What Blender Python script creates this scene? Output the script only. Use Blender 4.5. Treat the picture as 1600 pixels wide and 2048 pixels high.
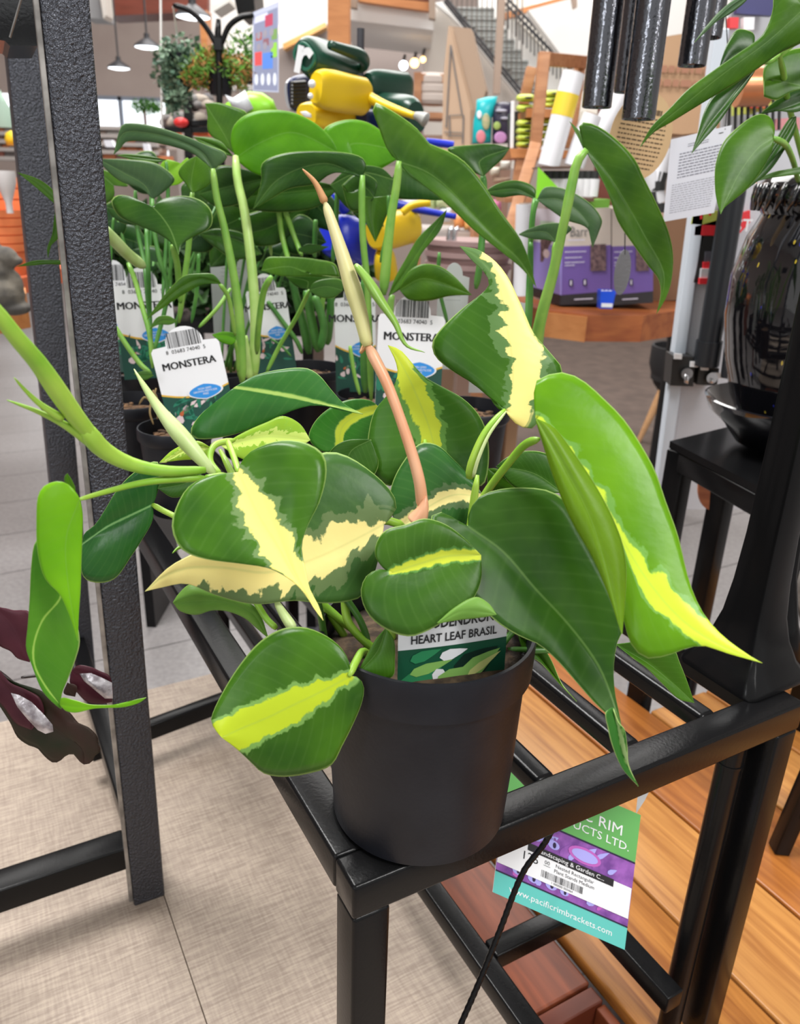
import bpy, bmesh, math, random
from mathutils import Vector, Matrix
random.seed(4)
for o in list(bpy.data.objects): bpy.data.objects.remove(o)
SC = bpy.context.scene
COL = SC.collection
PI = math.pi
# ------------------------------------------------------------------ camera
F = 1600.0
H = 1.35
n = Vector((-135.0, -3926.0, -F)).normalized()      # straight down, in camera axes
up = -n
fw = Vector((0, 0, -1)); fw = (fw - up * fw.dot(up)).normalized()
rt = fw.cross(up)
RM = Matrix((rt, fw, up))                            # camera axes -> world axes
cam_d = bpy.data.cameras.new('camera'); cam = bpy.data.objects.new('camera', cam_d); COL.objects.link(cam)
cam_d.sensor_fit = 'HORIZONTAL'; cam_d.sensor_width = 36; cam_d.lens = 36.0 * F / 1600
cam_d.clip_start = .02; cam_d.clip_end = 100
cam.matrix_world = Matrix.Translation((0, 0, H)) @ RM.to_4x4()
cam_d.dof.use_dof = True; cam_d.dof.focus_distance = .62; cam_d.dof.aperture_fstop = 13
SC.camera = cam
# ------------------------------------------------------------------ light
SC.view_settings.view_transform = 'Standard'; SC.view_settings.look = 'None'
SC.view_settings.exposure = 0.0; SC.view_settings.gamma = 1.0; SC.view_settings.use_curve_mapping = False
W = bpy.data.worlds.new('World'); SC.world = W; W.use_nodes = True
W.node_tree.nodes['Background'].inputs[0].default_value = (1, .985, .96, 1)
W.node_tree.nodes['Background'].inputs[1].default_value = .66
def area(name, loc, target, sx, sy, power, col=(1, 1, 1)):
    l = bpy.data.lights.new(name, 'AREA'); l.shape = 'RECTANGLE'; l.size = sx; l.size_y = sy; l.energy = power; l.color = col
    o = bpy.data.objects.new(name, l); COL.objects.link(o); o.location = loc
    o.rotation_euler = (Vector(target) - Vector(loc)).to_track_quat('-Z', 'Y').to_euler()
    return o
area('skylight_lamp', (-1.2, 1.4, 4.4), (0, .8, .9), 1.3, 1.3, 190, (1, .99, .97))
area('skylight_lamp', (1.5, -.9, 3.6), (-.1, .7, 1.0), 1.2, .8, 75, (1, .99, .97))
area('added_chime_stripe_light', (-1.5, -1.6, 2.3), (.3, 1.0, 1.5), .10, 1.6, 13, (.95, .98, 1))  # this pair is added, unseen, to draw bright stripes on the chime tubes
area('added_chime_stripe_light', (1.9, -1.0, 2.4), (.2, .9, 1.2), .10, 1.4, 9, (1, .98, .95))
area('skylight_lamp', (0, 6.5, 5.2), (0, 6.5, 0), 6, 5, 560, (1, .98, .95))
# ------------------------------------------------------------------ placing helpers
def at(px, py, Y):
    v = RM @ Vector((px - 800, -(py - 1024), -F)); k = Y / v.y
    return Vector((v.x * k, Y, H + v.z * k))
def atz(px, py, z):
    v = RM @ Vector((px - 800, -(py - 1024), -F)); k = (z - H) / v.z
    return Vector((v.x * k, v.y * k, z))
# ------------------------------------------------------------------ materials
MATS = {}
def nt(m): return m.node_tree.nodes, m.node_tree.links
def mat(name, c, rough=.5, metal=0, c2=None, scale=20, bump=0, bscale=60, emit=0, coat=0, trans=0, alpha=1, stretch=None, spec=.5, det=3):
    if name in MATS: return MATS[name]
    m = bpy.data.materials.new(name); m.use_nodes = True; N, L = nt(m); b = N['Principled BSDF']
    b.inputs['Base Color'].default_value = (*c, 1); b.inputs['Roughness'].default_value = rough; b.inputs['Metallic'].default_value = metal
    b.inputs['Coat Weight'].default_value = coat; b.inputs['Specular IOR Level'].default_value = spec
    if trans: b.inputs['Transmission Weight'].default_value = trans
    if alpha < 1: b.inputs['Alpha'].default_value = alpha
    if emit: b.inputs['Emission Color'].default_value = (*c, 1); b.inputs['Emission Strength'].default_value = emit
    if c2 or bump:
        tc = N.new('ShaderNodeTexCoord'); mp = N.new('ShaderNodeMapping'); L.new(tc.outputs['Object'], mp.inputs[0])
        if stretch: mp.inputs['Scale'].default_value = stretch
    if c2:
        t = N.new('ShaderNodeTexNoise'); t.inputs['Scale'].default_value = scale; t.inputs['Detail'].default_value = det
        L.new(mp.outputs[0], t.inputs['Vector'])
        r = N.new('ShaderNodeMapRange'); r.inputs[1].default_value = .35; r.inputs[2].default_value = .65
        x = N.new('ShaderNodeMix'); x.data_type = 'RGBA'; x.inputs['A'].default_value = (*c, 1); x.inputs['B'].default_value = (*c2, 1)
        L.new(t.outputs[0], r.inputs[0]); L.new(r.outputs[0], x.inputs[0]); L.new(x.outputs['Result'], b.inputs['Base Color'])
    if bump:
        t = N.new('ShaderNodeTexNoise'); t.inputs['Scale'].default_value = bscale; t.inputs['Detail'].default_value = 2
        L.new(mp.outputs[0], t.inputs['Vector'])
        bp = N.new('ShaderNodeBump'); bp.inputs['Strength'].default_value = bump; bp.inputs['Distance'].default_value = .001
        L.new(t.outputs[0], bp.inputs['Height']); L.new(bp.outputs[0], b.inputs['Normal'])
    MATS[name] = m; return m
def math_(N, L, op, a, b=None, c=None, clamp=False):
    x = N.new('ShaderNodeMath'); x.operation = op; x.use_clamp = clamp
    for i, v in enumerate((a, b, c)):
        if v is None: continue
        if isinstance(v, (int, float)): x.inputs[i].default_value = v
        else: L.new(v, x.inputs[i])
    return x.outputs[0]
def leafmat(key, c1, c2, stripe=None, sc=(.8, .7, .2), margin=(.25, .38, .12), mw=.12, shift=0, rough=.33, tl=.25, rib=(.25, .42, .12), v0=.0, v1=.35, jag=.25, seed=0, tip=1.0, under=None, vein=.045, edge=.75):
    """c1 c2 greens; stripe = half width of the variegated band, relative to the leaf half width"""
    if key in MATS: return MATS[key]
    m = bpy.data.materials.new(key); m.use_nodes = True; N, L = nt(m); b = N['Principled BSDF']
    uv = N.new('ShaderNodeUVMap'); uv.uv_map = 'UVMap'; sp = N.new('ShaderNodeSeparateXYZ'); L.new(uv.outputs[0], sp.inputs[0])
    U, V = sp.outputs[0], sp.outputs[1]
    tc = N.new('ShaderNodeTexCoord')
    n1 = N.new('ShaderNodeTexNoise'); n1.inputs['Scale'].default_value = 22; n1.inputs['Detail'].default_value = 3; L.new(tc.outputs['Object'], n1.inputs['Vector'])
    r = N.new('ShaderNodeMapRange'); r.inputs[1].default_value = .3; r.inputs[2].default_value = .7; L.new(n1.outputs[0], r.inputs[0])
    x = N.new('ShaderNodeMix'); x.data_type = 'RGBA'; x.inputs['A'].default_value = (*c1, 1); x.inputs['B'].default_value = (*c2, 1); L.new(r.outputs[0], x.inputs[0])
    col = x.outputs['Result']
    aU = math_(N, L, 'ABSOLUTE', U)
    # lateral veins
    if vein:
        ph = math_(N, L, 'SINE', math_(N, L, 'MULTIPLY', math_(N, L, 'SUBTRACT', V, math_(N, L, 'MULTIPLY', math_(N, L, 'POWER', aU, 1.2), .28)), 75))
        vf = math_(N, L, 'MULTIPLY', math_(N, L, 'POWER', math_(N, L, 'MULTIPLY_ADD', ph, .5, .5), 10), vein)
        xv = N.new('ShaderNodeMix'); xv.data_type = 'RGBA'; xv.inputs['B'].default_value = (*rib, 1); L.new(vf, xv.inputs[0]); L.new(col, xv.inputs['A']); col = xv.outputs['Result']
    def mixin(fac, color):
        nonlocal col
        q = N.new('ShaderNodeMix'); q.data_type = 'RGBA'; q.inputs['B'].default_value = (*color, 1); L.new(fac, q.inputs[0]); L.new(col, q.inputs['A']); col = q.outputs['Result']
    if stripe:
        cb = N.new('ShaderNodeCombineXYZ'); L.new(math_(N, L, 'MULTIPLY', U, 3.5), cb.inputs[0]); L.new(math_(N, L, 'MULTIPLY', V, 13), cb.inputs[1]); cb.inputs[2].default_value = seed
        n2 = N.new('ShaderNodeTexNoise'); n2.inputs['Scale'].default_value = 1; n2.inputs['Detail'].default_value = 4; L.new(cb.outputs[0], n2.inputs['Vector'])
        jn = math_(N, L, 'MULTIPLY', math_(N, L, 'SUBTRACT', n2.outputs[0], .5), jag * 2)
        a = math_(N, L, 'ADD', math_(N, L, 'ABSOLUTE', math_(N, L, 'SUBTRACT', U, shift)), jn)
        w = N.new('ShaderNodeMapRange'); w.inputs[1].default_value = v0; w.inputs[2].default_value = v1; w.inputs[3].default_value = stripe * .3; w.inputs[4].default_value = stripe; L.new(V, w.inputs[0])
        wt = N.new('ShaderNodeMapRange'); wt.inputs[1].default_value = .6; wt.inputs[2].default_value = 1; wt.inputs[3].default_value = 1; wt.inputs[4].default_value = tip; L.new(V, wt.inputs[0])
        ww = math_(N, L, 'MULTIPLY', w.outputs[0], wt.outputs[0])
        m2 = math_(N, L, 'MULTIPLY', math_(N, L, 'SUBTRACT', math_(N, L, 'ADD', ww, mw), math_(N, L, 'ADD', a, math_(N, L, 'MULTIPLY', jn, .6))), 40, clamp=True)
        m1 = math_(N, L, 'MULTIPLY', math_(N, L, 'SUBTRACT', ww, a), 45, clamp=True)
        mixin(m2, margin); mixin(m1, sc)
    rb = math_(N, L, 'MULTIPLY', math_(N, L, 'SUBTRACT', .022, aU), 60, clamp=True)
    mixin(math_(N, L, 'MULTIPLY', rb, (.3 if not stripe else .2)), rib)
    ue = N.new('ShaderNodeUVMap'); ue.uv_map = 'Edge'; se = N.new('ShaderNodeSeparateXYZ'); L.new(ue.outputs[0], se.inputs[0])
    mixin(math_(N, L, 'MULTIPLY', math_(N, L, 'MULTIPLY', math_(N, L, 'SUBTRACT', se.outputs[0], .972), 60, clamp=True), edge), (.34, .5, .14))
    L.new(col, b.inputs['Base Color']); b.inputs['Roughness'].default_value = rough; b.inputs['Specular IOR Level'].default_value = .26
    n3 = N.new('ShaderNodeTexNoise'); n3.inputs['Scale'].default_value = 260; n3.inputs['Detail'].default_value = 2; L.new(tc.outputs['Object'], n3.inputs['Vector'])
    bp = N.new('ShaderNodeBump'); bp.inputs['Strength'].default_value = .25; bp.inputs['Distance'].default_value = .003
    n4 = N.new('ShaderNodeTexNoise'); n4.inputs['Scale'].default_value = 38; n4.inputs['Detail'].default_value = 2; L.new(tc.outputs['Object'], n4.inputs['Vector'])
    L.new(math_(N, L, 'ADD', math_(N, L, 'MULTIPLY', n3.outputs[0], .12), math_(N, L, 'MULTIPLY', n4.outputs[0], .8)), bp.inputs['Height']); L.new(bp.outputs[0], b.inputs['Normal'])
    tr = N.new('ShaderNodeBsdfTranslucent'); hs = N.new('ShaderNodeHueSaturation'); hs.inputs['Saturation'].default_value = 1.1; hs.inputs['Value'].default_value = 1.9; hs.inputs['Hue'].default_value = .485
    L.new(col, hs.inputs['Color']); L.new(hs.outputs[0], tr.inputs[0])
    mx = N.new('ShaderNodeMixShader'); mx.inputs[0].default_value = tl; L.new(b.outputs[0], mx.inputs[1]); L.new(tr.outputs[0], mx.inputs[2])
    L.new(mx.outputs[0], N['Material Output'].inputs[0])
    MATS[key] = m; return m
# ------------------------------------------------------------------ mesh builder
def origin_of(o):
    v = Vector((0, 0, 0))
    while o: v += Vector(o.location); o = o.parent
    return v
class MB:
    def __init__(s): s.v = []; s.f = []; s.m = []; s.mats = []
    def mi(s, m):
        if m is None: return 0
        if m not in s.mats: s.mats.append(m)
        return s.mats.index(m)
    def face(s, pts, m=None):
        i = len(s.v); s.v += [Vector(p) for p in pts]; s.f.append(tuple(range(i, i + len(pts)))); s.m.append(s.mi(m)); return s
    def add(s, vs, fs, m=None):
        i = len(s.v); s.v += [Vector(p) for p in vs]; k = s.mi(m)
        for f in fs: s.f.append(tuple(i + q for q in f)); s.m.append(k)
        return s
    def box(s, c, size, m=None, ax=None, ch=0):
        """centre, size, axes (three vectors); ch = chamfer"""
        ax = ax or (Vector((1, 0, 0)), Vector((0, 1, 0)), Vector((0, 0, 1))); c = Vector(c)
        h = [q / 2 for q in size]
        if ch <= 0:
            vs = [c + ax[0] * (h[0] * i) + ax[1] * (h[1] * j) + ax[2] * (h[2] * k) for i in (-1, 1) for j in (-1, 1) for k in (-1, 1)]
            return s.add(vs, [(0, 1, 3, 2), (4, 6, 7, 5), (0, 4, 5, 1), (2, 3, 7, 6), (0, 2, 6, 4), (1, 5, 7, 3)], m)
        bm = bmesh.new(); bmesh.ops.create_cube(bm, size=1)
        for v in bm.verts: v.co = Vector((v.co.x * size[0], v.co.y * size[1], v.co.z * size[2]))
        bmesh.ops.bevel(bm, geom=bm.edges[:], offset=ch, segments=3, profile=.5, affect='EDGES')
        bm.verts.index_update()
        vs = [c + ax[0] * v.co.x + ax[1] * v.co.y + ax[2] * v.co.z for v in bm.verts]
        s.add(vs, [tuple(v.index for v in f.verts) for f in bm.faces], m); bm.free(); return s
    def bar(s, a, b, w, h, m=None, side=None, ch=.0025):
        """square tube from a to b: w across (horizontal), h the other way"""
        a = Vector(a); b = Vector(b); d = (b - a); L = d.length; d.normalize()
        ref = Vector(side) if side else (Vector((0, 0, 1)).cross(d) if abs(d.z) < .95 else Vector((1, 0, 0)))
        x = (ref - d * ref.dot(d)).normalized(); y = d.cross(x)
        return s.box((a + b) / 2, (w, h, L), m, (x, y, d), ch)
    def tube(s, pts, r, m=None, n=10, caps=True, flat=1.0, ref=None):
        pts = [Vector(p) for p in pts]; rs = r if isinstance(r, (list, tuple)) else [r] * len(pts)
        rings = []; t0 = (pts[1] - pts[0]).normalized(); nx = t0.cross(Vector(ref) if ref else Vector((.13, .2, 1))).normalized()
        for i, p in enumerate(pts):
            t = (pts[min(i + 1, len(pts) - 1)] - pts[max(i - 1, 0)]).normalized()
            nx = (nx - t * nx.dot(t)).normalized(); ny = t.cross(nx)
            rings.append([p + nx * (rs[i] * math.cos(2 * PI * k / n)) + ny * (rs[i] * flat * math.sin(2 * PI * k / n)) for k in range(n)])
        vs = [q for g in rings for q in g]; fs = []
        for i in range(len(pts) - 1):
            for k in range(n): fs.append((i * n + k, i * n + (k + 1) % n, (i + 1) * n + (k + 1) % n, (i + 1) * n + k))
        if caps: fs.append(tuple(range(n))[::-1]); fs.append(tuple((len(pts) - 1) * n + k for k in range(n)))
        return s.add(vs, fs, m)
    def lathe(s, c, prof, m=None, n=40, axis=None):
        """prof: (r, z) pairs about c"""
        c = Vector(c); z = Vector(axis).normalized() if axis else Vector((0, 0, 1)); x = z.orthogonal().normalized(); y = z.cross(x)
        vs = []; fs = []
        for (r, h) in prof:
            for k in range(n): vs.append(c + z * h + x * (r * math.cos(2 * PI * k / n)) + y * (r * math.sin(2 * PI * k / n)))
        for i in range(len(prof) - 1):
            for k in range(n): fs.append((i * n + k, i * n + (k + 1) % n, (i + 1) * n + (k + 1) % n, (i + 1) * n + k))
        if prof[0][0] > 1e-4: fs.append(tuple(range(n))[::-1])
        if prof[-1][0] > 1e-4: fs.append(tuple((len(prof) - 1) * n + k for k in range(n)))
        return s.add(vs, fs, m)
    def ball(s, c, r, m=None, n=10, sc=(1, 1, 1)):
        c = Vector(c); vs = []; fs = []
        for i in range(n + 1):
            t = PI * i / n
            for k in range(2 * n): a = PI * k / n; vs.append(c + Vector((r * sc[0] * math.sin(t) * math.cos(a), r * sc[1] * math.sin(t) * math.sin(a), r * sc[2] * math.cos(t))))
        w = 2 * n
        for i in range(n):
            for k in range(w): fs.append((i * w + k, i * w + (k + 1) % w, (i + 1) * w + (k + 1) % w, (i + 1) * w + k))
        return s.add(vs, fs, m)
    def prism(s, poly, d, m=None):
        """poly: closed list of points in a plane, d: extrusion vector"""
        d = Vector(d); p = [Vector(q) for q in poly]; k = len(p)
        fs = [tuple(range(k))[::-1], tuple(range(k, 2 * k))] + [(i, (i + 1) % k, k + (i + 1) % k, k + i) for i in range(k)]
        return s.add(p + [q + d for q in p], fs, m)
    def build(s, name, m=None, parent=None, smooth=False, **tags):
        me = bpy.data.meshes.new(name); o0 = origin_of(parent) if parent else Vector((0, 0, 0))
        if not parent and tags.pop('origin', True) and s.v:
            c = Vector((sum(v.x for v in s.v) / len(s.v), sum(v.y for v in s.v) / len(s.v), min(v.z for v in s.v)))
            if tags.get('kind') != 'structure': o0 = c
        me.from_pydata([v - o0 for v in s.v], [], s.f)
        for q in (s.mats if s.mats else [m]): me.materials.append(q)
        me.polygons.foreach_set('material_index', s.m)
        if smooth: me.shade_smooth() if smooth is True else me.shade_smooth()
        bm = bmesh.new(); bm.from_mesh(me); bmesh.ops.remove_doubles(bm, verts=bm.verts, dist=1e-6); bmesh.ops.recalc_face_normals(bm, faces=bm.faces); bm.to_mesh(me); bm.free()
        ob = bpy.data.objects.new(name, me); COL.objects.link(ob)
        if smooth == 'auto':
            me.set_sharp_from_angle(angle=math.radians(35))
        if parent: ob.parent = parent
        else: ob.location = o0
        for k, v in tags.items():
            if k != 'origin': ob[k] = v
        return ob
def thing(name, loc, label, cat, group=None):
    o = bpy.data.objects.new(name, None); o.empty_display_size = .05; COL.objects.link(o); o.location = loc; o['label'] = label; o['category'] = cat
    if group: o['group'] = group
    return o
def crs(pts, N):
    """Catmull-Rom through tuples of any length, N samples by chord length"""
    P = [Vector(p) for p in pts]
    if len(P) == 1: return P * N
    d = [0]
    for a, b in zip(P, P[1:]): d.append(d[-1] + max((b - a).length, 1e-6))
    out = []
    for i in range(N):
        t = d[-1] * i / (N - 1); k = 0
        while k < len(P) - 2 and t > d[k + 1]: k += 1
        u = (t - d[k]) / (d[k + 1] - d[k]); p1, p2 = P[k], P[k + 1]
        h = d[k + 1] - d[k]
        m1 = (P[k + 1] - P[k - 1]) * (h / (d[k + 1] - d[k - 1])) if k > 0 else p2 - p1
        m2 = (P[k + 2] - P[k]) * (h / (d[k + 2] - d[k])) if k + 2 < len(P) else p2 - p1
        u2 = u * u; u3 = u2 * u
        out.append(p1 * (2 * u3 - 3 * u2 + 1) + m1 * (u3 - 2 * u2 + u) + p2 * (-2 * u3 + 3 * u2) + m2 * (u3 - u2))
    return out
T = {'bl': (0, 900, .35), 'mid': (280, 700, .5125), 'rt': (840, 700, .475), 'pot': (400, 1150, .4375), 'se': (900, 1350, .4375), 'sw': (0, 1500, .5625),
     'tl': (0, 0, .35), 'can': (480, 0, .3), 'st': (800, 0, .3375), 'tr': (1100, 0, .3125), 'mon': (180, 200, .3625), 'mr': (700, 200, .40625),
     'box': (1050, 400, .34375), 'post': (0, 300, .3417), 'px': (0, 0, 1)}
def leaf(parent, tr, Y0, mid, Le, Re, m, g=(0, -.2), fold=0, bulge=.25, s0=.2, N=34, K=7, name='leaf', thick=.0007, rimm=None, label=None):
    """a blade lofted between its midrib and its two margins; depth follows a tilted plane, bent by fold and bulge (cm)"""
    ox, oy, sc = T[tr]
    a = mid[0]; ax, ay = ox + a[0] * sc, oy + a[1] * sc
    def cv(p):
        x, y = ox + p[0] * sc, oy + p[1] * sc
        return (x, y, 1000 * (Y0 + g[0] * (x - ax) / 1000 + g[1] * (y - ay) / 1000 + (p[2] * .01 if len(p) > 2 else 0)))
    M = crs([cv(p) for p in mid], 60); E = {-1: crs([cv(p) for p in Le], N), 1: crs([cv(p) for p in Re], N)}
    def msamp(s):
        t = max(0, (s - s0) / (1 - s0)); f = t * 59; i = min(58, int(f)); return M[i].lerp(M[i + 1], f - i), t
    hw = max(max((Vector(E[q][i][:2]) - Vector(msamp(i / (N - 1))[0][:2])).length for i in range(N)) for q in (-1, 1))
    verts = []; uvs = []; eds = []
    for i in range(N):
        s = i / (N - 1); c, t = msamp(s)
        for k in range(-K, K + 1):
            u = abs(k) / K; e = E[1 if k > 0 else -1][i]; p = c.lerp(e, u)
            wl = (Vector(e[:2]) - Vector(c[:2])).length / hw
            Yv = p[2] / 1000 + (.8 * fold * (u ** 1.3) - .5 * bulge * math.sin(PI * u) + .05 * fold * math.sin(9 * s + k)) * .01 * wl
            verts.append(at(p[0], p[1], Yv)); uvs.append(((1 if k > 0 else -1) * u * wl, t)); eds.append((u, s))
    w = 2 * K + 1; fs = [(i * w + k, i * w + k + 1, (i + 1) * w + k + 1, (i + 1) * w + k) for i in range(N - 1) for k in range(w - 1)]
    o0 = origin_of(parent)
    me = bpy.data.meshes.new(name); me.from_pydata([v - o0 for v in verts], [], fs); uvl = me.uv_layers.new(name='UVMap')
    for li, lp in enumerate(me.loops): uvl.data[li].uv = uvs[lp.vertex_index]
    uve = me.uv_layers.new(name='Edge')
    for li, lp in enumerate(me.loops): uve.data[li].uv = eds[lp.vertex_index]
    me.materials.append(m); me.materials.append(rimm or mat('leaf_edge', (.36, .52, .16), .5)); me.shade_smooth()
    ob = bpy.data.objects.new(name, me); COL.objects.link(ob); ob.parent = parent
    md = ob.modifiers.new('thickness', 'SOLIDIFY'); md.thickness = thick; md.offset = 0; md.material_offset_rim = 1; md.use_rim = True
    if label: ob['label'] = label
    return ob
def ell(tr, cx, cy, rx, ry, rot=0, n=40, sweep=360, start=0):
    r = math.radians(rot)
    return [(cx + rx * math.cos(a) * math.cos(r) - ry * math.sin(a) * math.sin(r), cy + rx * math.cos(a) * math.sin(r) + ry * math.sin(a) * math.cos(r)) for a in [math.radians(start + sweep * i / n) for i in range(n)]]
def tp(tr, p, Y):
    ox, oy, sc = T[tr]; return at(ox + p[0] * sc, oy + p[1] * sc, Y)
def stem(parent, tr, pts, r, m, name='stem', n=9, N=16, flat=1, label=None):
    """pts: (x, y, Y) ; r: radius or list"""
    ox, oy, sc = T[tr]
    q = crs([tuple(at(ox + p[0] * sc, oy + p[1] * sc, p[2])) for p in pts], N)
    if isinstance(r, (list, tuple)): rr = [v[0] for v in crs([(x, 0, 0) for x in r], N)]
    else: rr = [r] * N
    rr[-1] *= .45; rr[-2] *= .85; rr[0] *= .7
    ob = MB().tube(q, rr, m, n, flat=flat).build(name, m, parent, smooth=True)
    if label: ob['label'] = label
    return ob
# text and prints on flat things -----------------------------------
def text_mesh(s, size, align='CENTER', bold=0, sx=1.0, spacing=1.0):
    cu = bpy.data.curves.new('t', 'FONT'); cu.body = s; cu.size = size; cu.align_x = align; cu.align_y = 'CENTER'; cu.offset = bold; cu.space_character = spacing; cu.resolution_u = 2
    o = bpy.data.objects.new('t', cu); COL.objects.link(o); dg = bpy.context.evaluated_depsgraph_get(); dg.update()
    me = bpy.data.meshes.new_from_object(o.evaluated_get(dg)); vs = [(v.co.x * sx, v.co.y) for v in me.vertices]; fs = [tuple(p.vertices) for p in me.polygons]
    bpy.data.objects.remove(o); bpy.data.curves.remove(cu); bpy.data.meshes.remove(me)
    return vs, fs
class Plate:
    """flat printed thing: frame origin o (centre), unit vectors x y; prints lie in layers on its face"""
    def __init__(s, o, x, y, curve=0): s.o = Vector(o); s.x = Vector(x).normalized(); y = Vector(y); s.y = (y - s.x * y.dot(s.x)).normalized(); s.n = s.x.cross(s.y); s.mb = MB(); s.curve = curve
    def pt(s, a, b, h=0): return s.o + s.x * a + s.y * b + s.n * (h + s.curve * a * a)
    def poly(s, pts, m, lay=1): s.mb.face([s.pt(a, b, lay * .00022) for a, b in pts], m); return s
    def rect(s, x0, y0, x1, y1, m, lay=1):
        k = 6 if s.curve else 1
        for i in range(k):
            a, b = x0 + (x1 - x0) * i / k, x0 + (x1 - x0) * (i + 1) / k
            s.poly([(a, y0), (b, y0), (b, y1), (a, y1)], m, lay)
        return s
    def slab(s, pts, m, th=.0006):
        s.mb.prism([s.pt(a, b, -th) for a, b in pts], s.n * th, m); return s
    def text(s, t, x, y, size, m, rot=0, bold=0, align='CENTER', sx=1.0, lay=3, spacing=1.0):
        vs, fs = text_mesh(t, size, align, bold, sx, spacing); c, q = math.cos(rot), math.sin(rot)
        s.mb.add([s.pt(x + a * c - b * q, y + a * q + b * c, lay * .00022) for a, b in vs], fs, m); return s
    def barcode(s, x0, y0, x1, y1, m, lay=3, n=30, seed=3):
        rr = random.Random(seed); w = (x1 - x0) / n
        for i in range(n):
            q = rr.choice((.3, .45, .7)); s.rect(x0 + i * w, y0, x0 + i * w + w * q, y1, m, lay)
        return s
    def lines(s, x0, y0, x1, y1, rows, m, lay=2, seed=1, th=.35):
        rr = random.Random(seed); h = (y1 - y0) / rows
        for i in range(rows):
            x = x0; y = y1 - (i + .5) * h
            while x < x1:
                w = rr.uniform(.03, .11) * (x1 - x0); s.rect(x, y - h * th / 2, min(x + w, x1), y + h * th / 2, m, lay); x += w + .02 * (x1 - x0)
        return s
    def build(s, name, parent=None, **t): return s.mb.build(name, None, parent, **t)
# ------------------------------------------------------------------ palette
BLACK = mat('black_powder_coat', (.006, .006, .0065), .24, .0, bump=.12, bscale=350, spec=.2)
TEXB = mat('crinkled_black_paint', (.07, .074, .09), .33, .6, bump=1.0, bscale=330, spec=.6)
TEXB.node_tree.nodes['Bump'].inputs['Distance'].default_value = .0035
POTB = mat('black_pot_plastic', (.0075, .008, .012), .45, 0, (.012, .013, .018), 25, bump=.15, bscale=300, spec=.3)
SOIL = mat('potting_soil', (.035, .022, .014), .95, 0, (.11, .07, .04), 120, bump=1, bscale=200)
WHITE = mat('white_print', (.86, .87, .9), .4); INK = mat('black_print', (.015, .015, .018), .4)
GRN = dict(c1=(.022, .115, .018), c2=(.045, .19, .022))
g_dark = leafmat('leaf_dark', (.017, .068, .006), (.044, .135, .009), rough=.36, tl=.15)
g_mid = leafmat('leaf_mid', (.036, .125, .007), (.075, .2, .009), tl=.22)
g_lime = leafmat('leaf_lime', (.15, .40, .01), (.23, .50, .015), tl=.35)
g_pale = leafmat('leaf_pale_underside', (.13, .29, .045), (.2, .38, .07), tl=.3, rough=.45)
g_olive = leafmat('leaf_olive', (.13, .25, .006), (.16, .31, .008), tl=.3, rough=.4)
LIME = (.55, .68, .03); CREAM = (.85, .78, .22); GREY = (.15, .25, .085)
st_g = mat('stem_green', (.2, .42, .03), .4, 0, (.33, .52, .06), 30)
st_p = mat('stem_pale', (.45, .58, .22), .4, 0, (.55, .65, .32), 30)
st_d = mat('stem_dark', (.05, .16, .02), .4)
# ------------------------------------------------------------------ the plant stand in front
ZT = H - .446; ZD = .44
A = atz(707, 1778, ZT); B = atz(1612, 1405, ZT)
ex = (B - A).normalized(); ey = Vector((-ex.y, ex.x, 0)); SW = (B - A).length; SL = 1.2
def S(a, b, z=0): return A + ex * a + ey * b + Vector((0, 0, z))
stand = thing('plant_stand', (A + ex * SW / 2 + ey * SL / 2) * 1 + Vector((0, 0, ZD - ZT)), 'long black steel rectangular plant stand with slatted top carrying all the potted plants', 'plant stand')
tw = .031
def hbar(mb, p, q, w=tw, h=tw, m=BLACK): return mb.bar(p, q, w, h, m, ch=.003)
fr = MB()
hbar(fr, S(0, tw / 2, -tw / 2), S(SW, tw / 2, -tw / 2)).build('front_rail', BLACK, stand, smooth='auto')
hbar(MB(), S(0, SL - tw / 2, -tw / 2), S(SW, SL - tw / 2, -tw / 2)).build('back_rail', BLACK, stand, smooth='auto')
hbar(MB(), S(tw / 2, tw + .0005, -tw / 2), S(tw / 2, SL - tw - .0005, -tw / 2)).build('side_rail', BLACK, stand, smooth='auto')
hbar(MB(), S(SW - tw / 2, tw + .0005, -tw / 2), S(SW - tw / 2, SL - tw - .0005, -tw / 2)).build('side_rail', BLACK, stand, smooth='auto')
for (a, b) in ((tw / 2, tw / 2), (SW - tw / 2, tw / 2), (tw / 2, SL - tw / 2), (SW - tw / 2, SL - tw / 2)):
    MB().bar(S(a, b, ZD - ZT), S(a, b, -tw), tw * .96, tw * .96, BLACK, side=ex, ch=.003).build('leg', BLACK, stand, smooth='auto')
for k in range(1, 5):
    a = SW * k / 5
    MB().bar(S(a, tw, -.0125), S(a, SL - tw, -.0125), .02, .02, BLACK, ch=.005).build('slat', BLACK, stand, smooth='auto')
# smaller nested stand below
nest = thing('nested_plant_stand', S(SW / 2, SL / 2, ZD - ZT), 'smaller black steel plant stand nested underneath the long stand', 'plant stand')
zn = .55
N0, N1 = .228, .385
def Q(a, b, z): p = S(a, b); return Vector((p.x, p.y, z))
MB().bar(Q(N0, -.12, zn), Q(N0, SL - .1, zn), .024, .024, BLACK).build('side_rail', BLACK, nest, smooth='auto')
MB().bar(Q(N1, .0, zn), Q(N1, SL - .1, zn), .024, .024, BLACK).build('side_rail', BLACK, nest, smooth='auto')
MB().bar(Q(N0 + .013, .138, zn), Q(N1 - .013, .138, zn), .024, .024, BLACK).build('cross_rail', BLACK, nest, smooth='auto')
for (a, b) in ((N0, SL - .1), (N1, SL - .1)):
    MB().bar(Q(a, b, ZD), Q(a, b, zn - .0125), .024, .024, BLACK, side=ex).build('leg', BLACK, nest, smooth='auto')
MB().bar(Q(N0, -.108, ZD), Q(N0, -.108, zn - .0125), .024, .024, BLACK, side=ex).build('leg', BLACK, nest, smooth='auto')
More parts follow.
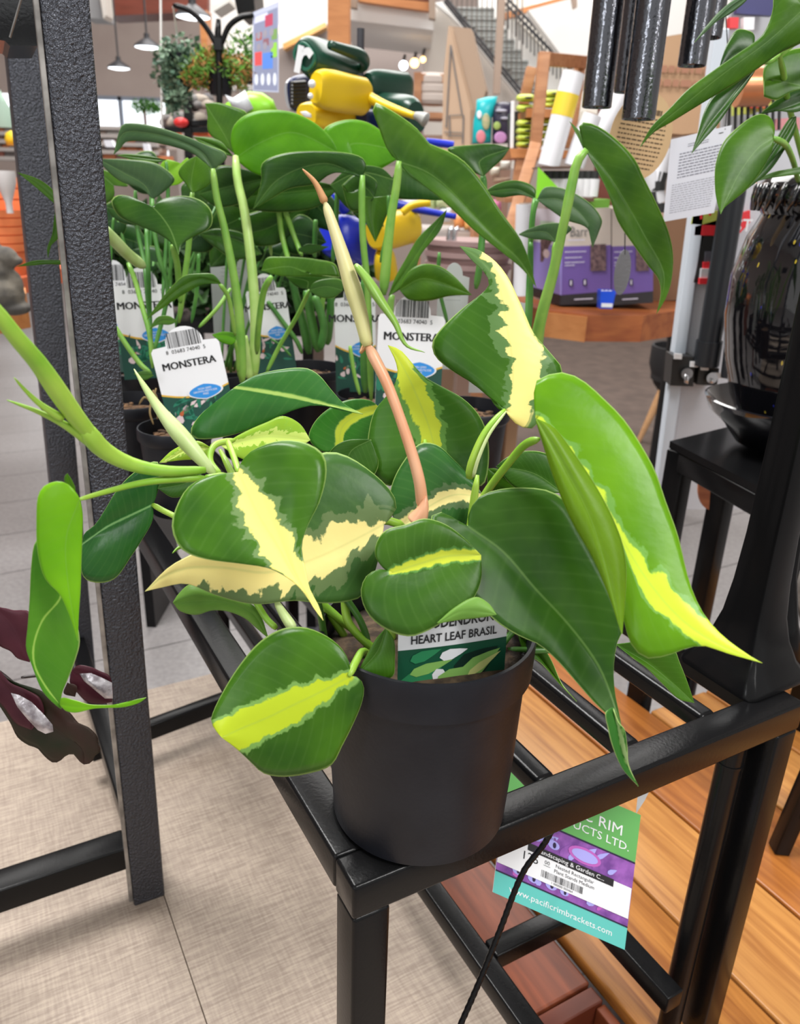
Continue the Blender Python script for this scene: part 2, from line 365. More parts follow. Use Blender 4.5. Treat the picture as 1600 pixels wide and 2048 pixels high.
pl = Q(N1 + .045, .03, 0)
MB().tube([(pl.x, pl.y, ZD), (pl.x, pl.y, ZT - tw - .002)], .0125, BLACK, 20).build('round_leg', BLACK, nest, smooth='auto')
MB().tube([(pl.x, pl.y, ZT - .075), (pl.x, pl.y, ZT - .072)], .0135, BLACK, 20).build('collar', BLACK, nest, smooth='auto')
# ------------------------------------------------------------------ the potted philodendron
PC = at(853, 1300, .493); PC.z = ZT
phil = thing('potted_philodendron', PC, 'large yellow-striped heart-leaf plant in black pot at the front corner of the stand', 'potted plant')
z = lambda h: h
MB().lathe(PC, [(0, .001), (.062, .001), (.066, .004), (.0685, .05), (.071, .12), (.0715, .128), (.0755, .131), (.0765, .158), (.0758, .161), (.0735, .161), (.0725, .156), (.069, .125), (.0, .122)], POTB, 72).build('pot', POTB, phil, smooth='auto')
sb = MB(); rr = random.Random(2)
for i in range(12):
    pass
sb.lathe(PC, [(.0715, .142), (.05, .146), (.02, .149), (0, .149)], SOIL, 40).build('soil', SOIL, phil, smooth=True)
b1 = leafmat('brasil_yellow', (.024, .088, .007), (.066, .19, .007), .2, CREAM, GREY, .07, rough=.3, tl=.18, v1=.25, jag=.16, seed=3)
b2 = leafmat('brasil_cream', (.03, .095, .018), (.06, .155, .028), .24, (.86, .76, .3), (.13, .2, .07), .16, rough=.36, tl=.15, v1=.2, jag=.3, seed=8)
b3 = leafmat('brasil_lime', (.027, .098, .008), (.07, .2, .010), .24, LIME, (.22, .42, .1), .06, rough=.3, tl=.2, v0=.05, v1=.45, jag=.1, seed=5, tip=1.3)
b4 = leafmat('brasil_broad_cream', (.03, .11, .007), (.055, .165, .008), .21, (.88, .80, .30), (.12, .24, .07), .12, shift=.17, rough=.33, tl=.2, v0=-.6, v1=.3, jag=.22, seed=11, tip=.5)
b5 = leafmat('brasil_thin_lime', (.022, .08, .007), (.052, .15, .008), .09, (.55, .62, .05), (.1, .26, .05), .03, rough=.35, tl=.18, v0=-.5, v1=.2, jag=.05, seed=1)
b6 = leafmat('brasil_lime_tip', (.11, .29, .006), (.17, .39, .008), .2, (.6, .74, .06), (.2, .42, .08), .06, rough=.3, tl=.28, v0=.42, v1=.6, jag=.16, seed=2, tip=1.0)
MATS['brasil_lime_tip'].node_tree  # band only near the tip
b7 = leafmat('brasil_top_lime', (.03, .11, .012), (.06, .18, .014), .2, (.52, .6, .04), (.12, .28, .05), .1, rough=.35, tl=.18, v0=-.4, v1=.3, jag=.12, seed=6)
L_ = lambda *a, **k: leaf(phil, *a, **k)
# big dark leaf, right
L_('rt', .475, [(205, 745), (350, 850), (480, 1000), (620, 1150), (740, 1310), (800, 1440), (850, 1600)],
   [(205, 745), (150, 715), (85, 682), (45, 705), (55, 780), (100, 880), (170, 990), (240, 1065), (330, 1150), (420, 1205), (500, 1240), (580, 1310), (660, 1400), (740, 1490), (800, 1545), (850, 1600)],
   [(205, 745), (205, 690), (245, 622), (330, 588), (440, 580), (540, 592), (620, 640), (690, 760), (760, 900), (830, 1060), (855, 1170), (828, 1240), (815, 1340), (820, 1440), (840, 1540), (850, 1600)], g_dark, g=(.02, -.2), fold=-1.2, bulge=.6)
L_('se', .375, [(745, 150), (765, 250), (795, 380), (860, 508)], [(745, 150), (712, 170), (722, 240), (745, 330), (790, 430), (860, 508)],
   [(745, 150), (770, 215), (798, 250), (810, 330), (816, 410), (860, 508)], leafmat('leaf_tip_striped', (.03, .15, .02), (.05, .2, .03), .22, (.4, .55, .25), (.2, .4, .1), .1, shift=.3), g=(0, -.05), fold=-.4, bulge=.1, s0=.05)
# big bright leaf at the right
L_('rt', .46, [(490, 292), (590, 390), (720, 560), (845, 790), (960, 975), (1100, 1135), (1250, 1238), (1440, 1318)],
   [(490, 292), (480, 200), (487, 135), (530, 108), (600, 95), (680, 125), (780, 212), (860, 295), (930, 400), (990, 510), (1035, 640), (1085, 780), (1135, 980), (1190, 1105), (1270, 1200), (1380, 1283), (1440, 1318)],
   [(490, 292), (540, 420), (600, 560), (680, 740), (760, 900), (830, 1040), (865, 1160), (890, 1240), (950, 1297), (1040, 1287), (1110, 1260), (1190, 1245), (1290, 1276), (1440, 1318)], b6, g=(-.03, -.16), fold=.5, bulge=.3)
L_('rt', .432, [(488, 290), (600, 480), (730, 740), (850, 1195)], [(488, 290), (520, 400), (568, 550), (640, 720), (730, 880), (800, 1045), (850, 1195)],
   [(488, 290), (560, 325), (640, 425), (755, 600), (838, 775), (866, 900), (862, 1060), (850, 1195)], g_olive, g=(-.03, -.12), fold=.5, bulge=.4, s0=.05)
stem(phil, 'rt', [(255, 640, .5), (300, 570, .5), (370, 480, .49), (440, 400, .48), (500, 375, .465)], [.0028, .0026, .0028], st_g)
# right of the pot, low leaves
L_('rt', .5, [(825, 1240), (960, 1320), (1060, 1400), (1155, 1486)], [(825, 1240), (930, 1230), (1060, 1250), (1095, 1320), (1130, 1410), (1155, 1486)],
   [(825, 1240), (900, 1300), (960, 1345), (1030, 1415), (1090, 1470), (1155, 1486)], g_mid, g=(0, -.1), fold=-.5)
L_('rt', .5, [(410, 1190), (500, 1290), (580, 1390), (660, 1480)], [(410, 1190), (440, 1270), (510, 1320), (590, 1410), (660, 1480)],
   [(410, 1190), (500, 1230), (550, 1300), (600, 1410), (660, 1480)], g_mid, g=(0, -.1), fold=-.5)
# left centre: cream striped leaf lying behind the heart
L_('mid', .49, [(950, 682), (800, 760), (680, 815), (500, 868), (330, 850), (190, 850), (90, 885), (20, 942)],
   [(950, 682), (1000, 620), (985, 560), (920, 490), (820, 420), (740, 398), (640, 430), (560, 540), (430, 660), (300, 750), (200, 798), (110, 850), (20, 942)],
   [(950, 682), (940, 760), (910, 880), (862, 962), (790, 984), (700, 988), (600, 978), (470, 992), (400, 986), (290, 955), (180, 912), (80, 928), (20, 942)], b2, g=(.06, -.16), fold=.5, bulge=.5)
# heart with the yellow band
L_('mid', .455, [(385, 478), (460, 640), (540, 770), (600, 880), (650, 960), (715, 1055)],
   [(385, 478), (355, 484), (290, 488), (190, 535), (132, 640), (127, 710), (165, 780), (250, 815), (400, 835), (500, 850), (580, 890), (640, 940), (680, 1010), (715, 1055)],
   [(385, 478), (395, 440), (440, 392), (550, 355), (650, 365), (715, 408), (728, 480), (702, 590), (655, 685), (632, 765), (645, 850), (662, 930), (700, 1005), (715, 1055)], b1, g=(.01, -.2), fold=-1.0, bulge=.7)
# dark heart over the label
L_('mid', .45, [(988, 868), (1090, 835), (1200, 805), (1330, 800)],
   [(988, 868), (950, 850), (918, 800), (928, 740), (965, 700), (1035, 682), (1110, 658), (1190, 680), (1260, 730), (1330, 800)],
   [(988, 868), (935, 856), (882, 885), (862, 950), (890, 1030), (960, 1090), (1050, 1118), (1120, 1097), (1200, 1050), (1290, 985), (1330, 900), (1330, 800)], b5, g=(0, -.17), fold=-.8, bulge=.8)
L_('mid', .418, [(1160, 1066), (1260, 1020), (1390, 1032)], [(1160, 1066), (1230, 1005), (1310, 965), (1360, 990), (1390, 1032)], [(1160, 1066), (1250, 1052), (1340, 1042), (1390, 1032)], g_pale, g=(0, -.1), s0=.05, fold=.3, bulge=.2)
# top middle
L_('mid', .60, [(1150, 378), (1125, 290), (1085, 190), (1045, 100), (1010, 40), (968, -18)],
   [(1150, 378), (1110, 400), (1050, 460), (980, 530), (920, 500), (890, 430), (890, 340), (915, 240), (975, 165), (1005, 110), (1000, 50), (968, -18)],
   [(1150, 378), (1190, 440), (1260, 500), (1335, 530), (1360, 450), (1355, 330), (1320, 250), (1260, 190), (1180, 145), (1110, 105), (1060, 50), (1015, 0), (968, -18)], b7, g=(0, -.18), fold=.7, bulge=.5)
L_('mid', .56, [(1345, 578), (1230, 565), (1130, 610), (1010, 700)], [(1345, 578), (1290, 500), (1220, 425), (1160, 372), (1095, 365), (1035, 425), (985, 520), (975, 610), (1010, 700)],
   [(1345, 578), (1310, 650), (1220, 710), (1100, 730), (1010, 700)], leafmat('brasil_dark_cream', (.016, .08, .015), (.03, .12, .02), .12, (.8, .7, .3), (.1, .17, .07), .1, v0=-.5, v1=.1, jag=.1, tl=.12), g=(0, -.2), fold=.5, bulge=.8)
L_('mid', .64, [(778, 368), (790, 300), (850, 255), (940, 230)], [(778, 368), (735, 398), (690, 385), (658, 340), (690, 270), (760, 215), (830, 192), (900, 198), (940, 230)],
   [(778, 368), (840, 420), (920, 420), (960, 350), (960, 270), (940, 230)], leafmat('brasil_thin2', (.03, .16, .015), (.05, .21, .02), .12, (.5, .58, .05), (.2, .35, .06), .02, v0=-.5, v1=.2, jag=.03, seed=9), g=(0, -.2), fold=-.4)
L_('mid', .6, [(900, 350), (820, 400), (800, 520)], [(900, 350), (800, 355), (740, 400), (750, 470), (800, 520)], [(900, 350), (930, 450), (880, 520), (800, 520)], g_dark, g=(0, -.15))
# dark leaf upper left
L_('mid', .60, [(370, 146), (500, 166), (620, 188), (740, 220), (870, 250)], [(370, 146), (450, 100), (560, 75), (650, 72), (700, 100), (750, 160), (800, 213), (870, 250)],
   [(370, 146), (300, 200), (230, 260), (195, 320), (210, 345), (290, 345), (400, 320), (500, 280), (620, 213), (700, 213), (780, 233), (870, 250)], leafmat('leaf_dark_rib', (.02, .11, .018), (.04, .17, .025), .035, (.42, .58, .14), (.1, .3, .05), .01, v0=-1, v1=.1, jag=.01, tl=.15), g=(.02, -.2), fold=.8, bulge=.6, s0=.08)
L_('mid', .575, [(320, 375), (480, 340), (665, 352)], [(320, 375), (400, 325), (500, 280), (560, 258), (625, 290), (665, 352)], [(320, 375), (390, 420), (460, 440), (560, 420), (665, 352)],
   leafmat('leaf_lime_streak', (.25, .45, .03), (.38, .56, .05), .3, (.6, .72, .2), (.3, .5, .05), .2, jag=.5, tl=.3), g=(0, -.2))
L_('mid', .62, [(280, 385), (200, 380), (100, 440)], [(280, 385), (220, 355), (130, 390), (75, 440)], [(280, 385), (260, 420), (160, 430), (75, 440)], leafmat('leaf_lime_streak', (.25, .45, .03), (.38, .56, .05)), g=(0, -.2))
L_('mid', .56, [(240, 480), (180, 520), (70, 540)], [(240, 480), (160, 470), (90, 490), (70, 540)], [(240, 480), (210, 550), (130, 575), (70, 540)], g_dark, g=(0, -.1))
# variegated leaf upper right
L_('mr', .56, [(765, 1530), (800, 1400), (795, 1250), (768, 1100), (742, 950), (690, 840), (620, 768), (540, 720)],
   [(765, 1530), (722, 1515), (680, 1450), (600, 1390), (500, 1330), (420, 1262), (405, 1195), (450, 1125), (550, 1030), (640, 960), (685, 910), (668, 858), (600, 790), (540, 720)],
   [(765, 1530), (820, 1595), (900, 1615), (965, 1510), (1045, 1335), (985, 1245), (905, 1150), (860, 1050), (820, 960), (775, 870), (715, 795), (630, 738), (540, 720)], b4, g=(0, -.14), fold=.9, bulge=.5)
stem(phil, 'mid', [(1285, 500, .545), (1300, 430, .545), (1350, 320, .55), (1425, 232, .558)], [.0035, .003, .0024], st_g)
stem(phil, 'mid', [(1300, 495, .54), (1322, 420, .54), (1365, 325, .545), (1430, 238, .554)], [.0014, .0014, .001], st_p)
# right, behind
L_('rt', .60, [(600, 600), (480, 520), (330, 490)], [(600, 600), (590, 500), (540, 440), (450, 425), (370, 450), (320, 490)], [(600, 600), (500, 600), (400, 580), (320, 490)], g_dark, g=(0, -.15))
L_('rt', .62, [(420, 590), (350, 540), (285, 500)], [(420, 590), (380, 530), (320, 500), (285, 500)], [(420, 590), (350, 600), (290, 580), (285, 500)], g_mid, g=(0, -.15))
# lower left heart with the lime band
L_('pot', .425, [(682, 465), (560, 530), (430, 592), (300, 655), (190, 700), (100, 742)],
   [(682, 465), (684, 410), (650, 340), (580, 280), (480, 240), (380, 245), (280, 300), (190, 400), (110, 525), (52, 652), (62, 695), (100, 742)],
   [(682, 465), (722, 468), (748, 510), (740, 580), (700, 680), (650, 780), (600, 868), (500, 905), (380, 921), (290, 905), (230, 852), (165, 792), (100, 742)], b3, g=(.02, -.1), fold=.9, bulge=.3)
stem(phil, 'pot', [(790, 380, .46), (745, 350, .45), (710, 400, .435), (682, 462, .424)], .0026, st_g)
L_('pot', .445, [(850, 245), (810, 350), (715, 455)], [(850, 245), (800, 300), (750, 390), (715, 455)], [(850, 245), (886, 300), (890, 400), (882, 462), (820, 481), (760, 477), (715, 455)], g_mid, g=(0, -.12))
# far left curled leaf
L_('bl', .40, [(455, 285), (380, 500), (390, 760), (445, 1090)], [(455, 285), (420, 225), (370, 185), (310, 180), (250, 208), (218, 265), (210, 400), (214, 560), (240, 690), (270, 750), (340, 820), (380, 900), (418, 1000), (445, 1090)],
   [(455, 285), (470, 370), (470, 500), (465, 650), (460, 800), (450, 950), (445, 1090)], g_lime, g=(.02, -.03), fold=.2, bulge=.25, s0=.12)
L_('bl', .412, [(340, 560), (350, 830), (245, 970), (195, 1110), (200, 1230), (270, 1360), (350, 1455)],
   [(340, 560), (260, 510), (205, 520), (180, 650), (170, 850), (160, 1000), (150, 1130), (178, 1215), (240, 1370), (300, 1440), (350, 1480)],
   [(340, 560), (400, 700), (420, 900), (455, 1090), (430, 1200), (388, 1310), (352, 1400), (350, 1480)], leafmat('leaf_mid_rib', (.07, .26, .015), (.12, .33, .025), .03, (.4, .6, .12), (.2, .45, .05), .01, v0=-1, v1=0, jag=.01, tl=.25), g=(0, -.02), fold=-.5, bulge=.3, s0=0.05)
L_('bl', .402, [(345, 1455), (450, 1468), (620, 1463), (835, 1415)], [(345, 1455), (352, 1415), (430, 1430), (520, 1455), (690, 1452), (770, 1428), (835, 1415)], [(345, 1455), (380, 1490), (440, 1498), (540, 1475), (700, 1468), (790, 1445), (835, 1415)], g_lime, g=(.03, 0), s0=.05, bulge=.1)
L_('bl', .42, [(390, 240), (400, 190), (385, 135)], [(390, 240), (372, 190), (372, 150), (385, 135)], [(390, 240), (430, 230), (410, 170), (385, 135)], g_mid, g=(0, 0), s0=.05, bulge=.1)
stem(phil, 'bl', [(445, 285, .402), (600, 240, .42), (800, 190, .44), (1000, 165, .455), (1180, 160, .465)], [.0012, .0018, .0028], st_g)
stem(phil, 'bl', [(1180, 160, .465), (1250, 150, .47), (1340, 200, .5), (1500, 520, .52), (1750, 800, .51), (2050, 1060, .5)], [.003, .0032, .0034], st_g)
# dark shiny leaf, left
L_('bl', .56, [(872, 312), (740, 375), (610, 440), (470, 540)], [(872, 312), (905, 215), (902, 70), (850, 75), (745, 145), (665, 235), (605, 335), (545, 425), (482, 478), (470, 540)],
   [(872, 312), (872, 400), (810, 515), (745, 615), (665, 728), (590, 758), (500, 745), (468, 700), (470, 540)], leafmat('leaf_dark_shiny', (.014, .085, .018), (.03, .14, .02), .03, (.2, .4, .15), (.05, .2, .05), .01, v0=-1, v1=0, jag=.01, rough=.22, tl=.12), g=(.02, -.05), fold=-.7, bulge=.5, s0=.1)
stem(phil, 'bl', [(872, 312, .56), (930, 345, .555), (1000, 380, .55), (1200, 500, .54)], .0022, st_g)
# underside leaf low left
L_('bl', .47, [(1530, 1070), (1440, 930), (1250, 860), (990, 872)], [(1530, 1070), (1490, 950), (1440, 885), (1330, 850), (1200, 800), (1090, 768), (1020, 825), (990, 872)],
   [(1530, 1070), (1470, 1020), (1400, 960), (1300, 920), (1210, 915), (1120, 940), (1030, 918), (990, 872)], g_pale, g=(.03, -.05), s0=.03, fold=.5, bulge=.4)
stem(phil, 'bl', [(1580, 1020, .46), (1520, 960, .465), (1470, 880, .47), (1400, 780, .48)], .0022, st_g)
stem(phil, 'mid', [(600, 1090, .45), (560, 1030, .455), (530, 980, .46)], [.003, .0035, .002], st_p)
stem(phil, 'bl', [(985, 590, .48), (1020, 560, .485), (1080, 540, .49)], [.0004, .0016, .002], st_g)
# shoots on the left
stem(phil, 'px', [(410, 940, .465), (330, 942, .45), (260, 928, .44), (205, 898, .43), (165, 850, .42)], [.0028, .0026, .0028, .0048, .006], st_g, name='shoot')
stem(phil, 'px', [(200, 892, .43), (160, 845, .42), (120, 790, .41), (75, 725, .40), (30, 672, .39), (-40, 580, .38)], [.005, .0062, .0055, .0045, .0042], st_g, name='shoot', flat=.8)
stem(phil, 'px', [(185, 888, .427), (130, 850, .418), (80, 825, .412), (14, 800, .405)], [.004, .0042, .003, .0008], st_g, name='shoot', flat=.7)
stem(phil, 'px', [(125, 838, .414), (80, 808, .408), (50, 780, .404), (28, 755, .4)], [.003, .0026, .0018, .0006], st_g, name='shoot', flat=.8)
stem(phil, 'px', [(428, 948, .478), (390, 905, .48), (350, 858, .485), (320, 820, .49), (290, 775, .495), (268, 738, .5)], [.0028, .0055, .0034, .0028, .0018, .0007], st_p, name='shoot')
stem(phil, 'px', [(440, 950, .49), (420, 920, .50), (430, 890, .51), (470, 880, .52)], .0022, st_g)
stem(phil, 'px', [(478, 945, .456), (468, 915, .47), (455, 880, .49)], .002, st_g)
# tall spike: pink brown sheath, cream above
pk = mat('sheath_pinkish_tan', (.72, .32, .17), .35, 0, (.82, .46, .28), 40, stretch=(1, 1, .2)); cr = mat('sheath_cream', (.62, .6, .24), .4, 0, (.72, .66, .34), 60, stretch=(1, 1, .2)); brn = mat('sheath_dry_tip', (.5, .25, .1), .6)
stem(phil, 'px', [(845, 1015, .5), (838, 960, .5), (815, 880, .505), (775, 770, .515), (735, 690, .525)], [.0042, .0038, .0036, .0035, .004], pk, name='spike_stem', N=30)
stem(phil, 'px', [(832, 1045, .495), (845, 1020, .495), (852, 992, .497)], [.0075, .0062, .0012], pk, name='spike_base')
stem(phil, 'px', [(735, 692, .524), (718, 620, .53), (700, 560, .535), (675, 480, .54), (650, 405, .545)], [.0046, .0062, .0068, .0056, .0032], cr, name='spike_sheath', N=30, flat=.85)
stem(phil, 'px', [(650, 405, .545), (630, 365, .548), (605, 338, .55)], [.0028, .0018, .0007], brn, name='spike_tip')
stem(phil, 'px', [(712, 530, .53), (735, 560, .525), (760, 600, .52), (790, 645, .515), (812, 690, .51), (850, 705, .51)], [.0035, .0055, .005, .0035, .0012, .0005], mat('new_leaf_rolled', (.2, .38, .05), .4), name='rolled_leaf', N=26, flat=.6)
stem(phil, 'px', [(735, 690, .527), (722, 705, .53), (728, 690, .535), (745, 686, .527)], .001, brn, name='spike_scar')
for (pts, r) in (([(760, 1310, .47), (700, 1250, .48), (690, 1200, .49), (700, 1150, .5)], .003), ([(720, 1320, .47), (735, 1290, .475), (720, 1240, .48), (680, 1180, .49)], .0025), ([(780, 1300, .49), (790, 1200, .5), (830, 1080, .5), (840, 1040, .5)], .0035),
                 ([(940, 1290, .5), (930, 1180, .51), (940, 1060, .54), (955, 950, .55)], .003), ([(900, 1290, .5), (880, 1200, .51), (860, 1050, .55), (850, 880, .6)], .003), ([(1000, 1290, .5), (1010, 1200, .5), (960, 1040, .5), (965, 990, .5)], .003),
                 ([(700, 1290, .5), (640, 1200, .51), (520, 1050, .55), (440, 900, .6)], .003), ([(650, 1280, .48), (630, 1180, .48), (600, 1100, .49)], .0025), ([(1015, 1300, .49), (1100, 1300, .495), (1200, 1290, .5)], .0025), ([(990, 1310, .48), (1030, 1260, .5), (1050, 1265, .5)], .0025),
                 ([(860, 1280, .5), (850, 1150, .5), (800, 1050, .5), (730, 1040, .492)], .003), ([(900, 1310, .47), (860, 1200, .46), (800, 1150, .452)], .003), ([(930, 1270, .5), (900, 1140, .5), (920, 1070, .48), (938, 1053, .476)], .003)):
    stem(phil, 'px', pts, r, st_g if r != .0025 else st_d)
# label in the pot
pb = at(905, 1410, .442); tx = (at(1025, 1335, .472) - at(788, 1370, .446)).normalized()
lp = Plate(at(908, 1300, .452), tx, Vector((0, .06, 1)), curve=-1.2)
DKG = mat('print_dark_green', (.01, .09, .045), .4); MG = mat('print_green', (.03, .25, .1), .4); LG = mat('print_light_green', (.25, .5, .12), .4); PG = mat('print_black_green', (.008, .03, .02), .4); LIL = mat('print_lilac', (.6, .55, .7), .4)
wd = .038
k = 8
for i in range(k):
    a, b = -wd + 2 * wd * i / k, -wd + 2 * wd * (i + 1) / k
    lp.poly([(a, -.05), (b, -.05), (b, .04), (a, .04)], WHITE, 0)
    lp.poly([(a, -.05), (b, -.05), (b, .004), (a, .004)], DKG, 1)
def leafpoly(p, x, y, l, w, ang, m, lay=2):
    c, s_ = math.cos(ang), math.sin(ang); q = [(0, 0), (.12, .8), (.4, 1), (.75, .5), (1, 0), (.75, -.5), (.4, -1), (.12, -.8)]
    p.poly([(x + l * a * c - w * b * s_, y + l * a * s_ + w * b * c) for a, b in q], m, lay)
leafpoly(lp, -.037, -.026, .034, .008, .5, MG); leafpoly(lp, -.030, -.014, .03, .004, .25, LG, 3); leafpoly(lp, -.012, -.024, .03, .007, .35, LG, 4); leafpoly(lp, .002, -.022, .036, .012, .6, PG, 2); leafpoly(lp, .006, -.02, .032, .007, .55, LG, 4); leafpoly(lp, .01, -.02, .028, .003, .55, mat('print_lemon', (.65, .7, .25), .4), 5)
leafpoly(lp, -.01, -.004, .02, .004, .2, WHITE, 3); leafpoly(lp, -.03, -.004, .022, .004, .3, MG, 4); leafpoly(lp, -.012, -.012, .02, .005, -1.2, WHITE, 3)
lp.text('HEART LEAF BRASIL', 0, .0105, .0085, INK, sx=.8, bold=.00012); lp.text('HILODENDRON', 0, .021, .0095, INK, sx=.8, bold=.0002)
lp.build('plant_label', label='white plant label with green leaf picture stuck in the pot reading heart leaf brasil', category='label')
# ------------------------------------------------------------------ the monstera pots at the far end of the stand
m_grey = leafmat('monstera_greyish', (.035, .085, .03), (.06, .125, .04), rough=.42, tl=.12, vein=.03)
m_dark = leafmat('monstera_dark', (.014, .058, .007), (.036, .105, .009), rough=.3, tl=.15, vein=.03)
m_mid = leafmat('monstera_mid', (.033, .11, .006), (.075, .19, .009), rough=.35, tl=.25, vein=.04)
m_lime = leafmat('monstera_lime', (.075, .26, .006), (.12, .35, .008), rough=.35, tl=.35, vein=.05)
m_lite = leafmat('monstera_light', (.2, .42, .03), (.28, .5, .05), rough=.4, tl=.4, vein=.05)
sg = mat('petiole_green', (.16, .38, .05), .4, 0, (.25, .46, .08), 30); sgd = mat('petiole_dark_green', (.05, .2, .03), .4, 0, (.1, .28, .05), 30); sgl = mat('petiole_light_green', (.33, .55, .12), .4, 0, (.45, .62, .2), 30)
BARK = mat('bark_mulch', (.03, .018, .012), .95, 0, (.22, .12, .06), 90, bump=1, bscale=160)
def pot_at(px, py, R, h, label, name='potted_monstera', zr=None):
    zt = ZT + h if zr is None else zr
    c = atz(px, py, zt); c.z = ZT
    t = thing(name, c, label, 'potted plant', 'young monsteras in black nursery pots')
    hh = zt - ZT
    MB().lathe(c, [(0, .001), (R * .78, .001), (R * .8, .004), (R * .93, hh * .84), (R * .97, hh * .86), (R, hh * .88), (R, hh - .002), (R * .98, hh), (R * .95, hh), (R * .94, hh - .004), (R * .9, hh * .8), (0, hh * .8)], POTB, 48).build('pot', POTB, t, smooth='auto')
    MB().lathe(c, [(R * .925, hh - .022), (R * .6, hh - .017), (R * .2, hh - .015), (0, hh - .015)], BARK, 32).build('soil', BARK, t, smooth=True)
    rr = random.Random(int(px)); mb = MB()
    for i in range(40):
        a = rr.uniform(0, 2 * PI); q = rr.uniform(0, R * .8); s = rr.uniform(.002, .005)
        mb.ball(c + Vector((q * math.cos(a), q * math.sin(a), hh - .016)), s, BARK, 3, (rr.uniform(.6, 1.8), rr.uniform(.6, 1.5), .7))
    mb.build('bark_chips', BARK, t, kind='stuff')
    return t, c
p1, c1 = pot_at(262, 800, .058, .126, 'monstera in the leftmost black pot, beside the textured shelf post, with greyish arching leaves')
p2, c2 = pot_at(350, 852, .052, .126, 'monstera in small pot holding the nearest barcode tag, below the arched grey leaf')
p3, c3 = pot_at(500, 768, .06, .126, 'monstera with two tall thick pale stems and a bright lime rounded top leaf')
p4, c4 = pot_at(620, 733, .065, .126, 'monstera with a cluster of thick stems rising from bark mulch behind the pale spike')
p5, c5 = pot_at(742, 788, .058, .126, 'monstera with the longest twisted leaf, standing behind the pale spike and centre tag')
p6, c6 = pot_at(935, 812, .066, .136, 'monstera in dark pot at right with small leaves and one leaf hanging over the floor')
def G(p, *a, **k): k.setdefault('bulge', .5); return leaf(p, *a, **k)
# pot 1
G(p1, 'mon', 1.22, [(345, 550), (300, 470), (180, 400), (45, 325)], [(345, 550), (420, 495), (468, 440), (430, 390), (350, 345), (200, 328), (45, 325)], [(345, 550), (320, 500), (260, 480), (170, 450), (90, 385), (45, 325)], m_grey, g=(0, -.1))
G(p1, 'mon', 1.28, [(130, 470), (60, 420), (0, 440)], [(130, 470), (210, 475), (150, 420), (60, 380), (0, 380), (-40, 420)], [(130, 470), (130, 540), (60, 585), (0, 590), (-40, 420)], m_mid)
G(p1, 'mon', 1.1, [(345, 590), (400, 650), (450, 730), (490, 855)], [(345, 590), (290, 575), (230, 535), (150, 528), (118, 560), (160, 640), (260, 690), (380, 740), (450, 790), (490, 855)],
  [(345, 590), (400, 548), (520, 530), (620, 560), (672, 620), (665, 700), (570, 755), (510, 795), (490, 855)], m_dark, g=(0, -.3), fold=1.2)
G(p1, 'mon', 1.3, [(420, 330), (300, 320), (150, 305)], [(420, 330), (300, 305), (200, 298), (150, 305)], [(420, 330), (350, 350), (250, 335), (150, 305)], m_mid)
G(p1, 'mon', 1.35, [(500, 350), (440, 400), (440, 470)], [(500, 350), (420, 330), (385, 370), (400, 440), (440, 475)], [(500, 350), (540, 320), (550, 400), (500, 460), (440, 475)], m_lite)
G(p1, 'mon', 1.2, [(565, 512), (560, 440), (585, 310)], [(565, 512), (530, 465), (488, 400), (530, 340), (585, 310)], [(565, 512), (640, 480), (680, 430), (650, 350), (585, 310)], m_mid)
G(p1, 'mon', 1.25, [(300, 640), (200, 620), (90, 590)], [(300, 640), (230, 570), (150, 540), (90, 590)], [(300, 640), (250, 690), (140, 660), (90, 590)], m_dark)
for q, r, m in (([(250, 500, 1.25), (260, 700, 1.25), (300, 900, 1.22), (310, 1000, 1.2), (330, 1250, 1.2)], .0032, sgd), ([(345, 545, 1.22), (350, 700, 1.21), (390, 900, 1.2), (430, 1050, 1.2), (350, 1400, 1.18)], .0033, sgd),
                ([(210, 900, 1.18), (250, 1000, 1.17), (290, 1150, 1.15), (330, 1300, 1.14), (345, 1480, 1.13)], .0036, sg), ([(310, 700, 1.22), (320, 900, 1.2), (330, 1200, 1.2), (335, 1400, 1.18)], .0034, sgd),
                ([(420, 340, 1.3), (430, 500, 1.3), (420, 800, 1.28), (400, 1100, 1.25)], .003, sgd), ([(565, 510, 1.22), (545, 800, 1.22), (520, 1000, 1.22), (490, 1230, 1.22)], .0042, sg), ([(130, 650, 1.2), (120, 750, 1.2), (115, 900, 1.2)], .002, sgd),
                ([(455, 800, 1.15), (480, 900, 1.16), (490, 1000, 1.17), (500, 1120, 1.18)], .0045, sg), ([(130, 1240, 1.1), (200, 1350, 1.1), (280, 1460, 1.1), (340, 1510, 1.1)], .0035, sg), ([(600, 850, 1.25), (590, 1050, 1.25), (560, 1230, 1.25)], .003, sgd)):
    stem(p1, 'mon', q, r, m)
stem(p1, 'mon', [(70, 710, 1.02), (150, 790, 1.04), (220, 860, 1.06), (300, 920, 1.08)], [.0075, .0078, .0078, .007], mat('old_stem', (.28, .42, .12), .45, 0, (.38, .5, .2), 50), name='thick_stem')
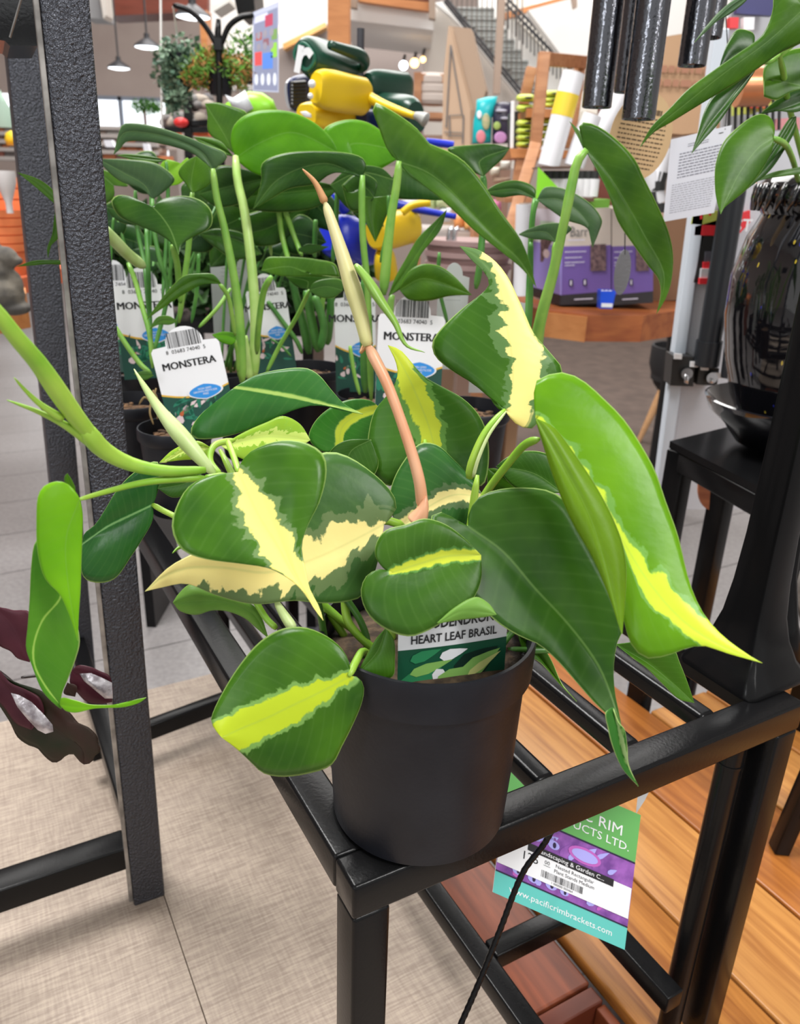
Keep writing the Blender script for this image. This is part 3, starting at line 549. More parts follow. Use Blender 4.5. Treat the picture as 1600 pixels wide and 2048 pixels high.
# small leaves poking out left of the posts
G(p1, 'post', .95, [(320, 300), (210, 200), (100, 130)], [(320, 300), (312, 240), (265, 195), (200, 160), (100, 130)], [(320, 315), (280, 280), (200, 210), (100, 130)], m_mid, g=(0, -.1), bulge=.15)
G(p1, 'post', .95, [(330, 330), (320, 450), (280, 630)], [(330, 330), (318, 400), (305, 500), (278, 570), (280, 630)], [(330, 330), (345, 420), (345, 510), (300, 560), (280, 630)], m_mid, g=(0, 0), bulge=.15)
G(p1, 'post', .95, [(365, 645), (230, 655), (100, 682)], [(365, 650), (280, 645), (190, 650), (100, 682)], [(365, 672), (280, 668), (200, 675), (100, 682)], m_mid, g=(0, 0), bulge=.1)
stem(p1, 'post', [(315, 300, .95), (430, 380, 1.0), (620, 460, 1.02)], .0015, sgd); stem(p1, 'post', [(365, 660, .95), (480, 640, 1.0), (640, 600, 1.05)], .0015, sgd)
# pot 2
G(p2, 'mon', 1.12, [(678, 385), (620, 290), (460, 215), (300, 180), (185, 185), (130, 302)], [(678, 385), (700, 370), (757, 318), (740, 285), (650, 250), (500, 190), (330, 140), (200, 128), (168, 155), (130, 302)],
  [(678, 385), (650, 350), (580, 300), (450, 255), (300, 228), (200, 232), (165, 272), (130, 302)], m_grey, g=(0, -.1))
stem(p2, 'mon', [(678, 378, 1.12), (700, 540, 1.12), (740, 700, 1.12), (790, 950, 1.12), (825, 1200, 1.12), (840, 1560, 1.12)], [.0042, .0046, .006, .0075], sg, N=24)
G(p2, 'mon', 1.05, [(725, 1015), (620, 985), (480, 1050), (312, 1212)], [(725, 1015), (680, 962), (600, 958), (520, 970), (460, 1020), (400, 1090), (312, 1212)], [(725, 1015), (640, 1010), (530, 1065), (420, 1135), (312, 1212)], m_mid, g=(0, -.05), bulge=.2)
stem(p2, 'mon', [(715, 1015, 1.05), (760, 1080, 1.06), (785, 1200, 1.07), (800, 1300, 1.08)], .003, sg)
G(p2, 'mon', 1.12, [(480, 1220), (400, 1220), (328, 1265)], [(480, 1220), (430, 1190), (370, 1200), (328, 1265)], [(480, 1220), (440, 1240), (380, 1240), (328, 1265)], m_mid, bulge=.1)
G(p2, 'mon', 1.08, [(805, 1320), (760, 1300), (672, 1295)], [(805, 1320), (800, 1290), (740, 1278), (672, 1295)], [(805, 1330), (780, 1350), (720, 1335), (672, 1295)], m_lime, bulge=.2)
stem(p2, 'mon', [(800, 1325, 1.08), (812, 1400, 1.09), (815, 1500, 1.1)], .0025, sg)
G(p2, 'mon', 1.02, [(350, 1520), (300, 1520), (240, 1510)], [(350, 1520), (310, 1495), (240, 1510)], [(350, 1520), (300, 1545), (240, 1510)], m_mid, bulge=.1)
for q in ([(365, 1590, 1.0), (340, 1660, .99), (300, 1640, .98), (270, 1680, .98)], [(360, 1620, 1.0), (385, 1700, .99), (370, 1760, .99)], [(350, 1600, 1.0), (330, 1720, .98), (350, 1790, .98)]):
    stem(p2, 'mon', q, .0013, mat('dry_root', (.25, .17, .07), .8), name='root')
# pot 3
G(p3, 'mon', 1.3, [(805, 318), (930, 240), (1120, 180), (1370, 290)], [(805, 318), (778, 240), (790, 150), (850, 88), (950, 57), (1100, 64), (1230, 120), (1330, 210), (1370, 290)],
  [(805, 318), (830, 350), (890, 395), (960, 420), (1050, 400), (1200, 340), (1370, 290)], m_lime, g=(0, -.1))
G(p3, 'mon', 1.34, [(790, 290), (740, 190), (635, 20)], [(790, 290), (720, 235), (655, 180), (648, 80), (635, 20)], [(790, 290), (800, 180), (865, 75), (780, 35), (700, 15), (635, 20)], m_mid)
G(p3, 'mon', 1.25, [(785, 305), (700, 260), (570, 205)], [(785, 305), (720, 230), (640, 205), (570, 205)], [(785, 310), (700, 290), (640, 260), (570, 205)], m_mid)
G(p3, 'mon', 1.36, [(980, 430), (800, 470), (600, 520)], [(980, 430), (850, 380), (700, 370), (600, 520)], [(980, 430), (850, 560), (700, 590), (600, 520)], m_dark)
stem(p3, 'mon', [(803, 312, 1.28), (815, 450, 1.26), (850, 600, 1.24), (890, 900, 1.22), (912, 1200, 1.21), (905, 1540, 1.21)], [.006, .0062, .0075, .0085], sgl, N=24)
stem(p3, 'mon', [(1000, 975, 1.12), (960, 1050, 1.13), (930, 1250, 1.15), (920, 1400, 1.17)], .0045, sg)
stem(p3, 'mon', [(860, 1300, 1.2), (870, 1420, 1.2), (880, 1540, 1.2)], [.003, .006, .007], sgl)
stem(p3, 'mon', [(775, 1040, 1.2), (700, 1150, 1.18), (600, 1255, 1.17)], .0028, sg)
# pot 4
G(p4, 'mon', 1.2, [(1497, 428), (1300, 350), (1050, 430), (900, 602)], [(1497, 428), (1525, 370), (1500, 318), (1400, 290), (1200, 283), (1050, 300), (950, 350), (945, 450), (900, 602)],
  [(1497, 428), (1440, 388), (1330, 400), (1250, 462), (1100, 490), (1000, 545), (900, 602)], m_dark, g=(0, -.1))
G(p4, 'mon', 1.42, [(1380, 480), (1000, 520), (700, 560)], [(1380, 480), (1150, 430), (850, 440), (700, 560)], [(1380, 480), (1250, 590), (1050, 620), (850, 600), (700, 560)], m_dark)
G(p4, 'mon', 1.45, [(1230, 520), (1000, 700), (700, 760)], [(1230, 520), (900, 620), (720, 680), (700, 760)], [(1230, 520), (1200, 640), (1050, 790), (850, 800), (700, 760)], m_dark)
G(p4, 'mon', 1.4, [(950, 850), (800, 770), (600, 740)], [(950, 850), (850, 740), (700, 710), (600, 740)], [(950, 850), (800, 880), (700, 820), (600, 740)], m_dark)
G(p4, 'mon', 1.22, [(1200, 960), (1100, 920), (945, 940)], [(1380, 975), (1350, 905), (1250, 880), (1150, 868), (1040, 865), (975, 872), (945, 940)], [(1380, 978), (1250, 975), (1050, 970), (945, 940)], m_mid, fold=.3, bulge=.2)
G(p4, 'mon', 1.26, [(1200, 1040), (1200, 1000), (1080, 975)], [(1200, 1045), (1380, 990), (1300, 975), (1080, 975)], [(1200, 1045), (1140, 1030), (1080, 975)], m_dark, bulge=.1)
G(p4, 'mon', 1.15, [(1210, 1050), (1300, 1030), (1395, 1050)], [(1210, 1050), (1240, 1005), (1330, 985), (1395, 1000), (1395, 1050)], [(1210, 1050), (1260, 1085), (1340, 1092), (1395, 1050)], m_dark, bulge=.1)
G(p4, 'mon', 1.4, [(1450, 540), (1550, 600), (1620, 700)], [(1450, 540), (1520, 480), (1600, 520), (1620, 700)], [(1450, 540), (1450, 620), (1520, 680), (1620, 700)], m_dark)
G(p4, 'mon', 1.35, [(1150, 820), (1220, 800), (1320, 810)], [(1150, 830), (1200, 795), (1320, 810)], [(1150, 835), (1220, 850), (1320, 810)], m_dark, bulge=.1)
for q, r, m in (([(1210, 1050, 1.16), (1150, 1180, 1.18), (1050, 1350, 1.2), (970, 1510, 1.2)], .0032, sg), ([(970, 590, 1.45), (990, 750, 1.45), (1000, 860, 1.45)], .003, sgl), ([(1040, 600, 1.42), (1060, 750, 1.42), (1100, 900, 1.4)], .0045, sg), ([(1075, 610, 1.42), (1130, 760, 1.42), (1170, 860, 1.4)], .0045, sg),
                ([(1110, 960, 1.42), (1140, 1100, 1.42), (1180, 1250, 1.42), (1210, 1400, 1.42)], [.006, .008, .009], sgd), ([(1195, 1050, 1.4), (1220, 1200, 1.4), (1260, 1390, 1.4)], .008, sgd), ([(1240, 1080, 1.38), (1290, 1250, 1.38), (1270, 1380, 1.38)], .007, sgd),
                ([(1330, 1060, 1.42), (1325, 1200, 1.42), (1310, 1350, 1.42)], .007, sgd), ([(980, 1110, 1.38), (1060, 1220, 1.38), (1140, 1330, 1.38), (1170, 1400, 1.38)], .004, sgd), ([(1245, 660, 1.4), (1240, 780, 1.4), (1240, 870, 1.4)], .004, sgd), ([(1000, 1320, 1.35), (1060, 1360, 1.35), (1110, 1415, 1.35)], .002, sgd),
                ([(1290, 1060, 1.4), (1280, 1180, 1.4), (1285, 1300, 1.4)], .004, sg), ([(1365, 500, 1.36), (1360, 620, 1.36), (1350, 760, 1.36), (1340, 900, 1.36)], .004, sgd)):
    stem(p4, 'mon', q, r, m)
# pot 5
G(p5, 'mr', 1.18, [(242, 305), (370, 350), (480, 430), (600, 560), (720, 685), (830, 785), (918, 925)], [(242, 305), (190, 255), (140, 130), (108, 35), (125, 12), (250, 80), (340, 150), (388, 212), (470, 245), (560, 300), (650, 405), (740, 545), (840, 685), (885, 800), (918, 925)],
  [(242, 305), (290, 370), (340, 405), (400, 450), (450, 490), (520, 555), (620, 650), (750, 752), (850, 835), (918, 925)], m_mid, g=(-.06, -.12), fold=-.8)
G(p5, 'px', 1.36, [(735, 350), (700, 290), (800, 300)], [(690, 325), (650, 290), (648, 258), (690, 240), (735, 245), (775, 275), (797, 318)], [(690, 325), (740, 345), (797, 318)], m_lime, bulge=.3)
G(p5, 'px', 1.34, [(795, 330), (850, 370), (920, 400)], [(795, 330), (830, 330), (890, 350), (920, 400)], [(795, 330), (780, 390), (850, 400), (920, 400)], m_dark)
G(p5, 'px', 1.38, [(800, 300), (860, 310), (900, 345)], [(800, 300), (840, 280), (880, 310), (900, 345)], [(800, 300), (820, 340), (860, 350), (900, 345)], m_mid)
G(p5, 'px', 1.32, [(660, 370), (720, 345), (790, 360)], [(660, 370), (700, 335), (760, 335), (790, 360)], [(660, 370), (700, 420), (760, 430), (790, 360)], m_dark)
G(p5, 'mr', 1.25, [(115, 480), (110, 560), (125, 700)], [(40, 470), (50, 540), (85, 620), (125, 700)], [(195, 470), (190, 540), (160, 620), (125, 700)], m_mid, s0=.02)
G(p5, 'mr', 1.25, [(120, 480), (70, 430), (0, 470)], [(120, 480), (130, 400), (40, 360), (-40, 420)], [(120, 480), (60, 540), (0, 540), (-40, 420)], m_dark)
G(p5, 'mr', 1.12, [(245, 935), (350, 880), (450, 900), (600, 960)], [(245, 935), (260, 890), (300, 835), (360, 808), (440, 818), (510, 865), (600, 960)], [(245, 935), (290, 982), (390, 988), (490, 965), (600, 960)], m_mid, g=(0, -.05), bulge=.6)
G(p5, 'mr', 1.15, [(190, 965), (270, 850), (350, 730), (478, 538)], [(190, 965), (225, 870), (270, 790), (335, 680), (415, 600), (478, 538)], [(190, 965), (260, 920), (320, 840), (350, 760), (445, 640), (478, 538)], m_mid, bulge=.3)
for q, r, m in (([(62, 370, 1.2), (58, 500, 1.2), (65, 700, 1.2), (85, 900, 1.2), (105, 1480, 1.2)], .0048, sg), ([(242, 300, 1.18), (230, 420, 1.18), (200, 600, 1.18), (170, 900, 1.18), (165, 960, 1.18)], [.005, .0055, .0075, .008], sg), ([(190, 470, 1.22), (190, 600, 1.22), (150, 800, 1.22)], .003, sgd),
                ([(440, 750, 1.25), (435, 900, 1.25), (480, 1100, 1.25)], .003, sgd), ([(210, 960, 1.2), (200, 1000, 1.2), (190, 1400, 1.2)], .005, sg), ([(75, 870, 1.24), (70, 1100, 1.24), (75, 1440, 1.24)], .007, sgd), ([(0, 1210, 1.15), (20, 1340, 1.15), (48, 1450, 1.15)], .003, sg)):
    stem(p5, 'mr', q, r, m)
# pot 6
G(p6, 'mr', 1.3, [(655, 375), (640, 300), (785, 240)], [(655, 375), (600, 350), (545, 300), (480, 240), (600, 222), (700, 218), (785, 235)], [(655, 375), (690, 345), (750, 290), (785, 240)], m_dark)
G(p6, 'mr', 1.25, [(910, 485), (820, 440), (658, 455)], [(910, 485), (912, 440), (870, 408), (800, 396), (720, 415), (658, 455)], [(910, 488), (850, 468), (740, 480), (658, 458)], m_dark, bulge=.3)
G(p6, 'mr', 1.2, [(922, 490), (1030, 490), (1150, 580), (1195, 725)], [(922, 490), (960, 430), (1060, 440), (1180, 508), (1240, 590), (1225, 650), (1195, 725)], [(922, 490), (970, 528), (1060, 590), (1150, 620), (1180, 650), (1195, 725)], m_grey, bulge=.3)
G(p6, 'mr', 1.15, [(1020, 705), (960, 650), (832, 660)], [(1020, 705), (1050, 670), (1092, 635), (1050, 608), (960, 610), (880, 635), (832, 660)], [(1020, 705), (980, 690), (900, 685), (832, 665)], m_grey, bulge=.3)
G(p6, 'mr', 1.08, [(1160, 248), (1250, 340), (1350, 490), (1450, 670), (1545, 860), (1510, 1052)], [(1160, 248), (1140, 180), (1128, 118), (1165, 110), (1240, 140), (1335, 215), (1405, 295), (1440, 370), (1500, 490), (1565, 640), (1590, 760), (1582, 890), (1555, 975), (1510, 1052)],
  [(1160, 248), (1215, 340), (1275, 470), (1320, 600), (1400, 720), (1475, 825), (1518, 880), (1530, 950), (1510, 1052)], m_mid, g=(.02, -.12), fold=-.6, bulge=.4)
G(p6, 'mr', 1.1, [(1155, 250), (1120, 170), (1080, 105)], [(1155, 250), (1125, 190), (1080, 105)], [(1165, 240), (1135, 160), (1080, 105)], m_mid, bulge=.05)
for q, r, m in (([(1165, 245, 1.08), (1120, 300, 1.08), (1095, 400, 1.08), (1060, 570, 1.08), (1000, 850, 1.09), (945, 1050, 1.1), (900, 1260, 1.12)], [.0055, .0065, .006, .0075, .009], sg), ([(1020, 700, 1.15), (1010, 800, 1.15), (960, 1000, 1.15), (930, 1250, 1.15)], [.007, .004, .004], sg), ([(910, 485, 1.25), (895, 600, 1.24), (880, 900, 1.22), (870, 1150, 1.2)], .004, sgd),
                ([(922, 490, 1.2), (905, 560, 1.2), (895, 700, 1.2)], .003, sgd), ([(655, 370, 1.32), (660, 500, 1.32), (640, 800, 1.3), (620, 930, 1.3)], .0055, sgd), ([(890, 700, 1.2), (888, 1000, 1.2), (880, 1150, 1.2)], .004, sgd), ([(870, 1150, 1.2), (860, 1300, 1.18), (700, 1400, 1.17)], .004, sgd), ([(900, 1250, 1.12), (820, 1380, 1.14), (700, 1400, 1.15)], .006, sgd)):
    stem(p6, 'mr', q, r, m, N=22)
# tags
BLU = mat('print_blue', (.03, .28, .75), .4); GOLD = mat('print_gold', (.8, .48, .06), .4); PINK = mat('print_pinkish', (.75, .6, .62), .4); TEAL = mat('print_teal_green', (.02, .2, .12), .4); DKT = mat('print_deep_green', (.01, .07, .05), .4); RST = mat('print_rust', (.5, .12, .04), .4)
def tag_m(bl, br, top, Yb, tilt, label, seed=1):
    """bl, br: lower corners; top: px of arch top"""
    a = at(bl[0], bl[1], Yb); b = at(br[0], br[1], Yb + tilt); w = (b - a).length; ux = (b - a).normalized(); mid = (a + b) / 2
    t = at(top[0], top[1], Yb + tilt / 2 + .02); uy = (t - mid); uy = (uy - ux * uy.dot(ux)); hgt = uy.length; uy.normalize()
    P = Plate(mid, ux, uy); hw = w / 2; sh = hgt * .82
    out = [(-hw, -.02), (hw, -.02), (hw, sh * .96), (hw * .93, sh), (hw * .55, sh * 1.01)] + [(hw * .55 * math.cos(q), sh * 1.02 + (hgt - sh * 1.02) * math.sin(q)) for q in [PI * i / 12 for i in range(1, 12)]] + [(-hw * .55, sh * 1.01), (-hw * .93, sh), (-hw, sh * .96)]
    P.slab(out, WHITE, .0008)
    gy = hgt * .36
    arc = [(hw * (1 - 2 * i / 10), gy - hgt * .07 * math.sin(PI * i / 10)) for i in range(11)]
    P.poly([(-hw, -.02), (hw, -.02)] + arc, GOLD, 1)
    P.poly([(-hw, -.02), (hw, -.02)] + [(x, y - hgt * .018) for x, y in arc], DKT, 2)
    rr = random.Random(seed)
    for i in range(26):
        leafpoly(P, rr.uniform(-hw * .95, hw * .5), rr.uniform(0, gy * .7), rr.uniform(.3, .6) * hw, rr.uniform(.04, .1) * hw, rr.uniform(-.9, 1.9), rr.choice([TEAL, DKT, MG, TEAL, PINK, TEAL]), 3)
    leafpoly(P, -hw * .7, gy * .1, hw * .3, hw * .13, 1.1, PINK, 4); leafpoly(P, -hw * .6, gy * .3, hw * .2, hw * .06, .9, RST, 5); leafpoly(P, hw * .3, gy * .3, hw * .5, hw * .12, .2, PINK, 4)
    ec = (hw * .28, gy * .88); es = lambda q: [(ec[0] + hw * .48 * q * math.cos(t), ec[1] + hgt * .075 * q * math.sin(t) * (1 - .25 * abs(math.cos(t)))) for t in [2 * PI * i / 24 for i in range(24)]]
    P.poly(es(1.12), WHITE, 6); P.poly(es(1), BLU, 7)
    for i, s in enumerate(('NON GMO', 'GROWN PESTICIDE', 'FREE')): P.text(s, ec[0], ec[1] + hgt * .028 * (1 - i), hgt * .028, WHITE, lay=8)
    P.barcode(-hw * .5, hgt * .80, hw * .5, hgt * .985 * .97, INK, n=26, seed=seed, lay=2)
    P.text('8  03683 74040  5', 0, hgt * .76, hgt * .055, INK, lay=3)
    for dx_ in (-.004, 0, .004): P.text('MONSTERA', hgt * dx_, hgt * .62, hgt * .105, INK, lay=3 + int(dx_ * 250))
    return P.build('plant_tag', label=label, category='tag', group='monstera barcode tags')
tag_m((340, 858), (472, 832), (374, 650), 1.03, .02, 'white barcode tag reading MONSTERA, nearest and largest, at left beside the textured post', 1)
tag_m((750, 806), (880, 808), (820, 590), 1.12, .03, 'white barcode tag reading MONSTERA right of the pale spike, partly covered by rolled leaf', 2)
tag_m((246, 735), (358, 728), (308, 534), 1.28, .03, 'white barcode tag behind the nearest one, crossed by green stems', 3)
tag_m((200, 720), (285, 720), (240, 520), 1.34, .0, 'white barcode tag furthest left, half hidden by the textured post', 4)
tag_m((512, 725), (590, 715), (548, 545), 1.36, .02, 'shaded barcode tag between the thick stems left of the pale spike', 5)
tag_m((672, 760), (752, 760), (712, 560), 1.34, .0, 'barcode tag directly behind the pale spike', 6)
GT = mat('tag_back_grey', (.55, .58, .58), .5)
for (x0, y0, x1, y1, Y, lab) in ((424, 490, 500, 640, 1.6, 'pale tag seen from behind between the two tall pale stems'), (875, 535, 935, 690, 1.28, 'pale grey tag seen from behind, left of the yellow striped leaf'), (945, 585, 1050, 740, 1.34, 'pale grey tag seen from behind, beside the purple boxes')):
    P = Plate(at((x0 + x1) / 2, (y0 + y1) / 2, Y), (1, .1, 0), (0, 0, 1)); k = Y * 1.0 / 1600; hw = (x1 - x0) / 2 * k; hh = (y1 - y0) / 2 * k
    P.slab([(-hw, -hh * 1.6), (hw, -hh * 1.6), (hw, hh * .7), (hw * .55, hh * .75)] + [(hw * .55 * math.cos(q), hh * .75 + hh * .3 * math.sin(q)) for q in [PI * i / 10 for i in range(1, 10)]] + [(-hw * .55, hh * .75), (-hw, hh * .7)], GT, .001)
    P.lines(-hw * .5, hh * .1, hw * .5, hh * .4, 3, mat('print_grey', (.35, .37, .38), .5), 1, th=.15)
    P.build('plant_tag', label=lab, category='tag', group='monstera barcode tags')

# back row
MB_ = None
p7 = thing('potted_monstera', S(.12, 1.12), 'monstera in the back row at left, dark leaves behind the textured post side', 'potted plant', 'young monsteras in black nursery pots')
p8 = thing('potted_monstera', S(.27, 1.1), 'monstera in the back row centre, dark leaves behind the two tall pale stems', 'potted plant', 'young monsteras in black nursery pots')
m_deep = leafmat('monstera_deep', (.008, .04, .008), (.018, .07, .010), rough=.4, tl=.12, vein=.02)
for t_, c_ in ((p7, S(.12, 1.12)), (p8, S(.27, 1.1))):
    MB().lathe(c_, [(0, .001), (.045, .001), (.055, .1), (.058, .105), (.058, .12), (.053, .12), (.05, .1), (0, .1)], POTB, 36).build('pot', POTB, t_, smooth='auto')
    MB().lathe(c_, [(.051, .108), (0, .11)], BARK, 24).build('soil', BARK, t_)
def heart(t, x, y, Y, w, h, ang, m):
    ca, sa = math.cos(ang), math.sin(ang); f = lambda p: (x + p[0] * w * ca - p[1] * h * sa, y + p[0] * w * sa + p[1] * h * ca)
    mid = [f(p) for p in ((0, -.25), (0.03, .3), (0, 1))]; Le = [f(p) for p in ((0, -.25), (-.25, -.45), (-.55, -.25), (-.55, .15), (-.3, .6), (0, 1))]; Re = [f(p) for p in ((0, -.25), (.25, -.45), (.55, -.25), (.55, .15), (.3, .6), (0, 1))]
    leaf(t, 'px', Y, mid, Le, Re, m, N=20, K=4, bulge=.5, fold=.6)
    return f((0, -.2))
rr = random.Random(21)
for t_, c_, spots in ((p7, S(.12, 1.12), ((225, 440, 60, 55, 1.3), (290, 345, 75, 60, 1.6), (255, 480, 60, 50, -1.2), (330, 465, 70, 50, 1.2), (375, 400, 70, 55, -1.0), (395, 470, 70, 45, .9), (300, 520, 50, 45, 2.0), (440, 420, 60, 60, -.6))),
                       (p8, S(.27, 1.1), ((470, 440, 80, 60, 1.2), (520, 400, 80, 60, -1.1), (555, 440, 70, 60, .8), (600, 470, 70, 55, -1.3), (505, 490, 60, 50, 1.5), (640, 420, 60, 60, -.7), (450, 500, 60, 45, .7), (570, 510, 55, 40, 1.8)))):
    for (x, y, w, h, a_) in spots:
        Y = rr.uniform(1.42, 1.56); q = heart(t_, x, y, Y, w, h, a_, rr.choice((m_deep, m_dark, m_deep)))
        b_ = c_ + Vector((rr.uniform(-.02, .02), rr.uniform(-.02, .02), .1)); a3 = at(q[0], q[1], Y)
        pp = crs([tuple(a3), tuple(a3.lerp(b_, .5) + Vector((rr.uniform(-.015, .015), 0, .01))), tuple(b_)], 10)
        MB().tube(pp, .0028, rr.choice((sgd, st_d)), 7).build('stem', None, t_, smooth=True).data.materials[0] = sgd
# ------------------------------------------------------------------ setting: floor, display platform, room shell
def brickfloor():
    m = bpy.data.materials.new('polished_concrete'); m.use_nodes = True; N, L = nt(m); b = N['Principled BSDF']
    tc = N.new('ShaderNodeTexCoord'); t = N.new('ShaderNodeTexNoise'); t.inputs['Scale'].default_value = 1.3; t.inputs['Detail'].default_value = 8; L.new(tc.outputs['Object'], t.inputs['Vector'])
    t2 = N.new('ShaderNodeTexNoise'); t2.inputs['Scale'].default_value = 60; t2.inputs['Detail'].default_value = 4; L.new(tc.outputs['Object'], t2.inputs['Vector'])
    x = N.new('ShaderNodeMix'); x.data_type = 'RGBA'; x.inputs['A'].default_value = (.19, .17, .165, 1); x.inputs['B'].default_value = (.36, .35, .355, 1); L.new(t.outputs[0], x.inputs[0])
    y = N.new('ShaderNodeMix'); y.data_type = 'RGBA'; y.blend_type = 'OVERLAY'; y.inputs[0].default_value = .35; L.new(x.outputs['Result'], y.inputs['A']); L.new(t2.outputs[0], y.inputs['B'])
    mp = N.new('ShaderNodeMapping'); mp.inputs['Rotation'].default_value = (0, 0, -math.atan2(ex.y, ex.x)); L.new(tc.outputs['Object'], mp.inputs[0]); mp.inputs['Location'].default_value = (.35, -.37, 0)
    br = N.new('ShaderNodeTexBrick'); br.inputs['Scale'].default_value = 1; br.inputs['Brick Width'].default_value = 3; br.inputs['Row Height'].default_value = .37; br.inputs['Mortar Size'].default_value = .003; br.inputs['Mortar Smooth'].default_value = .1
    br.inputs['Color1'].default_value = br.inputs['Color2'].default_value = (1, 1, 1, 1); br.inputs['Mortar'].default_value = (.25, .25, .25, 1); L.new(mp.outputs[0], br.inputs['Vector'])
    z = N.new('ShaderNodeMix'); z.data_type = 'RGBA'; z.blend_type = 'MULTIPLY'; z.inputs[0].default_value = 1; L.new(y.outputs['Result'], z.inputs['A']); L.new(br.outputs[0], z.inputs['B'])
    L.new(z.outputs['Result'], b.inputs['Base Color']); b.inputs['Roughness'].default_value = .28
    return m
def wood(name, c1, c2, sc=6, rough=.45, ang=None, streak=14, dark=None):
    """planks with grain running along the local direction ang"""
    if name in MATS: return MATS[name]
    m = bpy.data.materials.new(name); m.use_nodes = True; N, L = nt(m); b = N['Principled BSDF']
    tc = N.new('ShaderNodeTexCoord'); mp = N.new('ShaderNodeMapping'); L.new(tc.outputs['Object'], mp.inputs[0])
    if ang is not None: mp.inputs['Rotation'].default_value = (0, 0, -ang)
    mp2 = N.new('ShaderNodeMapping'); mp2.inputs['Scale'].default_value = (1, streak, streak); L.new(mp.outputs[0], mp2.inputs[0])
    t = N.new('ShaderNodeTexNoise'); t.inputs['Scale'].default_value = sc; t.inputs['Detail'].default_value = 5; t.inputs['Distortion'].default_value = .6; L.new(mp2.outputs[0], t.inputs['Vector'])
    r = N.new('ShaderNodeMapRange'); r.inputs[1].default_value = .35; r.inputs[2].default_value = .68; L.new(t.outputs[0], r.inputs[0])
    x = N.new('ShaderNodeMix'); x.data_type = 'RGBA'; x.inputs['A'].default_value = (*c1, 1); x.inputs['B'].default_value = (*c2, 1); L.new(r.outputs[0], x.inputs[0])
    L.new(x.outputs['Result'], b.inputs['Base Color']); b.inputs['Roughness'].default_value = rough
    MATS[name] = m; return m
floor_m = brickfloor()
MB().box((0, 5.5, -.05), (20, 18, .1)).build('floor', floor_m, kind='structure', origin=False)
def linen():
    m = bpy.data.materials.new('linen_look_laminate'); m.use_nodes = True; N, L = nt(m); b = N['Principled BSDF']
    tc = N.new('ShaderNodeTexCoord'); mp = N.new('ShaderNodeMapping'); mp.inputs['Rotation'].default_value = (0, 0, -math.atan2(ex.y, ex.x)); L.new(tc.outputs['Object'], mp.inputs[0])
    outs = []
    for sc in ((1, 14, 1), (12, 1, 1)):
        q = N.new('ShaderNodeMapping'); q.inputs['Scale'].default_value = sc; L.new(mp.outputs[0], q.inputs[0])
        t = N.new('ShaderNodeTexNoise'); t.inputs['Scale'].default_value = 28; t.inputs['Detail'].default_value = 6; L.new(q.outputs[0], t.inputs['Vector']); outs.append(t.outputs[0])
    s = math_(N, L, 'ADD', math_(N, L, 'MULTIPLY', outs[0], .65), math_(N, L, 'MULTIPLY', outs[1], .35))
    t3 = N.new('ShaderNodeTexNoise'); t3.inputs['Scale'].default_value = 5; t3.inputs['Detail'].default_value = 3; L.new(mp.outputs[0], t3.inputs['Vector'])
    r = N.new('ShaderNodeMapRange'); r.inputs[1].default_value = .38; r.inputs[2].default_value = .62; L.new(s, r.inputs[0])
    x = N.new('ShaderNodeMix'); x.data_type = 'RGBA'; x.inputs['A'].default_value = (.27, .205, .16, 1); x.inputs['B'].default_value = (.47, .38, .30, 1); L.new(r.outputs[0], x.inputs[0])
    y = N.new('ShaderNodeMix'); y.data_type = 'RGBA'; y.inputs['B'].default_value = (.50, .41, .35, 1); L.new(math_(N, L, 'MULTIPLY', t3.outputs[0], .35), y.inputs[0]); L.new(x.outputs['Result'], y.inputs['A'])
    L.new(y.outputs['Result'], b.inputs['Base Color']); b.inputs['Roughness'].default_value = .5
    return m
lam = linen()
def SQ(a0, a1, b0, b1, z0, z1, mb, m=None, ch=.0015):
    c = S((a0 + a1) / 2, (b0 + b1) / 2); c.z = (z0 + z1) / 2
    return mb.box(c, (a1 - a0, b1 - b0, z1 - z0), m, (ex, ey, Vector((0, 0, 1))), ch)
plat = thing('display_platform', S(-.2, .3, 0) * 1 - Vector((0, 0, ZT)), 'low display platform surfaced in beige linen-look laminate under the plant stand and shelf posts', 'platform')
SQ(-1.0, -.0465, -.6, 1.0, ZD - .02, ZD, MB(), ch=.0008).build('laminate_panel', lam, plat)
SQ(-.0455, .272, -.6, .985, ZD - .02, ZD, MB(), ch=.0008).build('laminate_panel', lam, plat)
SQ(-.95, .25, -.5, .93, 0, ZD - .0205, MB()).build('base', mat('platform_side', (.12, .12, .125), .5), plat)
# pine deck table on the right
aE = math.atan2(ey.y, ey.x)
deckm = [wood('pine_board_%s' % k, c1, c2, 5, .38, aE, 16) for k, c1, c2 in (('honey', (.47, .19, .04), (.26, .085, .016)), ('pale', (.56, .26, .07), (.36, .14, .034)), ('amber', (.4, .14, .027), (.25, .075, .013)))]
redm = wood('red_brown_board', (.26, .065, .025), (.12, .028, .012), 5, .45, aE, 10)
deck = thing('wooden_deck_table', S(.8, .3, 0) - Vector((0, 0, ZT)), 'low orange pine slatted table to the right, under the rectangular stand', 'table')
a = .40; i = 0
for w_ in (.155, .157, .16, .15, .158, .155, .16, .155):
    SQ(a + .002, a + w_ - .002, -.7, .78 if i < 3 else .5, ZD - .022, ZD, MB(), ch=.004).build('board', deckm[(0, 1, 2, 1, 0, 1, 0, 1)[i]], deck, smooth='auto')
    a += w_; i += 1
for (aa, bb) in ((.5, .7), (1.45, .42), (.5, -.4), (1.45, -.4)):
    SQ(aa - .04, aa + .04, bb - .04, bb + .04, 0, ZD - .0225, MB()).build('leg', redm, deck)
SQ(.42, .86, .70, .74, ZD - .12, ZD - .0225, MB()).build('apron', redm, deck)
crate = thing('red_brown_wooden_crate', S(.34, .2, 0) - Vector((0, 0, ZT)), 'reddish brown wooden crate between the laminate platform and the pine table', 'crate')
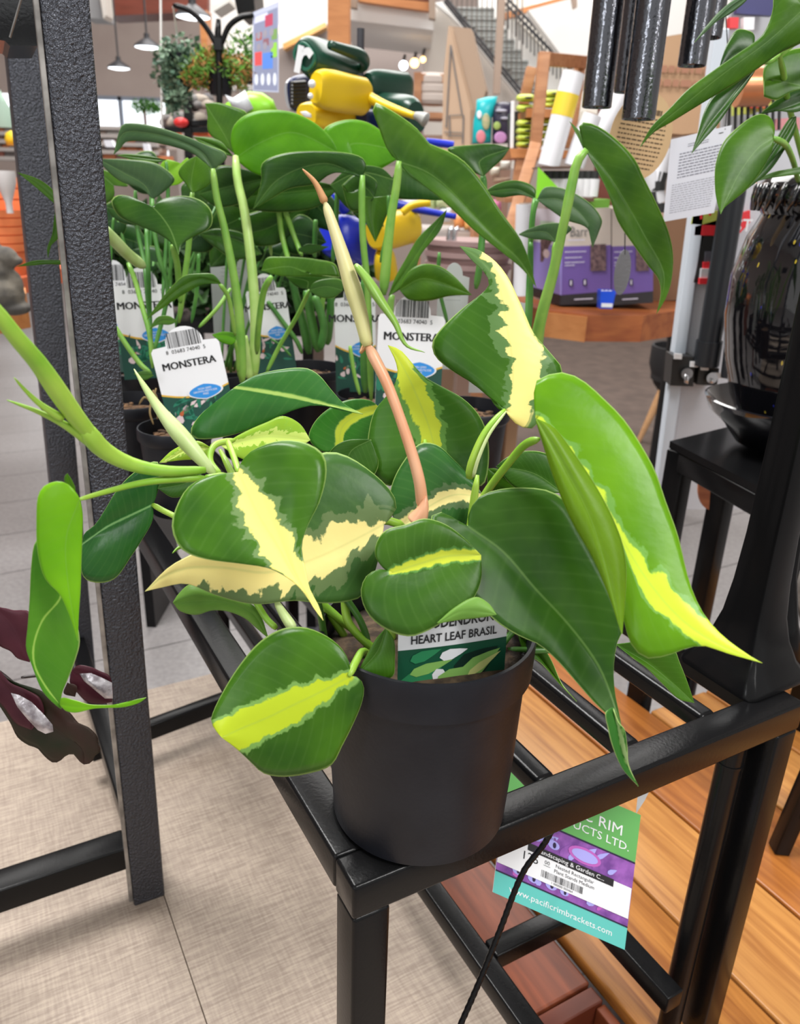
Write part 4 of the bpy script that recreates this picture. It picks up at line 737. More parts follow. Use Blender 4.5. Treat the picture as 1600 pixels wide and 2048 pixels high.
SQ(.275, .396, .125, .75, ZD - .05, ZD - .012, MB(), ch=.003).build('lid', redm, crate)
SQ(.275, .396, .10, .122, ZD - .12, ZD - .014, MB(), ch=.002).build('side_board', wood('red_brown_edge', (.16, .035, .015), (.1, .02, .01), 5, .45, aE + PI / 2, 10), crate)
SQ(.385, .3985, -.5, .10, ZD - .12, ZD - .02, MB(), ch=.002).build('side_board', redm, crate)
SQ(.275, .385, -.5, .10, ZD - .13, ZD - .11, MB(), ch=.002).build('bottom_board', deckm[0], crate)
SQ(.275, .396, -.5, .75, 0.0, ZD - .131, MB(), ch=.002).build('base', redm, crate)
# crumbs and screws on the laminate
# ------------------------------------------------------------------ textured steel shelf at the left
shelf = thing('metal_shelf_unit', Vector((-.36, .84, ZD)), 'black crinkle-painted square steel shelf unit at the left edge of the view', 'shelf unit')
SILV = mat('grey_metal_and_lit_face', (.42, .40, .38), .35, .6, (.2, .19, .18), 40)  # grey for wire and brace; on the strip it paints grazing light
def post(bp, tpx, Y1, w, name='post', z0=ZD):
    a_ = Vector(bp); b_ = at(tpx[0], tpx[1], Y1); d = (b_ - a_).normalized(); b_ = a_ + d * ((1.95 - a_.z) / d.z)
    return MB().bar(a_, b_, w, w, TEXB, side=ex, ch=.003).build(name, TEXB, shelf, smooth='auto'), a_, b_
PF_ = Vector((-.3277, .822, ZD)) + ex * 0
o1, f0, f1 = post(PF_ - ex * .004, (123, 0), .822, .041)
o2, r0, r1 = post(S(-.06, 1.09, ZD - ZT), (46, 120), 1.34, .046)
def lerp(a, b, z): t = (z - a.z) / (b.z - a.z); return a.lerp(b, t)
for z_, nm in ((.525, 'bottom_rail'), (1.52, 'top_rail')):
    p_ = lerp(f0, f1, z_)
    MB().bar(p_ - ex * .6, p_ - ex * .021, .038, .036, BLACK, ch=.003).build(nm, BLACK, shelf, smooth='auto')
for z_ in (1.56,):
    p_ = lerp(r0, r1, z_)
    MB().bar(p_ - ex * .5, p_ - ex * .02, .034, .034, BLACK, ch=.003).build('back_rail', BLACK, shelf, smooth='auto')
pa = lerp(f0, f1, .52) + ey * .022; 
MB().bar(pa, pa + ey * .55, .03, .034, BLACK, ch=.003).build('side_rail', BLACK, shelf, smooth='auto')
MB().bar(atz(180, 1503, .5) , atz(470, 1395, .5), .022, .03, BLACK, ch=.003).build('stretcher', BLACK, shelf, smooth='auto')
# pale strip standing in for light grazing the front post's left face
ww = MB(); k0 = lerp(f0, f1, .45) - ex * .0235 - ey * .017; k1 = lerp(f0, f1, 1.62) - ex * .0235 - ey * .017
ww.bar(k0, k1, .005, .005, SILV, side=ex, ch=.001).build('lit_face_strip', SILV, shelf)
pt_ = at(20, 20, .93)
MB().prism([at(-60, -60, .95), at(85, -60, .95), at(75, 92, .95), at(20, 92, .95), at(10, 82, .95), at(-60, 70, .95)], (-.05, .1, 0), BLACK).build('gusset', BLACK, shelf)
MB().tube([at(43, -5, .9), at(20, 75, .9)], .0012, SILV, 6).build('wire', SILV, shelf)
# ------------------------------------------------------------------ black flared column standing on the stand
col_c = atz(1484, 1338, ZT)
col = thing('flared_column', col_c, 'glossy black square column with flared foot standing on the stand corner at right', 'column')
GLB = mat('black_lacquer', (.005, .005, .0055), .2, 0, spec=.2)
def sqloft(c, prof, m, n=5):
    mb = MB(); rings = []
    for (h, w) in prof:
        ring = []
        cc = w * .22
        for sx, sy in ((1, 1), (-1, 1), (-1, -1), (1, -1)):
            for t in ([0, 45, 90] if sx == sy else [90, 45, 0]):
                a_ = math.radians(t); ring.append(c + ex * (sx * (w - cc + cc * math.cos(a_))) + ey * (sy * (w - cc + cc * math.sin(a_))) + Vector((0, 0, h)))
        rings.append(ring)
    k = 12; vs = [p for r_ in rings for p in r_]; fs = [(i * k + j, i * k + (j + 1) % k, (i + 1) * k + (j + 1) % k, (i + 1) * k + j) for i in range(len(rings) - 1) for j in range(k)]
    fs += [tuple(range(k)), tuple((len(rings) - 1) * k + j for j in range(k))]
    mb.add(vs, fs, m); return mb
sqloft(col_c, [(.0005, .046), (.008, .045), (.02, .036), (.04, .028), (.065, .0225), (.1, .0195), (.15, .0175), (.24, .0165), (.45, .016), (.7, .016)], GLB).build('shaft', GLB, col, smooth='auto')
sqloft(col_c + Vector((0, 0, .7)), [(.0, .02), (.01, .024), (.02, .024), (.03, .02)], GLB).build('capital', GLB, col, smooth='auto')
# second, outward leg of the column
mbx = MB(); 
mbx.tube([at(1665, 620, .74), at(1640, 800, .735), at(1600, 1000, .73), at(1578, 1150, .725), at(1572, 1250, .72), at(1580, 1350, .715)], [.007, .007, .007, .0075, .012, .022], GLB, 16)
mbx.build('brace', GLB, col, smooth=True)
# other stand foot far right on the deck
oth = thing('black_stand_frame', at(1580, 1700, .95) * 1, 'black metal stand frame cut off by the right edge, standing on the pine table', 'stand')
oth.location.z = ZD
p0 = atz(1557, 1700, ZD); p1 = atz(1620, 1730, ZD)
MB().bar(p0, p0 + Vector((.075, .02, .5)), .024, .024, BLACK).build('leg', BLACK, oth, smooth='auto')
MB().bar(p0 + Vector((.012, 0, .08)), p0 + Vector((.35, .03, .03)), .022, .022, BLACK).build('rail', BLACK, oth, smooth='auto')
MB().bar(p0 + Vector((.10, .02, .0)), p0 + Vector((-.02, .1, .42)), .004, .012, SILV).build('brace', SILV, oth, smooth='auto')
# ------------------------------------------------------------------ price tag under the stand
class Quad(Plate):
    def __init__(s, bl, br, tr, tl, W_=1, H_=1):
        bl, br, tr, tl = [Vector(q) for q in (bl, br, tr, tl)]; nn = (br - bl).cross(tr - bl); o_ = Vector((0, 0, H)); d_ = tl - o_; tl = o_ + d_ * ((bl - o_).dot(nn) / d_.dot(nn))
        s.c = [bl, br, tr, tl]; s.W = W_; s.H = H_; s.mb = MB(); s.n = (s.c[1] - s.c[0]).cross(s.c[3] - s.c[0]).normalized(); s.curve = 0
    def pt(s, a, b, h=0):
        u, v = a / s.W, b / s.H; c = s.c; return (c[0] * (1 - u) + c[1] * u) * (1 - v) + (c[3] * (1 - u) + c[2] * u) * v + s.n * h
    def slab(s, m, th=.0006): s.mb.prism([s.pt(0, 0, -th), s.pt(s.W, 0, -th), s.pt(s.W, s.H, -th), s.pt(0, s.H, -th)], s.n * th, m); return s
    def quad(s, m, x0=0, y0=0, x1=None, y1=None, lay=1):
        x1 = s.W if x1 is None else x1; y1 = s.H if y1 is None else y1
        return s.rect(x0, y0, x1, y1, m, lay)
def sx_(c): return (900 + c[0] * .4375, 1350 + c[1] * .4375)
def sp(c, Y): q = sx_(c); return at(q[0], q[1], Y)
PGRN = mat('print_leaf_green', (.13, .42, .11), .4); AQ = mat('print_aqua', (.12, .55, .5), .4); PUR = mat('print_purple', (.16, .05, .28), .4, 0, (.35, .12, .5), 60); LAV = mat('print_lavender', (.4, .38, .85), .4); MAG = mat('print_magenta', (.5, .12, .5), .4); NIG = mat('print_night', (.02, .012, .05), .4)
pt = Quad(sp((195, 992), .575), sp((798, 1256), .585), sp((872, 640), .65), sp((270, 380), .64), 6, 6)
pt.slab(WHITE); pt.quad(AQ, 0, 0, 6, .95); pt.quad(NIG, 0, .95, 6, 1.02, 2); pt.quad(PUR, 0, 1.02, 6, 3.85); pt.quad(NIG, 0, 3.78, 6, 3.86, 2); pt.quad(PGRN, 0, 3.86, 6, 6)
rr = random.Random(5)
for i in range(26):
    x = rr.uniform(.1, 5); y = rr.choice([rr.uniform(1.1, 1.5), rr.uniform(2.7, 3.3)])
    leafpoly(pt, x, y, rr.uniform(.4, .8), rr.uniform(.07, .16), rr.uniform(.3, 2.6), rr.choice([LAV, MAG, PUR, LAV]), 3)
for (x, y, r_) in ((.5, 3.1, .16), (1.0, 3.15, .2), (1.55, 3.1, .2), (2.3, 3.1, .26), (.9, 1.35, .22), (1.6, 1.3, .24), (2.4, 1.35, .26), (3.0, 1.3, .2)):
    pt.poly([(x + r_ * math.cos(t), y + r_ * .75 * math.sin(t)) for t in [2 * PI * i / 14 for i in range(14)]], LAV, 4); pt.poly([(x + r_ * .3 * math.cos(t) + .03, y + r_ * .5 * math.sin(t)) for t in [2 * PI * i / 10 for i in range(10)]], NIG, 5)
pt.poly([(3.7 + .75 * math.cos(t), 3.2 + .36 * math.sin(t)) for t in [2 * PI * i / 20 for i in range(20)]], MAG, 4); pt.poly([(3.7 + .6 * math.cos(t), 3.2 + .25 * math.sin(t)) for t in [2 * PI * i / 20 for i in range(20)]], LAV, 5)
pt.rect(0, 1.35, 5.95, 2.7, WHITE, 6)
pt.rect(1.2, 2.42, 5.1, 2.75, INK, 7); pt.text('Landscaping & Garden C...', 3.15, 2.585, .27, WHITE, lay=8, sx=1.05)
pt.text('125', 1.35, 2.13, .52, INK, lay=7); pt.text('00', 2.1, 2.22, .24, INK, lay=7); pt.rect(1.95, 2.07, 2.25, 2.09, INK, 7)
pt.text('Nested Rectangular', 3.35, 2.25, .22, INK, lay=7); pt.text('Plant Stands Medium', 3.35, 2.02, .22, INK, lay=7)
pt.barcode(1.9, 1.55, 3.8, 1.85, INK, 7, 34, 4); pt.text('1 000000 050464', 2.85, 1.46, .14, INK, lay=7)
pt.text('www.pacificrimbrackets.com', 3.0, .45, .38, WHITE, lay=2, sx=1.06); pt.text('PACIFIC RIM', 3.3, 4.95, .66, WHITE, lay=2, sx=1.1); pt.text('PRODUCTS LTD.', 3.6, 4.35, .5, WHITE, lay=2, sx=1.1)
pt.build('price_tag', label='green, purple and aqua price tag hanging below the front rail of the plant stand', category='tag')
zt = [tuple(atz(1118, 1632, ZT - .034)), tuple(at(1090, 1685, .53)), tuple(at(1046, 1745, .52)), tuple(at(1000, 1860, .5)), tuple(at(960, 1960, .48)), tuple(at(905, 2085, .46))]
q = crs(zt, 70); mb = MB().tube(q, [.0026 + .0004 * (i % 2) for i in range(70)], BLACK, 8, flat=.8)
mb.build('zip_tie', mat('zip_tie_plastic', (.03, .03, .035), .5), label='black ribbed cable tie dangling diagonally in front of the price tag', category='cable tie')
mb = MB().prism([at(x, y, .66) for x, y in ((1302, 1575), (1290, 1600), (1272, 1628), (1276, 1590))], (0, .0008, 0), mat('tag_back_white', (.7, .75, .78), .5))
mb.build('paper_tag', mat('tag_back_white', (.7, .75, .78), .5), label='small pale paper corner behind the front rail near the price tag', category='tag')
mb = MB().prism([atz(x, y, ZT - .045) for x, y in ((987, 1568), (1014, 1552), (996, 1540))], (0, 0, .0008), PGRN)
mb.build('paper_tag', PGRN, label='small bright green paper triangle showing between pot and front rail', category='tag')
# ------------------------------------------------------------------ begonia at the lower left
beg = thing('begonia', at(-120, 1500, .66), 'dark maroon begonia leaves with silver blotches drooping in at the lower left edge', 'potted plant')
bg = leafmat('begonia_leaf', (.05, .008, .016), (.10, .022, .035), None, edge=0, rough=.4, tl=.1, vein=0, rib=(.1, .03, .04))
bg2 = leafmat('begonia_green', (.012, .022, .008), (.05, .022, .018), None, edge=0, rough=.4, tl=.1, vein=0, rib=(.05, .04, .03))
silv = mat('begonia_silver', (.24, .21, .23), .3, .4, (.6, .57, .6), 120, bump=.8, bscale=200)
BG = lambda *a, **k: leaf(beg, *a, rimm=mat('begonia_edge', (.05, .02, .02), .5), thick=.0005, **k)
BG('bl', .62, [(-60, 1240), (130, 1420), (330, 1600), (480, 1700)], [(-60, 1240), (0, 1262), (60, 1330), (110, 1352), (220, 1368), (300, 1420), (345, 1450), (400, 1500), (450, 1560), (500, 1580), (558, 1638), (560, 1680), (578, 1718), (540, 1750), (525, 1785), (480, 1797)],
   [(-60, 1240), (-40, 1400), (10, 1480), (60, 1560), (100, 1640), (160, 1685), (215, 1705), (250, 1745), (305, 1787), (345, 1775), (380, 1745), (420, 1738), (450, 1775), (480, 1797)], bg2, g=(0, -.1), bulge=.3)
BG('bl', .617, [(-60, 1240), (60, 1380), (180, 1540)], [(-60, 1240), (0, 1262), (60, 1330), (150, 1370), (230, 1420), (250, 1520), (180, 1600)], [(-60, 1240), (-30, 1400), (30, 1480), (90, 1560), (180, 1600)], bg, g=(0, -.1), bulge=.3, s0=.05)
def blotch(pts, Y, gy=-.1):
    c0 = pts[0]; f = lambda p: tp('bl', p, Y + gy * (p[1] - 1240) * .35 / 1000)
    mb = MB(); k = len(pts); cx = sum(p[0] for p in pts) / k; cy = sum(p[1] for p in pts) / k; cc = f((cx, cy)) - Vector((0, .004, 0))
    base = [f(p) for p in pts]; mid = [b.lerp(cc, .5) - Vector((0, .0015, 0)) for b in base]
    mb.add(base + mid + [cc], [(i, (i + 1) % k, k + (i + 1) % k, k + i) for i in range(k)] + [(k + i, k + (i + 1) % k, 2 * k) for i in range(k)], silv)
    return mb.build('silver_blotch', silv, beg, smooth=True)
blotch([(62, 1388), (110, 1400), (180, 1440), (250, 1510), (300, 1570), (305, 1610), (260, 1622), (215, 1600), (150, 1530), (100, 1470)], .606)
BG('bl', .66, [(-80, 860), (60, 990), (170, 1210)], [(-80, 860), (0, 898), (40, 905), (80, 915), (160, 920), (200, 1000), (220, 1100), (170, 1212)], [(-80, 860), (-60, 1050), (0, 1120), (60, 1150), (100, 1190), (170, 1212)], bg, g=(0, -.1), bulge=.3, s0=.05)
blotch([(0, 985), (40, 1000), (80, 1030), (140, 1090), (130, 1110), (80, 1100), (0, 1060), (-20, 1020)], .652)
blotch([(90, 950), (150, 945), (200, 965), (200, 1010), (150, 1000), (110, 980)], .652)
BG('bl', .67, [(410, 1260), (520, 1340), (640, 1440)], [(410, 1260), (450, 1230), (520, 1240), (570, 1262), (625, 1290), (645, 1360), (640, 1440)], [(410, 1260), (400, 1330), (440, 1385), (500, 1440), (580, 1450), (640, 1440)], bg, g=(0, -.1), bulge=.3, s0=.05)
blotch([(455, 1278), (520, 1275), (580, 1300), (640, 1330), (645, 1420), (600, 1420), (540, 1370), (480, 1320)], .662)
BG('bl', .665, [(385, 1330), (400, 1370), (430, 1410)], [(385, 1330), (440, 1350), (430, 1410)], [(385, 1330), (365, 1390), (430, 1410)], bg2, s0=.05, bulge=.1)
stem(beg, 'bl', [(-200, 1180, .6), (-60, 1240, .62), (0, 1270, .625), (110, 1360, .62)], .0015, mat('begonia_stem', (.03, .02, .02), .4))
stem(beg, 'bl', [(-200, 1100, .66), (-80, 1020, .67), (-60, 860, .66)], .0015, mat('begonia_stem', (.03, .02, .02), .4))
stem(beg, 'bl', [(120, 1300, .66), (300, 1280, .67), (410, 1265, .67)], .0015, mat('begonia_stem', (.03, .02, .02), .4))
MB().lathe(at(-260, 1560, .66), [(0, 0), (.05, .0), (.06, .1), (.064, .1), (.064, .115), (.058, .115), (0, .1)], POTB, 32).build('pot', POTB, beg, smooth='auto')
# ------------------------------------------------------------------ right: vase with hanging plant, side stand, chimes
vc = at(1640, 600, 1.3)
zb = at(1640, 935, 1.3).z
side = thing('black_side_stand', Vector((vc.x, 1.3, 0)), 'glossy black square side stand carrying the dark glazed vase at right', 'stand')
zs = at(1345, 885, 1.32).z
cor = [atz(1340, 882, zs), atz(1462, 852, zs), atz(1760, 925, zs), atz(1610, 1020, zs)]
MB().prism([p - Vector((0, 0, .012)) for p in cor], (0, 0, .012), GLB).build('top', GLB, side)
for i in range(4):
    p, q_ = cor[i], cor[(i + 1) % 4]; inn = (cor[0] + cor[1] + cor[2] + cor[3]) / 4; sh = lambda v: v + (inn - v).normalized() * .022 - Vector((0, 0, .03))
    MB().bar(sh(p), sh(q_), .028, .034, GLB).build('apron', GLB, side, smooth='auto')
for i in range(4):
    p = cor[i]; inn = (cor[0] + cor[1] + cor[2] + cor[3]) / 4; b_ = p + (inn - p).normalized() * .022
    MB().bar(Vector((b_.x, b_.y, 0)), Vector((b_.x, b_.y, zs - .0125)), .036, .036, GLB, side=(cor[1] - cor[0])).build('leg', GLB, side, smooth='auto')
ovm = wood('varnished_disc', (.5, .16, .05), (.32, .08, .02), 12, .3, None, 6)
oc = at(1432, 970, 1.42); P = Plate(oc, (1, .05, 0), (0, .1, 1)); P.slab([(.033 * math.cos(t), .05 * math.sin(t)) for t in [2 * PI * i / 32 for i in range(32)]], ovm, .006)
BRK = mat('burnt_print', (.12, .035, .012), .6); P.poly([(-.012, .006), (-.004, .008), (.015, -.006), (.014, -.011), (.0, -.001)], BRK, 2)
for k_ in range(6): P.rect(-.014 + k_ * .0045, -.006 - k_ * .0028, -.0115 + k_ * .0045, -.003 - k_ * .0028, BRK, 2)
P.poly([(-.008, .012), (-.006, .024), (.008, .022), (.007, .012), (.005, .018)], BRK, 3)
P.build('wooden_disc', label='oval varnished wooden disc with dark lettering hanging under the black side stand', category='chime disc')
PVx = .0; m_vase = mat('glossy_black_glaze', (.006, .006, .009), .06, 0, coat=1, spec=.8)
def glaze():
    m = bpy.data.materials.new('speckled_black_glaze'); m.use_nodes = True; N, L = nt(m); b = N['Principled BSDF']; tc = N.new('ShaderNodeTexCoord')
    mp = N.new('ShaderNodeMapping'); mp.inputs['Scale'].default_value = (1, 1, .35); L.new(tc.outputs['Object'], mp.inputs[0])
    t = N.new('ShaderNodeTexVoronoi'); t.inputs['Scale'].default_value = 60; L.new(mp.outputs[0], t.inputs['Vector']); r = N.new('ShaderNodeMath'); r.operation = 'LESS_THAN'; r.inputs[1].default_value = .09; L.new(t.outputs['Distance'], r.inputs[0])
    cr_ = N.new('ShaderNodeValToRGB'); e = cr_.color_ramp.elements; e[0].color = (.6, .45, .05, 1); e[1].color = (.03, .04, .4, 1); cr_.color_ramp.interpolation = 'CONSTANT'; e[1].position = .5
    sp_ = N.new('ShaderNodeSeparateColor'); L.new(t.outputs['Color'], sp_.inputs[0]); L.new(sp_.outputs[0], cr_.inputs[0])
    x = N.new('ShaderNodeMix'); x.data_type = 'RGBA'; x.inputs['A'].default_value = (.006, .006, .008, 1); L.new(r.outputs[0], x.inputs[0]); L.new(cr_.outputs[0], x.inputs['B']); L.new(x.outputs['Result'], b.inputs['Base Color'])
    b.inputs['Roughness'].default_value = .05; b.inputs['Coat Weight'].default_value = 1
    n_ = N.new('ShaderNodeTexNoise'); n_.inputs['Scale'].default_value = 25; L.new(tc.outputs['Object'], n_.inputs['Vector']); bp = N.new('ShaderNodeBump'); bp.inputs['Strength'].default_value = .25; bp.inputs['Distance'].default_value = .004; L.new(n_.outputs[0], bp.inputs['Height']); L.new(bp.outputs[0], b.inputs['Normal'])
    return m
GLZ = glaze()
vbase = Vector((vc.x, 1.3, zs + .001))
def zr(y): return at(1640, y, 1.3).z - vbase.z
rr_ = lambda px: px * 1.3 / 1600 * 1.02
vase = thing('glazed_vase', vbase, 'large glossy black glazed vase with ribbed rim and speckles, cut by the right edge', 'vase')
prof = [(0, zr(870) if zr(870) > .02 else .03)]
hgt_ = zr(352)
ys = [(860, 95), (800, 128), (720, 152), (640, 165), (560, 166), (480, 150), (450, 138), (432, 132), (415, 140), (395, 148), (375, 146), (358, 138), (352, 130), (356, 120), (400, 115), (440, 112)]
# scale heights so that the lowest ring sits in the saucer
pr = [(0, .03)] + [(rr_(r_), max(.03, zr(y))) for y, r_ in ys]
mb = MB().lathe(vbase, pr, GLZ, 72)
mb.build('body', GLZ, vase, smooth='auto')
mb = MB()
for i in range(36):
    a_ = 2 * PI * i / 36; R_ = rr_(149)
    mb.tube([vbase + Vector((R_ * math.cos(a_ + d_), R_ * math.sin(a_ + d_), h_)) for d_, h_ in ((0, zr(425)), (.05, zr(400)), (.1, zr(370)))], [.003, .0055, .003], m_vase, 6)
mb.build('ribbed_rim', m_vase, vase, smooth=True)
MB().lathe(vbase, [(0, .001), (.06, .001), (.085, .01), (.11, .04), (rr_(165), zr(828)), (rr_(175), zr(805)), (rr_(170), zr(803)), (rr_(150), zr(826)), (.09, .045), (0, .028)], m_vase, 64).build('saucer', m_vase, vase, smooth='auto')
hp = thing('trailing_philodendron', vbase + Vector((0, 0, hgt_)), 'green heart-leaf plant with big drooping pointed leaves in the glazed vase at upper right', 'plant')
MB().lathe(vbase, [(rr_(112), hgt_ - .012), (.05, hgt_ - .006), (0, hgt_ - .004)], SOIL, 32).build('soil', SOIL, hp, smooth=True)
def HL(*a, **k): k.setdefault('bulge', .4); return leaf(hp, *a, **k)
HL('tr', .95, [(1620, 60), (1400, 260), (1100, 480), (850, 680), (690, 810), (575, 942)], [(1620, 60), (1560, -60), (1440, -40), (1425, 60), (1395, 160), (1340, 245), (1200, 345), (1020, 470), (880, 575), (760, 700), (650, 810), (575, 942)],
   [(1620, 60), (1620, 260), (1560, 300), (1480, 335), (1350, 425), (1200, 525), (1040, 620), (900, 705), (770, 785), (660, 850), (575, 942)], m_mid, g=(0, -.05), fold=.8)
HL('tr', .97, [(1330, 420), (1150, 640), (1000, 820), (905, 985)], [(1330, 420), (1150, 540), (1040, 620), (985, 720), (950, 840), (905, 985)], [(1330, 420), (1270, 520), (1180, 640), (1070, 800), (980, 900), (905, 985)], m_dark)
HL('tr', .93, [(1290, -40), (1150, 60), (1020, 180), (925, 270)], [(1290, -40), (1180, 0), (1080, 80), (1000, 170), (925, 270)], [(1290, -40), (1240, 20), (1150, 90), (1060, 140), (1000, 200), (925, 270)], m_grey, s0=.05)
HL('tr', 1.0, [(1290, 330), (1180, 360), (1080, 450)], [(1290, 330), (1310, 240), (1290, 205), (1200, 190), (1140, 270), (1100, 370), (1080, 450)], [(1290, 330), (1200, 400), (1080, 450)], m_dark)
HL('tr', .98, [(1430, 882), (1330, 950), (1200, 1130), (1092, 1370)], [(1430, 882), (1438, 820), (1410, 752), (1350, 730), (1280, 755), (1190, 825), (1110, 910), (1060, 1050), (1055, 1200), (1070, 1300), (1092, 1370)],
   [(1430, 882), (1425, 950), (1360, 1080), (1260, 1210), (1170, 1285), (1115, 1330), (1092, 1370)], m_mid, fold=.6)
HL('tr', 1.03, [(1370, 500), (1480, 520), (1650, 560)], [(1370, 620), (1370, 430), (1440, 370), (1540, 320), (1650, 300)], [(1370, 620), (1450, 640), (1540, 590), (1650, 560)], m_mid, s0=.05)
HL('tr', 1.05, [(1340, 735), (1480, 700), (1640, 640)], [(1340, 735), (1450, 640), (1560, 575), (1640, 560)], [(1340, 735), (1450, 712), (1560, 720), (1640, 700)], m_dark, s0=.05)
HL('tr', 1.06, [(1575, 745), (1480, 900), (1250, 1220)], [(1575, 745), (1530, 760), (1440, 900), (1340, 1080), (1250, 1220)], [(1575, 745), (1570, 830), (1500, 960), (1400, 1100), (1250, 1220)], m_dark, s0=.05)
HL('tr', 1.1, [(1280, 1170), (1420, 1120), (1640, 1075)], [(1280, 1170), (1420, 1105), (1540, 1080), (1640, 1060)], [(1280, 1170), (1420, 1140), (1640, 1110)], m_mid, s0=.05, bulge=.1)
for q, r in (([(1430, 885, .98), (1500, 920, 1.02), (1545, 1000, 1.08), (1570, 1080, 1.15), (1590, 1170, 1.25)], .0035), ([(1600, 250, 1.0), (1540, 300, 1.0), (1470, 350, 1.0), (1490, 450, 1.02), (1520, 640, 1.06), (1600, 950, 1.15), (1660, 1180, 1.28)], .0035), ([(1700, 100, .95), (1760, 500, 1.05), (1700, 1150, 1.25)], .005), ([(1640, 600, 1.05), (1680, 1150, 1.25)], .004), ([(1470, 350, 1.0), (1380, 400, .98), (1300, 340, .98)], .002)):
    stem(hp, 'tr', q, r, sg)
# wind chimes
HAM = mat('hammered_black_tube', (.11, .115, .13), .1, 1.0, bump=.45, bscale=300)
MATS['hammered_black_tube'].node_tree.nodes['Principled BSDF'].inputs['Base Color'].default_value = (.16, .165, .185, 1)
ch = thing('wind_chime', at(1300, -150, 1.25), 'wind chime of thick hammered black metal tubes hanging in at the top right', 'wind chime')
def vt(px, py, Y, R, up=.55, label=None):
    b_ = at(px, py, Y); prof = [(R * .92, .02), (R * .92, 0.0008), (R * .94, 0), (R, .001), (R, up), (0, up)]
    o = MB().lathe(b_, prof, HAM, 40).build('tube', HAM, ch, smooth='auto')
    MB().tube([b_ + Vector((0, 0, up)), b_ + Vector((0, 0, up + .06))], .0012, mat('nylon_cord', (.02, .02, .02), .6), 6).build('cord', None if False else mat('nylon_cord', (.02, .02, .02), .6), ch)
vt(1193, 216, 1.2, .0195); vt(1276, 240, 1.17, .0215); vt(1248, 186, 1.3, .015); vt(1383, 133, 1.22, .0185); vt(1413, 77, 1.3, .02)
MB().lathe(at(1300, -170, 1.25) + Vector((0, 0, .42)), [(0, 0), (.12, 0), (.125, .005), (.125, .015), (.12, .02), (0, .02)], wood('chime_disc_wood', (.12, .04, .02), (.07, .02, .01), 10), 40).build('top_disc', MATS['chime_disc_wood'], ch, smooth='auto')
cs = at(1245, 545, 1.45)
P = Plate(cs, (1, .2, 0), (.06, 0, 1)); P.slab([(.0148 * math.cos(t), .038 * math.sin(t)) for t in [2 * PI * i / 32 for i in range(32)]], mat('sail_metal', (.22, .22, .235), .45, .4, bump=.8, bscale=500), .0012)
P.build('wind_sail', ch)
MB().tube([cs + Vector((0, 0, .03)), at(1250, 440, 1.45), at(1262, 150, 1.3), at(1300, -150, 1.25)], .0011, mat('nylon_cord', (.02, .02, .02), .6), 6).build('cord', mat('nylon_cord', (.02, .02, .02), .6), ch)
KR = mat('kraft_card', (.62, .42, .22), .6); KI = mat('kraft_ink', (.12, .07, .03), .6)
P = Plate(at(1281, 274, 1.34), (1, .05, -.12), (.1, 0, 1)); R1 = .0475
P.slab([(R1 * math.cos(t), R1 * 1.3 * math.sin(t)) for t in [2 * PI * i / 40 for i in range(40)]], KR, .001)
for i in range(12):
    y = .026 - i * .0062; hw = R1 * .8 * math.sqrt(max(0, 1 - (y / (R1 * 1.3)) ** 2)) * .95; P.lines(-hw, y - .002, hw, y + .002, 1, KI, 2, i, .5)
P.lines(-.02, .031, .024, .040, 1, KI, 2, 5, .8); P.build('round_card', label='round kraft card printed with text hanging behind the chime tubes', category='card')
P = Quad(*[tp('tr', p, 1.25) for p in ((725, 1420), (1050, 1362), (1165, 800), (775, 893))], 4, 6)
CARD = mat('white_card', (.72, .73, .82), .5); CI = mat('card_ink', (.2, .2, .26), .5)
P.slab(CARD, .001); P.lines(.7, 3.0, 3.6, 4.9, 9, CI, 2, 3, .35); P.lines(.4, .5, 3.6, 2.7, 13, mat('card_ink_light', (.36, .36, .42), .5), 2, 4, .3); P.lines(1.2, 5.15, 2.6, 5.45, 2, CI, 2, 9, .35); P.rect(3.2, 5.6, 3.5, 5.66, INK, 2)
P.build('instruction_card', label='white printed instruction card hanging tilted beside the chime tubes', category='card')
MB().tube([tp('tr', (1120, 830), 1.25), tp('tr', (1150, 500), 1.28), tp('tr', (1100, -300), 1.3)], .0008, mat('nylon_cord', (.02, .02, .02), .6), 5).build('hang_string', mat('nylon_cord', (.02, .02, .02), .6), label='thin dark string holding the white instruction card', category='string')
# ------------------------------------------------------------------ the shop behind
TAUPE = mat('taupe_plaster', (.5, .41, .375), .8, 0, (.54, .45, .41), 3); OFFW = mat('off_white_plaster', (.82, .81, .79), .75); WARMW = mat('warm_white_plaster', (.68, .63, .58), .75)
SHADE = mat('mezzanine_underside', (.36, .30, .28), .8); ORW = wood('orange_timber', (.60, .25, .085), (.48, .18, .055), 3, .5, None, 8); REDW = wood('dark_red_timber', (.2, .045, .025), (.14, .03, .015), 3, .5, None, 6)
PALEW = wood('pale_timber', (.52, .25, .12), (.38, .16, .07), 5, .5, None, 8); BRN = wood('brown_bench_timber', (.42, .13, .035), (.28, .07, .02), 4, .4, None, 8)
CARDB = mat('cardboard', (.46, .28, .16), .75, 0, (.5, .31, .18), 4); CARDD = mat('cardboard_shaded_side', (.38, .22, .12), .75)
def slab(tr, pts, Y, d, m, name, parent=None, **k):
    """outline facing the camera at distance Y, extruded away by d metres"""
    return MB().prism([tp(tr, p, Y) for p in pts], (0, d, 0), m).build(name, m, parent, **k)
def T_(name, tr, p, Y, label, cat, group=None, z=None):
    q = tp(tr, p, Y)
    if z is not None: q.z = z
    return thing(name, q, label, cat, group)
